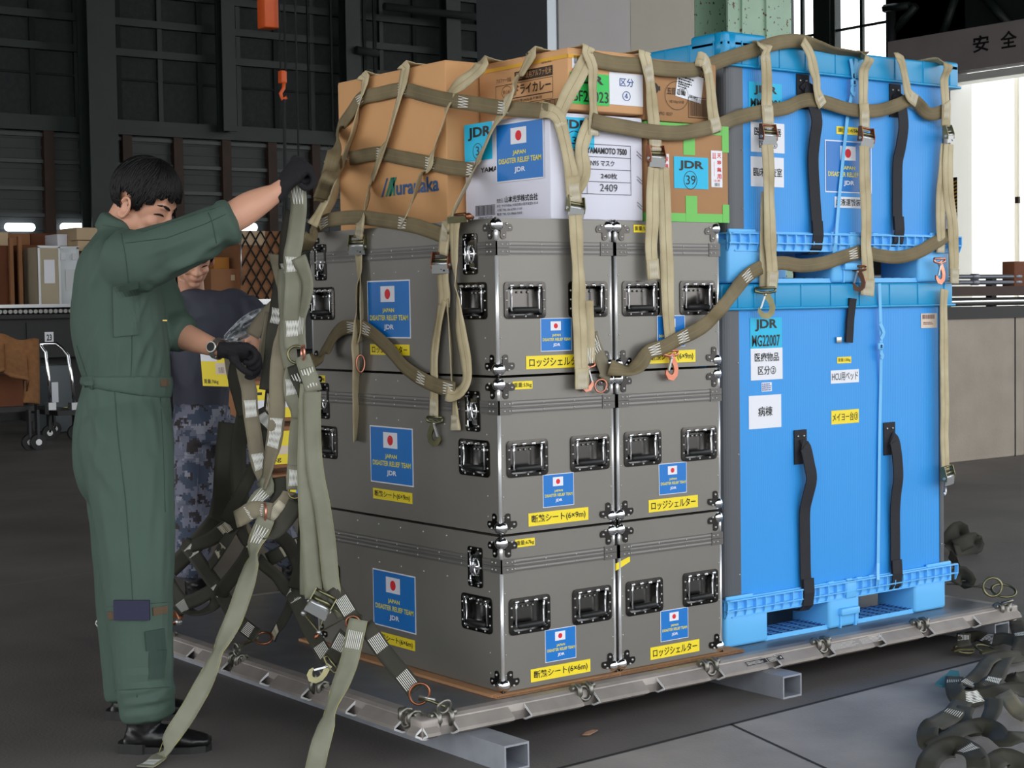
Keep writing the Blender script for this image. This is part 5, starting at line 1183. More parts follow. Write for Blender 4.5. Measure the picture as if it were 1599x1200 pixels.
# the long loose tail to the floor in front of the boots
ef = on(2,.008,262,1176); ed = (ef-CAM).dot(CF)
O([(416,810,5.12,10),(411,822,5.12,0),(405,835,5.12,0),(398,850,5.11,30),(396,868,5.10,62),(391,890,5.08,30),(380,925,5.05,0),(366,965,5.02,0),(352,995,4.98,25),(341,1018,4.96,55),(330,1045,4.95,35),(312,1080,4.94,0),(292,1115,4.93,0),(272,1145,4.92,20),(261,1165,4.91,45),(252,1180,('z',.012)),(240,1192,('z',.006)),(226,1200,('z',.006))], m_oliv, edge=m_yedge, st=[(2.0,'z'),(16.2,'x')], w=.052)
# dark diamond net behind
D = lambda wp, **k: strap(net2, wp, m_olid, **k)
D([(352,792,5.6,0),(330,822,5.7,0),(308,848,5.8,0),(285,872,5.9,0),(266,890,5.95,0)], w=.062)
D([(384,805,5.5,20),(366,825,5.5,25),(350,850,5.5,20),(337,872,5.55,40),(328,884,5.6,40)], st=[(2.4,'b')], w=.036)
D([(398,800,5.45,0),(372,812,5.46,0),(352,825,5.5,0),(330,842,5.55,0),(300,852,5.6,20)], st=[(2.0,'b')])
D([(287,848,5.8,10),(300,862,5.75,0),(318,888,5.7,0),(334,910,5.62,0),(344,924,5.6,0),(356,945,5.55,20),(370,968,5.5,0),(388,984,5.45,0),(402,994,5.4,0)], st=[(1.0,'x'),(3.9,'x'),(7.0,'r')])
D([(398,848,5.4,10),(385,872,5.45,0),(366,898,5.5,0),(348,920,5.55,0),(338,938,5.6,20),(325,952,5.62,60),(305,958,5.65,70),(290,955,5.7,50)], st=[(.2,'x')])
D([(345,915,5.6,30),(328,925,5.62,20),(308,936,5.65,10),(290,944,5.7,0),(276,955,5.75,0)], st=[(3.2,'r')])
D([(262,905,5.9,0),(275,925,5.85,20),(288,942,5.8,30)], w=.04)
D([(378,800,5.5,30),(376,825,5.5,20),(385,845,5.48,30),(396,856,5.45,20)], w=.04)
D([(470,848,5.5,0),(452,856,5.5,0),(435,866,5.5,0),(418,875,5.5,10)], st=[(1.0,'b')], w=.046)
D([(404,875,5.45,30),(418,888,5.42,40),(432,900,5.4,40),(446,918,5.37,30),(457,928,5.33,10),(468,950,5.3,0),(482,980,5.25,0),(497,1006,5.2,0),(512,1030,5.14,10)], st=[(4.1,'x'),(7.4,'r')], w=.047)
D([(461,925,5.33,40),(452,950,5.38,40),(441,972,5.42,40),(432,985,5.45,45),(426,997,5.47,40)], w=.036, st=[(3.2,'b')])
D([(478,812,5.16,40),(476,850,5.2,20),(470,890,5.25,0),(462,920,5.3,0)], w=.05)
D([(436,836,5.3,0),(450,850,5.35,0),(462,872,5.4,10),(476,900,5.42,20)], w=.046)
# straps in front of the yellow labels
T = lambda wp, **k: strap(net2, wp, m_webt, **k)
T([(378,560,5.28,10),(383,585,5.27,0),(389,610,5.26,0),(391,640,5.26,0),(397,680,5.26,0),(403,720,5.26,0),(413,745,5.25,0),(420,758,5.24,0)], st=[(3.0,'x'),(5.0,'x')])
D([(402,722,5.27,20),(390,745,5.3,10),(378,768,5.32,0),(364,792,5.35,0),(352,815,5.4,0)], w=.04)
D([(383,640,5.4,30),(374,690,5.45,30),(372,730,5.45,20),(375,770,5.45,10),(378,800,5.45,10)], w=.055)
D([(356,660,5.5,0),(352,700,5.5,0),(349,740,5.5,0),(346,780,5.55,10),(338,815,5.6,20)], w=.062)
D([(436,745,5.2,20),(438,765,5.2,10),(432,785,5.2,0),(420,800,5.19,0)], w=.044)
D([(428,600,5.36,0),(424,640,5.36,0),(420,680,5.36,20),(426,710,5.35,30)], w=.05, st=[(.8,'b')])
D([(402,640,5.34,20),(410,655,5.34,0),(422,662,5.34,0)], w=.05, st=[(1.5,'x')])
D([(372,560,5.36,20),(366,590,5.36,30),(372,620,5.36,40),(381,650,5.36,30)], w=.045)
T([(356,556,5.5,40),(362,590,5.5,30),(372,612,5.5,20),(378,640,5.5,50),(382,670,5.5,60)], w=.03)
# tensioner, its wire frame and the legs to the pallet rings
cam_buckle(net2, at(500,945,5.08), CU*.8+CR*.45, (CAM-at(500,945,5.08)).normalized(), 0, 1.15, m_zinc, False)
b = MB(); q = [at(474,958,5.09), at(498,988,5.08), at(540,965,5.08), at(512,945,5.07)]
b.tube([q[0], q[1], q[3]], .003, m_zinc, 8); b.tube([q[1], q[2], q[3]], .003, m_zinc, 8); b.ball(q[1], .008, m_plt, 10, 6); b.tube([q[1], at(492,998,5.07)], .006, m_brz, 8); b.ball(q[2], .008, m_plt, 10, 6); b.ball(q[0], .009, m_plt, 10, 6)
b.build('wire_frame', None, net2)
D([(520,918,5.09,0),(532,935,5.08,0),(543,953,5.07,0),(553,968,5.06,0),(566,974,5.05,30)], st=[(1.6,'r')])
ring_part(net2, at(551,973,5.04), CR, CU, .02, .004, m_brz)
D([(570,976,5.04,0),(580,990,5.03,0),(592,1008,5.02,0),(607,1028,5.0,0),(622,1046,4.98,0),(636,1063,4.96,0),(648,1080,4.94,0)], st=[(1.9,'r'),(5.0,'r')], w=.052)
ring_part(net2, at(655,1084,4.93), CR*.9+CU*.3, CU*.9-CR*.2, .030, .004, m_brz)
O([(560,968,5.03,10),(556,985,5.02,0),(551,1008,5.0,0),(545,1035,4.97,10),(534,1065,4.93,20),(524,1090,4.9,45),(516,1112,4.87,60),(508,1140,4.84,25),(500,1165,4.81,10),(493,1195,4.79,0),(486,1225,4.78,0)], m_oliv, edge=m_yedge, st=[(1.7,'r')], w=.054)
D([(541,990,5.06,10),(533,1002,5.07,0),(525,1018,5.08,0),(516,1032,5.1,10)], st=[(1.2,'r')])
snap_hook(net2, at(519,1036,5.09), V((.55,-.25,.35)), (CAM-at(510,1045,5.1)).normalized(), m_zinc, .95, 1)
b = MB(); a = at(655,1092,4.91); c = V((.081,.0,ZP+.028)); b.tube([a, a.lerp(c,.4)+V((0,0,.005)), c], [.006,.0055,.004], m_zinc, 10); b.tube([a+V((0,0,.008)), a.lerp(c,.6)+V((0,0,.011))], .004, m_plt, 8); b.build('snap_hook', None, net2)
c = V((.02,1.129,ZP+.03)); a = at(402,996,5.42); b = MB(); b.tube([a, at(395,1000,5.44), at(385,1004,5.45), c], [.005,.006,.006,.004], m_zinc, 8); b.ring(at(412,997,5.44), CR, CU*.6+CF*.8, .026, .004, m_brz); b.build('snap_hook', None, net2)
b = MB(); a = at(282,968,5.8); b.tube([at(276,955,5.8), a, at(270,975,5.8)], .007, m_brz, 8); b.ball(at(279,972,5.8), .012, m_plt, 10, 6); b.obox(at(268,966,5.82), CR*.04, CU*.025, CF*.006, m_brz); b.build('snap_hook', None, net2)

# ---------------------------------------------------------------- the net dropped on the floor at the right
net3 = thing('cargo_net', 'dark olive cargo net lying in a heap on the floor at bottom right', 'cargo net', (0,0,0))
m_goldp = mat('gold stencil', (196,150,70), .6)
def fz(x, y): return (1400+x/2.857, 780+y/2.857)
def fq(x, y): return (1287+x/2.455, 812+y/2.455)
def G(pts, m=m_olid, st=(), w=.052):
    return strap(net3, [fq(x, y)+(('zc', h), r) for (x, y, h, r) in pts], m, w=w, st=st, wob=1.0)
G([(705,515,.03,0),(680,560,.05,10),(655,610,.05,0),(620,650,.04,-10),(570,660,.03,0),(535,655,.03,20)], w=.06, st=[(2.2,'x')])
G([(500,605,.04,0),(498,640,.05,10),(512,680,.04,30),(560,690,.03,20),(620,672,.04,0),(680,655,.05,-10),(730,652,.04,0),(790,660,.03,0)], st=[(.6,'r'),(3.2,'x')], w=.058)
G([(685,668,.05,20),(706,690,.05,0),(728,720,.04,-10),(752,742,.03,0),(790,760,.03,0)], m_webt, w=.055)
G([(650,690,.06,0),(648,730,.05,10),(628,770,.04,20),(590,800,.03,0),(550,795,.03,-20),(532,765,.04,-10),(545,720,.05,0)], st=[(3.6,'x')], w=.055)
G([(540,640,.05,0),(570,620,.05,10),(600,585,.06,0),(625,550,.06,-10),(660,530,.05,0),(720,528,.04,10),(780,520,.03,0)], st=[(.5,'r')])
G([(530,700,.04,0),(505,735,.05,0),(470,765,.05,-10),(432,785,.06,0),(402,800,.06,20),(396,835,.05,10),(410,868,.03,0),(440,850,.03,-20),(462,800,.03,0)], st=[(1.3,'r')], w=.062)
G([(410,885,.03,10),(450,860,.04,0),(490,830,.05,-10),(540,805,.05,0),(600,795,.04,10),(650,810,.04,20),(690,845,.05,0),(735,835,.06,-20),(790,845,.04,0)], w=.058)
G([(392,975,.03,0),(402,930,.05,0),(440,890,.05,10),(500,872,.05,20),(555,885,.06,0),(585,915,.06,-10),(592,960,.04,0)], w=.062, st=[(4.0,'x')])
G([(610,975,.03,0),(650,935,.05,0),(690,915,.05,10),(735,930,.04,20),(790,955,.03,0)], w=.06)
G([(545,455,.03,0),(590,448,.04,0),(640,462,.04,10),(690,458,.05,0),(740,470,.05,-10),(790,480,.04,0)], st=[(1.8,'r')], w=.05)
G([(535,440,.06,0),(533,465,.05,0),(540,490,.03,0)], st=[(.7,'r')], w=.05)
G([(735,385,.05,0),(748,425,.07,10),(760,470,.06,0),(745,515,.04,-20)], st=[(1.4,'x')], w=.06); G([(700,600,.03,0),(735,612,.03,10),(790,600,.03,0)], w=.05)
for (x, y, h) in ((300,672,.02), (395,665,.025), (480,625,.03)):
    px, py = fz(x, y); p = on(2, h, px, py); ring_part(net3, p, V((1,0,0)), V((0,1,.2)), .034, .005, m_zinc)
for (x, y) in ((375,690), (250,680)):
    px, py = fz(x, y); p = on(2, .02, px, py); b = MB(); plate_path(b, [(0,0),(.03,.01),(.06,0),(.08,-.02)], [.02,.024,.018,.01], p, V((.8,-.5,.1)), V((.5,.8,.1)), V((0,0,1)), .006, m_zinc); b.build('snap_hook', None, net3)
px, py = fz(240,815); p = on(2, .03, px, py); b = MB(); m_teal = mat('teal painted buckle', (70,130,140), .4, .3); plate_path(b, [(-.06,-.01),(-.02,0),(.03,.02),(.06,.05)], [.03,.05,.05,.03], p, V((.9,-.2,.1)), V((.2,.9,.2)), V((0,0,1)), .008, m_teal); b.build('buckle', None, net3)
# gold letters woven into the underside, as small marks
px, py = fz(345,1150)
# heap behind the far right corner of the pallet
net4 = thing('cargo_net', 'olive cargo net slumped on the floor behind the right end of the pallet', 'cargo net', (0,0,0))
def K(pts, st=(), w=.075, m=m_olid): return strap(net4, [fz(x, y)+(d, r) for (x, y, d, r) in pts], m, w=w, st=st, wob=1.2)
K([(225,205,8.7,0),(250,160,8.7,0),(278,132,8.72,15),(298,150,8.72,40),(262,212,8.66,10),(238,236,8.6,0)], w=.085); K([(265,215,8.62,0),(300,195,8.62,0),(345,180,8.64,0),(358,190,8.66,30),(354,212,8.64,0),(305,224,8.62,0),(262,234,8.6,0)], w=.075)
K([(238,245,8.4,30),(258,270,8.0,40),(270,305,7.4,60),(262,345,6.9,50),(252,372,('z',ZP+.015),30)], w=.045); K([(250,372,6.7,0),(268,340,6.7,30),(296,328,6.7,40),(316,358,6.7,20),(296,378,('z',ZP+.03),0)], w=.07)
K([(270,384,('z',ZP+.02),0),(320,386,('z',ZP+.03),0),(370,391,('z',ZP+.03),0),(412,400,('z',ZP+.02),10)], st=[(2.2,'r')], w=.10)
for (x, y, zz) in ((428,392,.05), (478,408,.025)): px, py = fz(x, y); q = on(2, ZP+zz, px, py); ring_part(net4, q, CR, CU*.45+CF*.9 if y > 400 else CU, .046 if y > 400 else .036, .005, m_zinc)

# ================================================================ people
from mathutils.bvhtree import BVHTree
m_skin = mat('skin', (206,154,128), .5, var=.05, vscale=12); 
m_skin.node_tree.nodes['Principled BSDF'].inputs['Subsurface Weight'].default_value = .08; m_skin.node_tree.nodes['Principled BSDF'].inputs['Subsurface Radius'].default_value = (.012,.004,.002)
m_lip = mat('lip skin', (168,98,84), .45)
m_hair = mat('black hair', (9,8,9), .55, spec=.3)
m_cover = mat('green flight coverall cloth', (66,86,76), .82, var=.06, vscale=3.5, bump=.06, bscale=500)
m_cover2 = mat('green coverall seam', (48,66,58), .85)
m_tee = mat('dark slate T-shirt jersey', (58,60,72), .85, var=.06, vscale=4)
m_glove = mat('black knit glove', (19,18,23), .85, bump=.4, bscale=420)
m_boot = mat('black boot leather', (16,16,17), .32, bump=.1, bscale=60)
m_sole = mat('boot sole rubber', (20,20,20), .6)
m_velcro = mat('brown hook tape', (92,74,56), .9)
m_book = mat('navy notebook cover', (24,26,58), .6)
m_eye = mat('eye', (24,18,16), .2); m_eyew = mat('eye white', (212,205,198), .3)
m_brass = mat('brass zip', (200,170,90), .35, .8)
def camo():
    m = mat('blue grey pixel camouflage', (92,95,112), .85); n = m.node_tree.nodes; l = m.node_tree.links; b = n['Principled BSDF']
    t = n.new('ShaderNodeTexCoord'); sn = n.new('ShaderNodeVectorMath'); sn.operation = 'SNAP'; sn.inputs[1].default_value = (.0085,.0085,.0085); l.new(t.outputs['Object'], sn.inputs[0])
    prev = None
    for sc, off, thr, c in ((13,0,.50,(98,101,116)), (15,5,.55,(60,70,88)), (17,9,.58,(50,44,46)), (16,17,.61,(132,134,146))):
        ad = n.new('ShaderNodeVectorMath'); ad.operation = 'ADD'; ad.inputs[1].default_value = (off,off*.7,off*1.3); l.new(sn.outputs[0], ad.inputs[0])
        z = n.new('ShaderNodeTexNoise'); z.inputs['Scale'].default_value = sc; z.inputs['Detail'].default_value = 2; l.new(ad.outputs[0], z.inputs[0])
        g_ = n.new('ShaderNodeMath'); g_.operation = 'GREATER_THAN'; g_.inputs[1].default_value = thr; l.new(z.outputs['Fac'], g_.inputs[0])
        mx = n.new('ShaderNodeMix'); mx.data_type = 'RGBA'; l.new(g_.outputs[0], mx.inputs['Factor']); mx.inputs['B'].default_value = rgb(*c)
        if prev is None: mx.inputs['A'].default_value = rgb(112,114,130)
        else: l.new(prev.outputs['Result'], mx.inputs['A'])
        prev = mx
    l.new(prev.outputs['Result'], b.inputs['Base Color']); return m
m_camo = camo()
def loft(mb, st, n=20, dirv=None, caps=True):
    """tube of ellipses: stations (centre, semi axis across the view, semi axis into the view)"""
    C_ = [V(q[0]) for q in st]; N = len(st); vs = []; dirv = dirv or CF
    for i, q in enumerate(st):
        T = (C_[min(i+1,N-1)]-C_[max(i-1,0)]).normalized(); B = (dirv-T*dirv.dot(T)).normalized(); A = B.cross(T)
        for k in range(n): a = 2*PI*k/n; vs.append(C_[i]+A*(q[1]*math.cos(a))+B*(q[2]*math.sin(a)))
    fs = [(i*n+k, i*n+(k+1)%n, (i+1)*n+(k+1)%n, (i+1)*n+k) for i in range(N-1) for k in range(n)]
    for e, i, sg in ((0,0,-1), (1,N-1,1)):
        T = (C_[min(i+1,N-1)]-C_[max(i-1,0)]).normalized(); r = min(st[i][1], st[i][2])*.35 if caps else 0
        vs.append(C_[i]+T*(sg*r)); ti = len(vs)-1
        for k in range(n):
            fs.append((ti, i*n+(k+1)%n, i*n+k) if e == 0 else (ti, i*n+k, i*n+(k+1)%n))
    mb.add(vs, fs, None, True)
def densify(st, k=4):
    o = []
    for i in range(len(st)-1):
        a, b_, c, d = st[max(i-1,0)], st[i], st[i+1], st[min(i+2,len(st)-1)]
        for j in range(k):
            t = j/k; f = lambda p, q, r, s: (2*q+(r-p)*t+(2*p-5*q+4*r-s)*t*t+(3*q-p-3*r+s)*t**3)*.5
            o.append((V([f(a[0][x],b_[0][x],c[0][x],d[0][x]) for x in range(3)]), max(.002,f(a[1],b_[1],c[1],d[1])), max(.002,f(a[2],b_[2],c[2],d[2]))))
    o.append(st[-1]); return o
def pxl(rows):
    """(px, py, depth, half width in px, half depth in m) -> stations in metres"""
    return densify([(at(r[0], r[1], r[2]), r[3]*r[2]/FPX, r[4]) for r in rows])
def solid(mb, name, m, parent, voxel, smooth=6, fold=0.0, fscale=(16,16,7), seed=0, clip=None):
    """fuse the collected shapes into one skin; fold adds cloth folds"""
    tmp = mb.build('tmp', m)
    md = tmp.modifiers.new('r', 'REMESH'); md.mode = 'VOXEL'; md.voxel_size = voxel; md.use_smooth_shade = True
    if smooth: s2 = tmp.modifiers.new('s', 'SMOOTH'); s2.iterations = smooth; s2.factor = .5
    dg = bpy.context.evaluated_depsgraph_get(); dg.update()
    me = bpy.data.meshes.new_from_object(tmp.evaluated_get(dg)); old = tmp.data; bpy.data.objects.remove(tmp); bpy.data.meshes.remove(old)
    me.name = name; me.materials.clear(); me.materials.append(m)
    if fold:
        nr = [v.normal.copy() for v in me.vertices]; o = V((seed*7.3, seed*3.1, 0))
        for v, q in zip(me.vertices, nr):
            p = v.co; a = noise.noise(V((p.x*fscale[0], p.y*fscale[1], p.z*fscale[2]))+o); b_ = noise.noise(V((p.x*fscale[0]*2.1, p.y*fscale[1]*2.1, p.z*fscale[2]*2.6))+o*2)
            v.co = p+q*(fold*(1-2*abs(a))*.8+fold*.45*b_-fold*.2)
    for p in me.polygons: p.use_smooth = True
    me.update(); ob = bpy.data.objects.new(name, me); COL.objects.link(ob); ob.parent = parent
    return ob
def crease(ob, lines):
    """sculpt cloth folds: ridges along lines given as seen from the front (x0, y0, x1, y1, width px, height m)"""
    me = ob.data; nr = [v.normal.copy() for v in me.vertices]
    for v, q in zip(me.vertices, nr):
        d = v.co-CAM; dep = d.dot(CF)
        if q.dot(d) > .12*dep: continue
        px, py = 799.5+FPX*d.dot(CR)/dep, 600-FPX*d.dot(CU)/dep; s = 0
        for (x0, y0, x1, y1, w, h) in lines:
            if abs(px-(x0+x1)/2) > abs(x1-x0)/2+3*w or abs(py-(y0+y1)/2) > abs(y1-y0)/2+3*w: continue
            dx, dy = x1-x0, y1-y0; L = math.hypot(dx, dy); t = ((px-x0)*dx+(py-y0)*dy)/(L*L); tc = min(max(t, 0), 1)
            e = math.hypot(px-x0-dx*tc, py-y0-dy*tc)/w; f = math.sin(PI*min(max(t,.0),1))*.6+.4
            s += h*f*(math.exp(-e*e)-.35*math.exp(-(e*.45)**2))
        v.co = v.co+q*(s*1.35)
    me.update(); q = bmesh.new(); q.from_mesh(me)
    for _ in range(3): bmesh.ops.smooth_vert(q, verts=q.verts, factor=.5, use_axis_x=True, use_axis_y=True, use_axis_z=True)
    q.to_mesh(me); q.free(); me.update()
def bvh(ob): 
    me = ob.data; return BVHTree.FromPolygons([ob.matrix_world @ v.co if False else v.co for v in me.vertices], [p.vertices[:] for p in me.polygons])
def cast(tr, px, py, off=.002):
    r = tr.ray_cast(CAM, ray(px, py).normalized())
    if r[0] is None: r = tr.find_nearest(at(px, py, 5.1))
    return r[0]+r[1]*off, r[1]
def on_cloth(tr, path, k=6):
    P = []
    for i in range(len(path)-1):
        for j in range(k):
            t = j/k; P.append(cast(tr, path[i][0]*(1-t)+path[i+1][0]*t, path[i][1]*(1-t)+path[i+1][1]*t))
    P.append(cast(tr, *path[-1])); return P
def seam(tr, mb, path, m, r=.0012):
    mb.tube([p[0]-p[1]*.0015 for p in on_cloth(tr, path)], r, m, 5)
def patch_on(tr, quad, m, parent, name, t=.003, n=8, off=.001):
    """cloth patch following the garment: quad = four pixel corners (tl, tr, br, bl)"""
    b = MB(); vs = []; nn = []
    for j in range(n+1):
        for i in range(n+1):
            u, v = i/n, j/n; x = (quad[0][0]*(1-u)+quad[1][0]*u)*(1-v)+(quad[3][0]*(1-u)+quad[2][0]*u)*v; y = (quad[0][1]*(1-u)+quad[1][1]*u)*(1-v)+(quad[3][1]*(1-u)+quad[2][1]*u)*v
            p, q = cast(tr, x, y, off); vs.append(p); nn.append(q)
    av = V((0,0,0))
    for q in nn: av += q
    av.normalize(); N = (n+1)*(n+1); vs2 = vs+[p+av*t for p in vs]; fs = []
    for j in range(n):
        for i in range(n):
            a = j*(n+1)+i; fs += [(N+a, N+a+n+1, N+a+n+2, N+a+1)]
    rim = [i for i in range(n+1)]+[(j+1)*(n+1)-1 for j in range(1, n+1)]+[n*(n+1)+i for i in range(n-1,-1,-1)]+[j*(n+1) for j in range(n-1,0,-1)]
    fs += [(rim[i], rim[(i+1)%len(rim)], N+rim[(i+1)%len(rim)], N+rim[i]) for i in range(len(rim))]
    b.add(vs2, fs, m, False); o = b.build(name, m, parent); return o
def head_shapes(mb, O_, Fd, Ud, Sd, k=1.0):
    """skull, jaw, nose, brow, cheeks, lips, chin and ears around O_ (midway between the ears at eye height)"""
    L = lambda f, u, s: O_+Fd*(f*k)+Ud*(u*k)+Sd*(s*k)
    Rm = Matrix((Sd, Fd, Ud)).transposed()
    E = lambda f, u, s, rf, ru, rs: mb.ball(L(f,u,s), 1.0, None, 28, 18, (rs*k, rf*k, ru*k), Rm)
    E(-.002,.040,0,.094,.078,.075); E(.030,.012,0,.062,.078,.064); E(.036,-.055,0,.048,.056,.052); E(.060,-.094,0,.026,.021,.026); E(.045,-.030,0,.046,.05,.054)
    E(.080,.022,.022,.012,.010,.024); E(.080,.022,-.022,.012,.010,.024); E(.066,.045,0,.026,.032,.05)
    for s in (-1, 1): E(.062,-.028,s*.036,.024,.020,.020); E(.008,-.052,s*.050,.030,.036,.012)
    mb.tube([L(.086,.016,0), L(.094,-.004,0), L(.104,-.026,0), L(.103,-.036,0)], [.0075*k,.0085*k,.0115*k,.010*k], None, 12); E(.104,-.029,0,.012,.0105,.0125)
    for s in (-1, 1): E(.094,-.033,s*.012,.010,.008,.008)
    E(.078,-.056,0,.022,.018,.027); E(.0905,-.0575,0,.009,.0055,.021); E(.0885,-.0685,0,.009,.0065,.018)
    for s in (-1, 1):
        P = []
        for a in range(11): t = math.radians(-70+a*31); P.append(L(-.012+.004+.017*math.cos(t+PI/2)*-1, -.018+.030*math.sin(t+PI/2), s*(.076+.008*math.sin(a/10*PI))))
        mb.tube(P, .0048*k, None, 8); E(-.010,-.020,s*.070,.014,.024,.006); E(-.004,-.044,s*.076,.008,.010,.006); E(.006,-.022,s*.076,.005,.009,.006)
    return L
def hair_cap(L, parent, seed, bangs=True, k=1.0, Fd=None, Ud=None, Sd=None):
    """cropped black hair: a shaped cap with hundreds of small tapered locks"""
    r = random.Random(seed); b = MB(); c = (-.004,.040,0); rad = (.105,.099,.085)
    def sp(th, ph, g): return L(c[0]+rad[0]*g*math.sin(th)*math.cos(ph), c[1]+rad[1]*g*math.cos(th), c[2]+rad[2]*g*math.sin(th)*math.sin(ph))
    def lim(ph):        # how far down the hair reaches around the head (0 = forehead, pi = nape)
        a = abs(math.atan2(math.sin(ph), math.cos(ph))); 
        if a < .85: return 1.36 if bangs else 1.02
        if a < 1.15: return 1.66
        if a < 1.50: return 2.02
        if a < 1.95: return 1.62
        return 2.12
    nu, nv = 40, 14; vs = []; 
    for j in range(nv+1):
        for i in range(nu): ph = 2*PI*i/nu; vs.append(sp(lim(ph)*(.90 if abs(ph if ph < PI else ph-2*PI) < 1.2 else .97)*j/nv, ph, 1.0+.035*noise.noise(V((math.cos(ph)*3,math.sin(ph)*3,j*.6)))*(1 if j < nv-1 else .3)-(.05 if j == nv else 0)))
    b.add(vs, [(j*nu+i, (j+1)*nu+i, (j+1)*nu+(i+1)%nu, j*nu+(i+1)%nu) for j in range(nv) for i in range(nu)], m_hair, True)
    for q in range(1500):
        ph = r.uniform(-PI, PI); th = lim(ph)*math.sqrt(r.random())*.98; g0 = .985; le = r.uniform(.30,.62)
        dph = r.gauss(0,.07)+.10*math.sin(ph*2.0); P = []; jt = r.uniform(-.10,.20)
        flow = 1 if abs(ph) > 1.0 else 1.2
        for t in (0, .4, .75, 1.0): P.append(sp(min(th+le*t*flow, lim(ph)+jt), ph+dph*t, g0+.022*math.sin(t*2.6)+r.uniform(0,.004)))
        b.tube(P, [.0030*k,.0032*k,.0024*k,.0005], m_hair, 5, cap=False)
    return b.build('hair', m_hair, parent)
def eye_parts(L, parent, k=1.0, closed=.5):
    for s in (-1, 1):
        b = MB(); R_ = [L(.0795,-.001+.002*math.sin(t*PI),s*(.018+.028*t)) for t in (0,.25,.5,.75,1)]
        R_ = [L(.0865-.017*t*t,-.004+.004*math.sin(t*PI)-.001*t,s*(.019+.029*t)) for t in (0,.25,.5,.75,1)]
        b.tube(R_, [.0014,.0028,.003,.0028,.0012], m_hair, 6); b.build('eyelashes', m_hair, parent)
        b = MB(); b.tube([L(.0945-.024*t*t,.019+.006*math.sin(t*2.4),s*(.014+.036*t)) for t in (0,.25,.5,.75,1)], [.003,.0046,.0048,.004,.001], m_hair, 6); b.build('eyebrow', m_hair, parent)
def finger(mb, pts, r=.0092):
    P = smooth_path(pts, 4); n = len(P); mb.tube(P, [r*(1-.22*i/(n-1)) for i in range(n)], None, 10); mb.ball(P[-1], r*.80, None, 10, 8); mb.ball(P[0], r*1.05, None, 10, 8)

# ---------------------------------------------------------------- man in green coveralls
man = thing('person', 'person in green coveralls at left, side on, one arm raised gripping the olive net', 'person', (0,0,0))
# trunk and limbs under the clothes: one skin with head, neck, forearms
hd = math.radians(25); tw = math.radians(16)
HR, HZ_, HF = V((CR.x,CR.y,0)).normalized(), V((0,0,1)), V((CF.x,CF.y,0)).normalized()
Fh = (HR*math.cos(tw)-HF*math.sin(tw)); Sd = (-HF*math.cos(tw)-HR*math.sin(tw)); Fd = (Fh*math.cos(hd)-HZ_*math.sin(hd)).normalized(); Ud = (HZ_*math.cos(hd)+Fh*math.sin(hd)).normalized(); Sd = Fd.cross(Ud).normalized()
HO = at(196,324,5.13)-Sd*.074+Fd*.010+Ud*.020
HK = 1.06
body = MB(); L1 = head_shapes(body, HO, Fd, Ud, Sd, HK)
loft(body, pxl([(186,395,5.2,36,.075),(190,372,5.2,34,.062),(198,350,5.2,33,.060),(212,330,5.2,36,.06)]))
loft(body, pxl([(190,690,5.2,58,.13),(196,600,5.2,50,.12),(188,500,5.2,54,.14),(186,420,5.2,42,.15),(188,388,5.2,22,.10)]))
loft(body, pxl([(196,400,5.04,28,.05),(260,385,5.01,26,.045),(330,352,5.0,24,.042),(366,338,5.01,25,.043),(392,322,5.03,24,.041),(416,309,5.05,19,.033),(432,300,5.06,14.5,.029),(446,286,5.08,13,.028)]))
loft(body, pxl([(215,410,5.36,26,.05),(245,470,5.36,24,.045),(268,515,5.34,23,.042),(290,526,5.30,21,.040),(318,537,5.24,17,.034),(342,545,5.2,13,.028),(356,548,5.19,12,.026)]))
loft(body, pxl([(196,690,5.08,48,.08),(210,800,5.05,42,.075),(217,930,5.03,36,.06),(224,1040,5.03,28,.05),(229,1105,5.03,22,.04)])); loft(body, pxl([(194,690,5.32,48,.08),(198,800,5.37,40,.075),(200,930,5.41,34,.06),(201,1030,5.43,26,.05),(203,1075,5.44,22,.04)]))
solid(body, 'body', m_skin, man, .0042, 3)
hair_cap(L1, man, 3, True, HK); eye_parts(L1, man)
b = MB(); b.tube([L1(.0985,-.0628,-.018), L1(.101,-.0628,0), L1(.0985,-.0628,.018)], [.001,.0016,.001], m_lip, 6); b.build('mouth', m_lip, man)
# coverall
cv = MB()
loft(cv, pxl([(196,800,5.2,44,.10),(193,760,5.2,66,.16),(192,725,5.2,75,.185),(193,690,5.2,76.5,.19),(194,650,5.2,72,.185),(197,610,5.2,66,.175),(198,590,5.2,66,.175),(193,555,5.2,70,.185),(186,510,5.2,71,.195),(184,470,5.2,68,.20),(182,430,5.2,60,.205),(184,400,5.2,50,.195),(186,378,5.2,37,.15),(188,360,5.2,26,.09)]))
loft(cv, pxl([(192,410,5.06,52,.09),(215,408,5.03,50,.085),(245,398,5.02,46,.08),(280,384,5.0,42,.074),(310,370,5.0,39,.072),(335,357,5.0,35,.070),(352,350,5.0,32,.066),(362,346,5.0,29,.062)]))
loft(cv, pxl([(215,410,5.36,44,.085),(236,450,5.37,40,.08),(255,490,5.36,37,.075),(270,512,5.34,34,.07),(282,520,5.31,31,.066),(290,524,5.30,28,.060)]))
loft(cv, pxl([(197,625,5.17,54,.10),(196,655,5.14,66,.125),(196,690,5.11,73,.14),(204,750,5.07,68,.13),(211,820,5.05,61,.118),(214,880,5.04,57.5,.112),(217,940,5.03,52.5,.108),(221,990,5.03,48,.10),(224,1040,5.03,44.5,.098),(226,1080,5.03,42,.095),(229,1105,5.03,42,.095),(231,1120,5.03,42,.092)]))
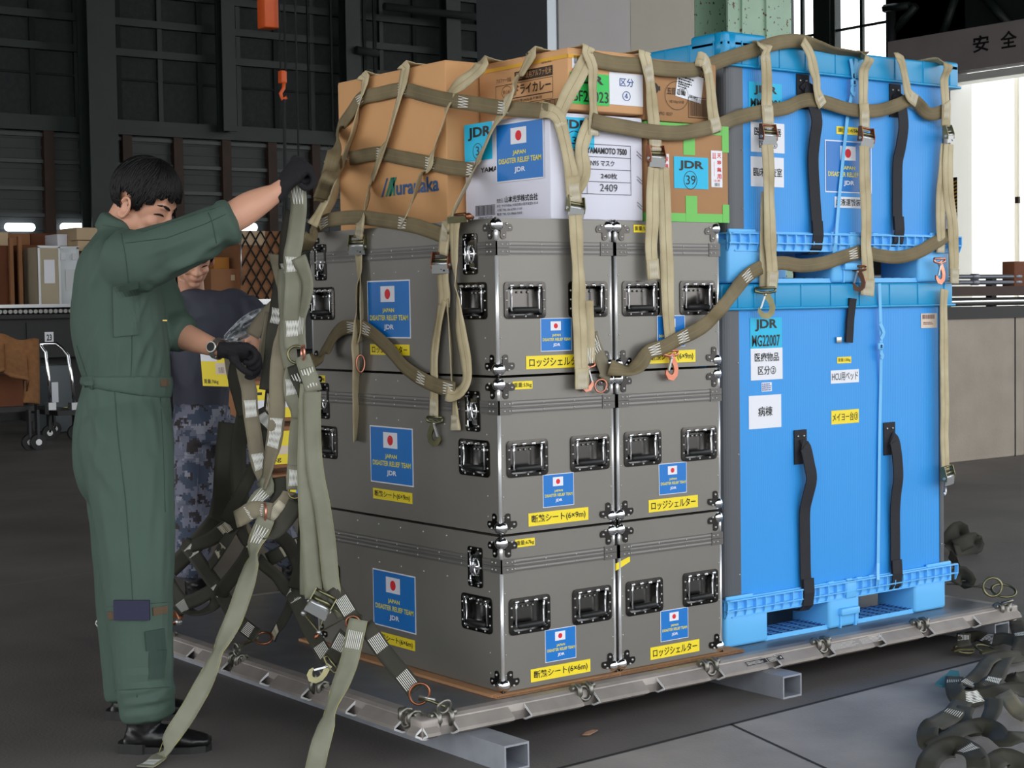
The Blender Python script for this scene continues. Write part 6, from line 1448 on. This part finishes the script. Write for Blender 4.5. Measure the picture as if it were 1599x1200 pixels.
loft(cv, pxl([(196,625,5.23,54,.10),(194,655,5.26,64,.12),(193,690,5.29,71,.13),(196,760,5.34,62,.12),(198,830,5.38,55,.112),(200,900,5.40,52,.108),(200,980,5.42,46,.10),(201,1040,5.43,40,.095),(202,1075,5.44,38,.09),(203,1090,5.44,38,.088)]))
# rolled cuff, collar, hem bulges
loft(cv, pxl([(350,350,5.0,37,.071),(357,347.5,5.0,37.5,.072),(364,345,5.0,36,.070)]))
loft(cv, pxl([(180,364,5.19,33,.085),(184,352,5.19,31,.078),(187,346,5.19,30,.074)]))
loft(cv, pxl([(225,1070,5.03,44,.098),(228,1082,5.03,46,.10),(229,1092,5.03,42.5,.095)]))
cov = solid(cv, 'coverall', m_cover, man, .0065, 5, .0042, (15,15,5), 1)
crease(cov, [(345,396,262,418,6,.010),(336,382,240,436,6,.011),(318,392,232,452,5,.008),(300,372,225,400,6,.007),(352,372,322,388,5,.008),(246,500,214,560,6,.008),(232,452,205,520,5,.008),
    (141,588,148,530,5,.010),(160,586,154,520,6,.009),(182,588,186,540,5,.007),(206,590,222,536,6,.010),(228,590,238,548,5,.008),(244,590,252,556,4,.007),(132,560,160,500,6,.007),(128,480,150,420,8,.008),(148,440,165,380,7,.008),
    (139,622,160,690,6,.010),(158,620,150,740,6,.008),(178,620,200,700,6,.008),(204,618,206,720,6,.006),(232,616,244,700,6,.008),(140,700,180,770,8,.008),(160,780,176,900,7,.006),(240,720,230,860,7,.006),(255,800,250,930,6,.006),(200,780,196,900,8,.005),
    (186,1062,262,1052,6,.008),(190,1084,266,1070,5,.010),(194,1102,268,1090,5,.010),(236,1096,270,1074,4,.008),(192,1120,250,1112,5,.007),(250,1112,272,1096,4,.006),(262,985,270,1060,5,.006)])
tr = bvh(cov)
sb = MB()
for path in ([(188,358),(196,400),(203,460),(206,520),(206,560),(204,592)], [(160,352),(225,362),(290,340),(345,322)], [(196,380),(260,372),(320,350),(352,335)], [(178,598),(184,680),(196,780),(205,900),(210,1000),(214,1090)],
             [(120,540),(140,600)], [(325,332),(332,350),(338,380)], [(250,612),(255,700),(258,800)]): seam(tr, sb, path, m_cover2)
sb.build('seams', m_cover2, cov)
b = MB()
loft(b, pxl([(197,611,5.2,68.5,.182),(198,604,5.2,69.5,.185),(198,596,5.2,69.5,.185),(198,589,5.2,68.5,.182)]))
belt = solid(b, 'belt', m_cover, man, .005, 2, .0015, (20,20,10), 5); tb = bvh(belt)
patch_on(tb, [(250,592),(262,592),(262,604),(250,604)], m_velcro, belt, 'fastener', .003, 3); patch_on(tb, [(134,588),(146,588),(148,614),(136,614)], m_cover, belt, 'belt_loop', .006, 4)
pk = patch_on(tr, [(175,448),(215,440),(217,522),(177,526)], m_cover, cov, 'chest_pocket', .006, 8)
lp = patch_on(tr, [(168,948),(270,940),(266,1072),(178,1078)], m_cover, cov, 'leg_pocket', .008, 12)
fl = patch_on(tr, [(223,986),(254,981),(256,1012),(226,1016)], m_cover2, lp, 'flap', .013, 4); patch_on(tr, [(230,1018),(258,1014),(254,1058),(230,1060)], m_cover2, lp, 'pen_sleeve', .010, 4)
patch_on(tr, [(171,955),(191,955),(192,966),(173,967)], m_velcro, lp, 'fastener', .010, 3); patch_on(tr, [(235,949),(258,946),(258,957),(236,962)], m_velcro, lp, 'fastener', .010, 3)
p, q = cast(tr, 206, 944, .004); b = MB()
U2 = CR.normalized(); b.obox(p-U2*.05-HZ_*.045, U2*.104, -HF*.012, HZ_*.058, m_book); nb = b.build('notebook', m_book); tag(nb, 'navy notebook sticking out of the green leg pocket', 'notebook')
b = MB(); p, q = cast(tr, 252, 502, .004); b.obox(p, CR*.014, CU*.004, -CF*.002, m_brass); b.build('zip_pull', m_brass, cov)
def boot(px, py, d, parent, flip=0):
    """ankle boot pointing right, heel at px: leather upper and sole"""
    S_ = FPX/d; H = at(px, py, d); H.z = 0; f = HR; b = MB()
    A = lambda x, z, s=0: H+f*x+HZ_*z+HF*s
    loft(b, densify([(A(.030,.05),.036,.036),(A(.055,.048),.044,.040),(A(.10,.046),.040,.042),(A(.15,.042),.036,.045),(A(.20,.036),.029,.046),(A(.245,.031),.022,.042),(A(.27,.028),.016,.030)]), 18, HF)
    loft(b, densify([(A(.070,.03),.046,.040),(A(.075,.08),.050,.044),(A(.078,.13),.054,.048),(A(.078,.17),.054,.048)]), 18, HF)
    loft(b, densify([(A(.02,.028),.022,.034),(A(.05,.03),.026,.037)]), 16, HF)
    o = solid(b, 'boot', m_boot, parent, .0045, 5, .002, (30,30,30), 4)
    s = MB(); P = [(-.002,.0),(.01,-.030),(.06,-.036),(.11,-.038),(.17,-.047),(.22,-.046),(.262,-.028),(.276,.0),(.262,.028),(.22,.046),(.17,.045),(.11,.036),(.06,.036),(.01,.030)]
    s.prism(P, H+HZ_*.0, f, HF, HZ_, .020, m_sole); s.prism([(p_[0]*.36-.001, p_[1]*.95) for p_ in P], H, f, HF, HZ_, .030, m_sole); s.build('sole', m_sole, o)
boot(186,1172,5.03,man); boot(167,1120,5.44,man)
def glove_shape(W0, K, tips, thumb, name, wr=.031):
    """W0 wrist, K four knuckle points (index..little), tips = curled finger chains, thumb chain"""
    b = MB(); c = sum(K, V((0,0,0)))/4; ax_ = (c-W0).normalized(); sp = (K[3]-K[0]).normalized(); nb_ = ax_.cross(sp).normalized()
    st = []
    for t, a_, d_ in ((-.25,wr,wr*.92),(.0,wr,wr*.9),(.25,.034,.024),(.55,.042,.024),(.85,.046,.023),(1.0,.046,.019)): st.append((W0.lerp(c, t), a_, d_))
    loft(b, densify(st, 3), 20, nb_)
    cc = sum([ch[1] for ch in tips], V((0,0,0)))/4; b.ball(c.lerp(cc,.55), .020, None, 12, 8)
    for k_, ch in zip(K, tips): finger(b, [k_.lerp(W0,.15), k_]+ch, .0108)
    finger(b, thumb, .0122); b.ball(thumb[0].lerp(thumb[1],.4), .017, None, 12, 8)
    return solid(b, name, m_glove, man, .0030, 3, .0008, (60,60,60), 2)
A_ = at
Kr = [A_(461,247,5.125), A_(470,250,5.105), A_(477,257,5.08), A_(480,267,5.06)]
Tr = [[k_+CR*.016-CU*.016+CF*.012, k_+CR*.012-CU*.042+CF*.012, k_-CR*.006-CU*.052+CF*.002, k_-CR*.018-CU*.044-CF*.006] for k_ in Kr]
glove_shape(A_(436,297,5.065), Kr, Tr, [A_(446,290,5.10), A_(457,292,5.125), A_(466,288,5.12), A_(474,282,5.10)], 'glove', .030)
Kl = [A_(386,541,5.165), A_(391,548,5.185), A_(392,556,5.205), A_(389,563,5.225)]
Tl = [[k_+CR*.022-CU*.012, k_+CR*.026-CU*.036, k_+CR*.008-CU*.052, k_-CR*.006-CU*.050] for k_ in Kl]
glove_shape(A_(351,547,5.19), Kl, Tl, [A_(362,556,5.16), A_(372,570,5.14), A_(383,580,5.145), A_(391,584,5.155)], 'glove', .027)
b = MB(); c = at(341,545,5.2); ax_ = (at(352,548,5.19)-at(325,539,5.22)).normalized(); B_ = (CF-ax_*CF.dot(ax_)).normalized(); A2 = B_.cross(ax_)
for k in range(22):
    a = 2*PI*k/22; p = c+A2*(.0305*math.cos(a))+B_*(.0305*math.sin(a)); n_ = (A2*math.cos(a)+B_*math.sin(a)); t_ = ax_.cross(n_)
    b.obox(p-t_*.0042-ax_*.009, t_*.0078, ax_*.018, n_*.003, m_snap)
b.tube([c+(A2*.0-B_*.0305)-B_*.0, c-B_*.041], .017, m_snap, 18); b.tube([c-B_*.041, c-B_*.042], .014, m_blk, 18); b.build('wristwatch', m_snap, man)

# ---------------------------------------------------------------- second man behind the net
man2 = thing('person', 'person in dark T-shirt and pixel camouflage trousers, stooping behind the net', 'person', (0,0,0))
D2 = 7.3
hd2 = math.radians(30); yw_ = math.radians(20)
Fh2 = (-HF*math.cos(yw_)+HR*math.sin(yw_)); Fd2 = (Fh2*math.cos(hd2)-HZ_*math.sin(hd2)).normalized(); Ud2 = (HZ_*math.cos(hd2)+Fh2*math.sin(hd2)).normalized(); Sd2 = Fd2.cross(Ud2).normalized()
HO2 = at(308,429,D2-.15)-Fd2*.104+Ud2*.029
body = MB(); L2 = head_shapes(body, HO2, Fd2, Ud2, Sd2)
loft(body, pxl([(312,510,D2+.05,34,.07),(304,474,D2+.04,20,.055),(299,450,D2+.03,20,.055),(297,430,D2-.0,20,.055)]))
loft(body, pxl([(315,640,D2,34,.10),(322,560,D2,40,.11),(328,510,D2,44,.09),(316,488,D2,18,.06)]))
loft(body, pxl([(264,490,D2,17,.05),(246,535,D2-.02,15,.045),(238,575,D2-.1,14,.042),(236,612,D2-.16,12,.036),(238,634,D2-.2,10,.03),(240,648,D2-.2,11,.016),(241,660,D2-.2,7,.012)]))
loft(body, pxl([(388,495,D2,18,.05),(415,530,D2-.06,16,.045),(428,560,D2-.2,14,.040),(418,552,D2-.36,12,.034),(404,540,D2-.42,10,.03),(394,532,D2-.44,11,.016),(384,528,D2-.44,7,.012)]))
for st_ in ([(300,650,D2,20,.06),(305,760,D2,20,.06),(298,900,D2+.02,20,.05)], [(335,660,D2,14,.05),(390,760,D2+.15,20,.06),(448,870,D2+.35,18,.05)]): loft(body, pxl(st_))
for (sx, sy, d0, dx, dy) in ((240,656,D2-.2,-.3,-.2), (382,528,D2-.44,-1,.1)):
    for k in range(4): p0 = at(sx,sy-4+k*4,d0+.01*k); finger(body, [p0, p0+CR*(.03*dx)-CU*.008, p0+CR*(.045*dx)-CU*.03, p0+CR*(.03*dx)-CU*.045], .0085)
    p0 = at(sx-6*dx,sy+6,d0-.01); finger(body, [p0, p0+CR*(.02*dx)-CU*.02-CF*.01, p0+CR*(.04*dx)-CU*.03-CF*.01], .0095)
solid(body, 'body', m_skin, man2, .0048, 2)
hair_cap(L2, man2, 5, True); eye_parts(L2, man2)
b = MB(); b.tube([L2(.0935,-.063,-.020), L2(.0985,-.0625,0), L2(.0935,-.063,.020)], [.001,.002,.001], m_lip, 6); b.build('mouth', m_lip, man2)
t2 = MB()
loft(t2, pxl([(314,640,D2,41,.13),(314,610,D2,43,.14),(317,570,D2,49,.15),(324,530,D2,58,.15),(330,506,D2,72,.14),(328,493,D2,68,.12),(318,481,D2,40,.10),(305,464,D2,23,.072),(303,456,D2,21,.068)]))
loft(t2, pxl([(276,486,D2,28,.075),(258,508,D2-.01,25,.07),(248,535,D2-.02,23,.065),(243,552,D2-.05,21,.06)]))
loft(t2, pxl([(378,482,D2,27,.08),(398,500,D2-.02,25,.07),(412,525,D2-.05,22,.065),(420,542,D2-.09,20,.06)]))
loft(t2, pxl([(252,496,D2,17,.06),(282,484,D2,20,.08),(318,480,D2,22,.085),(360,485,D2,22,.085),(400,500,D2,19,.07)]))
tee = solid(t2, 't_shirt', m_tee, man2, .0075, 5, .006, (11,11,9), 3)
c2 = MB()
loft(c2, pxl([(316,632,D2,42,.14),(314,660,D2,44,.15),(312,690,D2,44,.145)]))
loft(c2, pxl([(302,665,D2-.02,34,.12),(302,720,D2-.03,34,.115),(306,770,D2-.03,33,.11),(304,820,D2-.02,31,.105),(299,870,D2,28,.10),(296,900,D2,25,.09)]))
loft(c2, pxl([(338,665,D2+.03,33,.12),(362,715,D2+.08,33,.115),(390,765,D2+.15,32,.11),(415,805,D2+.22,29,.105),(440,845,D2+.3,26,.1),(452,868,D2+.34,24,.09)]))
cam_t = solid(c2, 'trousers', m_camo, man2, .0075, 5, .006, (12,12,8), 6); t3 = bvh(cam_t)
patch_on(t3, [(276,712),(312,712),(308,790),(276,786)], m_camo, cam_t, 'cargo_pocket', .014, 6)
boot(280,925,D2+.02,man2); boot(432,890,D2+.36,man2)
# the yellow tagged sheet and crumpled clear wrap he holds
tagm = thing('tag_sheet', 'yellow and white shipping tag held at the waist of the man in camouflage', 'tag', (0,0,0))
d_ = 6.85; a0 = at(313,551,d_); s = Sticker(at(317,603,d_), (CR*.99-CU*.03).normalized(), (CU*.99+CR*-.08).normalized(), -CF, 40/FPX*d_, 50/FPX*d_, m_yel, .002)
s.rect(0,s.h*.78,s.w*.62,s.h,m_wht,0).rect(s.w*.55,s.h*.38,s.w*.98,s.h*.74,m_cream,1).bars(s.w*.65,s.h*.42,s.w*.9,s.h*.6,m_blk,seed=3).text('重量:76kg',s.w*.06,s.h*.06,s.w*.62,s.h*.22,m_blk,.01); s.build('sheet', tagm)
m_wrap = mat('clear plastic wrap', (215,220,225), .12); _b = m_wrap.node_tree.nodes['Principled BSDF']; _b.inputs['Alpha'].default_value = .7; _b.inputs['Specular IOR Level'].default_value = .9
b = MB(); r = random.Random(4); nu, nv = 22, 10; vs = []
for j in range(nv+1):
    for i in range(nu+1):
        u, v = i/nu, j/nv; x = 350+72*u; y = 531-44*u+ (v-.5)*(14+24*math.sin(u*PI)); vs.append(at(x, y, 5.75-.2*u+.08*noise.noise(V((u*4,v*9,2)))+.02*r.random()))
b.add(vs, [(j*(nu+1)+i, j*(nu+1)+i+1, (j+1)*(nu+1)+i+1, (j+1)*(nu+1)+i) for j in range(nv) for i in range(nu)], m_wrap, False)
o = b.build('plastic_wrap'); tag(o, 'crumpled clear plastic wrap between the two men at chest height', 'plastic wrap'); sd = o.modifiers.new('t', 'SOLIDIFY'); sd.thickness = .001

# ================================================================ things at the back of the hangar
m_dkfr = mat('black painted steel', (30,31,33), .5, var=.1, vscale=4)
m_roll = mat('worn steel roller', (150,150,148), .35, .8)
m_bcard = mat('mid brown carton', (150,104,70), .85, var=.06, vscale=4); m_bcard2 = mat('tan carton', (196,172,140), .8, var=.04, vscale=4); m_bcard3 = mat('dark brown crate board', (112,64,38), .8, var=.1, vscale=4)  # plain board colours; the mid brown also serves the stakes and labelled boxes
m_whitecase = mat('white aluminium case', (214,222,226), .4); m_tancase = mat('tan plywood case', (178,166,142), .6)
m_sil = mat('silver edging', (200,202,204), .3, .8); m_greyp = mat('grey painted metal', (86,94,98), .5); m_blank = mat('brown felt blanket', (134,92,56), .95, var=.15, vscale=20); m_net5 = mat('black cargo mesh', (22,24,22), .8); m_org = mat('orange paint', (206,84,24), .5); m_lampw = mat('lit tube', (255,255,255), .3, emit=(255,255,255,5))
def boxat(name, label, cat, px0, py0, px1, py1, d, depth, m, group=None, edge=None, extra=None):
    """a box whose front fills the pixel rectangle at the given distance, turned to the hangar axes"""
    y0 = d[0] if isinstance(d, tuple) else at((px0+px1)/2, py1, d).y; a = on(1, y0, px0, py1); c = on(1, y0, px1, py0); w = c.x-a.x; h = c.z-a.z
    if abs(a.z-z1) < .3: h += a.z-z1; a.z = z1+.002        # it stands on the roller deck
    t = thing(name, label, cat, (a.x,a.y,a.z), group)
    b = MB(); b.box((0,0,0), (w,depth,h), m, .006); b.build('box', None, t)
    if edge:
        e = MB(); k = .014
        for x in (0,w): e.box((x-k,-.004,0), (x+k,.02,h), edge)
        for z in (0,h): e.box((-k,-.004,z-k), (w+k,.02,z+k), edge)
        e.build('edging', None, t)
    if extra: extra(t, w, h)
    return t
# roller deck along the back
yd = 15.6
def dk(px, py): return on(1, yd, px, py)
t = thing('roller_deck', 'long black roller conveyor deck carrying cartons along the back', 'conveyor', (0,0,0))
z1 = dk(60,478).z; z0 = dk(60,520).z
b = MB(); xa, xb = dk(-260,480).x, dk(700,480).x
b.box((xa,yd,z1-.62), (xb,yd+.25,z1-.14), m_dkfr); b.box((xa,yd-.1,z1-.15), (xb,yd+2.6,z1-.10), m_dkfr); b.box((xa,yd+.3,.0), (xb,yd+.36,z1-.5), m_dkfr)
x = xa
while x < xb: b.box((x,yd-.02,0), (x+.16,yd+.2,z1-.2), m_dkfr); x += 2.2
b.build('frame', None, t); DECK = t
b = MB(); x = xa
while x < xb:
    b.cyl((x,yd-.08,z1-.065), (x,yd+.5,z1-.065), .026, m_roll, 8); x += .062
b.build('rollers', None, t)
b = MB(); b.box((xa,yd-.1,z1-.012), (xb,yd+2.4,z1), m_dkfr); b.build('slats', None, t)
x = xa+.3; k = 0
while x < xb-1.5: q = MB(); q.box((x,yd-.16,z1-.02), (x+1.25,yd+.02,z1+.02), m_sil); q.build('edge_strip', None, t); x += 1.5
zc = 0
dd = dk(60,460); DD = (dd-CAM).dot(CF)
def labl(x0, z0, x1, z1, m=m_wht, ink=True):
    def f(t, w, h):
        s = Sticker(V((w*x0,-.007,h*z0)), V((1,0,0)), V((0,0,1)), V((0,-1,0)), w*(x1-x0), h*(z1-z0), m, .004)
        s.t = .004
        s.build('label', t)
    return f
boxat('carton', 'dark brown crate at the far left end of the roller deck', 'carton', -40, 384, 17, 455, (yd+0.50,), .8, m_bcard3)
def stake(t, w, h): pass
boxat('carton', 'large dark brown crate with a pale note on the roller deck', 'carton', 31, 384, 132, 454, (yd+0.80,), 1.0, m_bcard3, extra=labl(.09,.5,.30,.76))
b = MB(); p = on(1,yd+.4,17,455); q = on(1,yd+.4,31,372); p.z = z1; b.box((p.x,p.y,p.z), (p.x+.045,p.y+.05,q.z), m_bcard); b.box((p.x+.11,p.y,p.z), (p.x+.155,p.y+.05,q.z+.02), m_bcard); o = b.build('timber_stakes'); tag(o, 'pair of upright brown timber stakes between the dark crates', 'timber')
boxat('equipment_case', 'tan plywood case with silver edging beside the white case', 'case', 62, 386, 92, 453, (yd+0.10,), .5, m_tancase, edge=m_sil, extra=labl(.22,.38,.75,.78))
def clasp(t, w, h):
    labl(.3,.26,.85,.62,m_sil)(t, w, h)
    b = MB()
    for x in (.18,.8): b.box((w*x-.03,-.02,h*.78), (w*x+.03,0,h*.9), m_sil)
    b.build('clasp', None, t)
boxat('equipment_case', 'white aluminium case behind the back of the green coveralls', 'case', 94, 387, 121, 452, (yd+0.20,), .5, m_whitecase, edge=m_sil, extra=clasp)
boxat('carton', 'pale carton at far left above the dark crate', 'carton', -30, 363, 13, 384, (yd+0.90,), .7, m_bcard2); boxat('carton', 'long brown carton on top of the dark crates at left', 'carton', 14, 365, 47, 384, (yd+1.00,), .7, m_bcard); boxat('carton', 'brown carton behind the tan plywood case', 'carton', 48, 365, 88, 384, (yd+1.10,), .7, m_bcard3)
boxat('carton', 'small pale blue carton above the white case', 'carton', 90, 366, 105, 384, (yd+0.70,), .5, m_wht); boxat('carton', 'small pale carton next to the back of the green collar', 'carton', 106, 366, 121, 384, (yd+0.75,), .5, m_bcard2)
boxat('carton', 'wide tan carton behind the green collar, upper one', 'carton', 120, 356, 162, 375, (yd+0.50,), .6, m_bcard2); boxat('carton', 'wide tan carton behind the green collar, lower one', 'carton', 122, 376, 165, 392, (yd+0.55,), .6, m_bcard2)
# cartons behind the second man
d5 = 15.5
boxat('carton', 'brown carton with a yellow strap behind the man in the T-shirt', 'carton', 236, 413, 274, 463, (yd+.3,), .7, m_bcard, extra=labl(.05,.3,.8,.95))
boxat('carton', 'brown carton stacked over the shoulder of the man in the T-shirt', 'carton', 330, 420, 374, 462, (yd+.3,), .7, m_bcard, extra=labl(.68,.66,.82,.82,m_bcard2))
boxat('carton', 'small yellow brown carton under the raised green sleeve', 'carton', 334, 402, 358, 420, (yd+.35,), .5, mat('yellow brown carton', (170,112,44), .8)); 
# cartons under black mesh
t = boxat('mesh_load', 'pallet load of brown cartons under a black diamond mesh', 'pallet load', 376, 362, 460, 458, (yd+.2,), 1.2, m_bcard)
bb = t.children[0].data.vertices; w = max(p.co.x for p in bb); h = max(p.co.z for p in bb)
b = MB(); b.box((-.01,-.012,h*.8), (w*.45,-.002,h), m_bcard2); b.build('pale_carton_face', None, t)
b = MB()
for k in range(-8, 12):
    s0 = k*.15
    for sg in (1, -1):
        P = []
        for j in range(9):
            z = h-j*h/8; x = s0+sg*(h-z)*.62+ (0 if sg > 0 else .3)
            if 0 <= x <= w: P.append(V((x,-.022,z)))
        if len(P) > 1: b.tube(P, .011, m_net5, 5)
b.build('mesh', None, t)
b = MB(); b.tube([V((0,-.03,h*.98)), V((-.0,-.03,h*.25))], .008, m_sil, 6); b.build('frame_bar', None, t)
b = MB(); b.box((-.05,-.06,-.01), (w+.02,-.02,.05), m_sil); b.build('edge_bar', None, t)
# things standing below the deck
t = thing('hand_truck', 'platform trolley with a chrome push handle behind the green coveralls', 'trolley', (0,0,0))
dt = 17.2; g0 = at(110,655,dt); P = lambda px, py, dz=0: at(px, py, dt+dz)
b = MB(); b.tube([P(79,632), P(76,590), P(71,550), P(64,540), P(63,537), P(88,537), P(98,545), P(106,555), P(112,590), P(116,632)], .018, m_chrome, 8); b.build('push_handle', None, t)
b = MB(); a, c = P(72,648), P(128,640); b.box((a.x,a.y-.3,a.z), (c.x,a.y+.8,a.z+.05), m_dkfr); b.build('platform', None, t)
for px, dz in ((76,0), (116,0), (84,.6), (122,.6)):
    q = P(px,656,dz); b = MB(); b.tube([V((q.x,q.y-.02,.075)), V((q.x,q.y+.02,.075))], .075, m_black, 14); b.tube([V((q.x,q.y-.03,.075)), V((q.x,q.y+.03,.075))], .03, m_sil, 10); b.box((q.x-.012,q.y-.03,.08), (q.x+.012,q.y+.03,P(76,646).z), m_dkfr); b.build('wheel', None, t)
for px in (79,115): b = MB(); q = P(px,638); b.box((q.x-.04,q.y-.05,q.z-.06), (q.x+.04,q.y+.05,q.z+.06), m_sil); b.build('handle_socket', None, t)
t = thing('blanket_trolley', 'low trolley at far left draped with a brown felt blanket', 'trolley', (0,0,0)); dt = 16.0
b = MB(); a, c = P(-60,645), P(70,640); b.box((a.x,a.y-.3,a.z), (c.x,a.y+.9,a.z+.05), m_dkfr); b.box((a.x+.05,a.y-.2,a.z+.05), (c.x-.1,a.y+.8,a.z+.35), m_bcard3); b.build('platform', None, t)
b = MB(); b.tube([P(56,640), P(54,590), P(48,555), P(38,540), P(10,538)], .016, m_dkfr, 8); b.build('push_handle', None, t)
for px in (-30,45,58):
    q = P(px,655); b = MB(); b.tube([V((q.x,q.y-.025,.075)), V((q.x,q.y+.025,.075))], .075, m_black, 14); b.tube([V((q.x,q.y-.032,.075)), V((q.x,q.y+.032,.075))], .03, m_sil, 10); b.box((q.x-.012,q.y-.03,.08), (q.x+.012,q.y+.03,a.z+.02), m_dkfr); b.build('wheel', None, t)
b = MB(); vs = []; nu, nv = 26, 14
for j in range(nv+1):
    for i in range(nu+1):
        u, v = i/nu, j/nv; px = -40+98*u+6*math.sin(u*19)*v; py = 526+ (60 if u < .8 else 95)*v + 18*max(0,u-.55)**1*v+ 5*math.sin(u*11)+ 40*max(0,u-.72)**1.2; vs.append(at(px, py, dt-.35+.25*math.cos(v*1.5)-.06*math.sin(u*23)*v+.5*max(0,u-.75)))
b.add(vs, [(j*(nu+1)+i, j*(nu+1)+i+1, (j+1)*(nu+1)+i+1, (j+1)*(nu+1)+i) for j in range(nv) for i in range(nu)], m_blank, True); o = b.build('blanket'); sd = o.modifiers.new('t', 'SOLIDIFY'); sd.thickness = .03; tag(o, 'brown felt blanket thrown over the trolley handle at far left', 'blanket')
t = boxat('equipment_cabinet', 'grey metal box standing behind the chrome trolley handle', 'box', 80, 570, 112, 676, 18.2, .5, m_greyp, extra=labl(.06,.45,.35,.75)); s = Sticker(V((.14,-.004,.22)), V((1,0,0)), Zv, NF, .045, .045, m_yel, .004); s.build('yellow_label', t)
b = MB(); 
q = at(70,536,18.6); s = Sticker(q, V((1,0,0)), Zv, NF, .10, .12, m_wht, .004); s.text('23',.02,.025,.08,.095,m_blk,.03); s.build('number_plate', DECK)
# yellow labelled boxes seen through the net behind the men
dq = 10.2
def yl(i):
    def f(t, w, h):
        s = Sticker(V((w*.04,-.008,h*.1)), V((1,0,0)), Zv, NF, w*.92, h*.8, m_yel, .004); s.rect(0,s.h*.3,s.w,s.h*.55,m_cream if i else m_wht,0); s.rect(s.w*.84,0,s.w,s.h*.9,m_blue,1); s.text('重量:76kg',s.w*.05,s.h*.05,s.w*.6,s.h*.26,m_blk,.01).text('+',s.w*.1,s.h*.6,s.w*.3,s.h*.9,m_blk,.03); s.build('label', t)
    return f
gy = on(2, 0, 420, 812); dq = (gy-CAM).dot(CF)
boxat('labelled_box', 'yellow labelled box seen through the net, lowest of the stack behind it', 'box', 366, 738, 482, 812, dq, .6, m_bcard, 'yellow labelled boxes behind the net', extra=yl(0))
boxat('labelled_box', 'yellow labelled box seen through the net, middle of the stack behind it', 'box', 370, 664, 482, 737, dq, .6, m_bcard, 'yellow labelled boxes behind the net', extra=yl(1))
boxat('labelled_box', 'yellow labelled box seen through the net, topmost of the stack behind it', 'box', 374, 592, 480, 663, dq, .6, m_bcard, 'yellow labelled boxes behind the net', extra=yl(0))
# chain hoist
dh = 12.0; H_ = lambda px, py: at(px, py, dh)
t = thing('chain_hoist', 'orange pendant and hook block of a hoist hanging above the raised glove', 'hoist', (0,0,0))
b = MB(); a, c = H_(408,44), H_(436,-40); b.box((a.x,a.y-.06,a.z), (c.x,a.y+.06,c.z+.3), m_org, .01); b.build('pendant_box', None, t)
for x0, x1, r_ in ((434,438,.006), (442,446,.009), (460,467,.007)):
    b = MB(); p = H_(x1,112 if x0 != 460 else 290); p2 = H_(x0,-60); p2.z = ZC; b.tube([p2, p], r_, m_seam, 6); b.build('cable', None, t)
b = MB(); a, c = H_(437,130), H_(448,110); b.box((a.x,a.y-.03,a.z), (c.x,a.y+.03,c.z), m_org, .008); b.tube([H_(443,130), H_(443,138), H_(438,146), H_(441,155), H_(448,152)], .014, m_org, 8); b.build('hook_block', None, t)
b = MB(); b.tube([H_(443,155), H_(445,240), H_(445,300), H_(443,345), H_(444,372), H_(449,340), H_(448,300)], .012, m_seam, 6); b.build('chain', None, t)
# rail on the low wall at right
yk = 4.57; W_ = lambda px, py, dy=0: on(1, yk+dy, px, py)
t = thing('wall_rail', 'grey pipe rails and chrome rail running along the low concrete wall', 'rail', (0,0,0))
m_pipe = mat('grey pipe', (120,124,132), .4, .5); m_chrail = mat('chromed rail', (190,190,188), .15, .9)
zt = W_(1550,497).z; xa, xb = 7.2, 14
for py, r_, nm, mm in ((432,.018,'pipe',m_pipe), (441,.018,'pipe',m_pipe), (471,.034,'chrome_rail',m_chrail)):
    b = MB(); z = W_(1550,py).z; b.tube([V((xa,yk+.05,z)), V((xb,yk+.05,z))], r_, mm, 12)
    if nm == 'pipe':
        for px in (1530,1596): x = W_(px,py).x; b.tube([V((x-.04,yk+.05,z)), V((x+.04,yk+.05,z))], r_*1.35, mm, 12)
    b.build(nm, None, t)
b = MB(); b.box((xa,yk+.02,W_(1550,462).z), (xb,yk+.2,W_(1550,447).z), m_rust); b.build('timber_rail', None, t)
b = MB(); b.box((xa,yk-.02,zt), (xb,yk+.4,W_(1550,479).z), m_black); b.build('bumper', None, t)
b = MB(); x = xa+.2
while x < xb: b.box((x,yk+.08,zt), (x+.06,yk+.14,W_(1550,432).z), m_dkfr); x += 1.4
b.build('bracket', None, t)
boxat('carton', 'dark brown box end resting on the rail at the right edge', 'box', 1584, 409, 1640, 426.5, (yk+.03,), .12, m_bcard3)
# a dry leaf on the floor
p = on(2, .004, 921, 1147); b = MB(); P = [(-.03,0),(-.015,.012),(.0,.014),(.018,.008),(.032,0),(.016,-.012),(-.012,-.012)]
b.add([p+V((x,y,.004*math.sin(x*80)+.004)) for x, y in P]+[p+V((x,y,.004*math.sin(x*80)+.0055)) for x, y in P], [tuple(range(7))[::-1], tuple(range(7,14))]+[(i,(i+1)%7,7+(i+1)%7,7+i) for i in range(7)], mat('dry leaf', (176,134,110), .8)); o = b.build('dry_leaf'); tag(o, 'small brown dry leaf on the floor in front of the pallet', 'leaf')
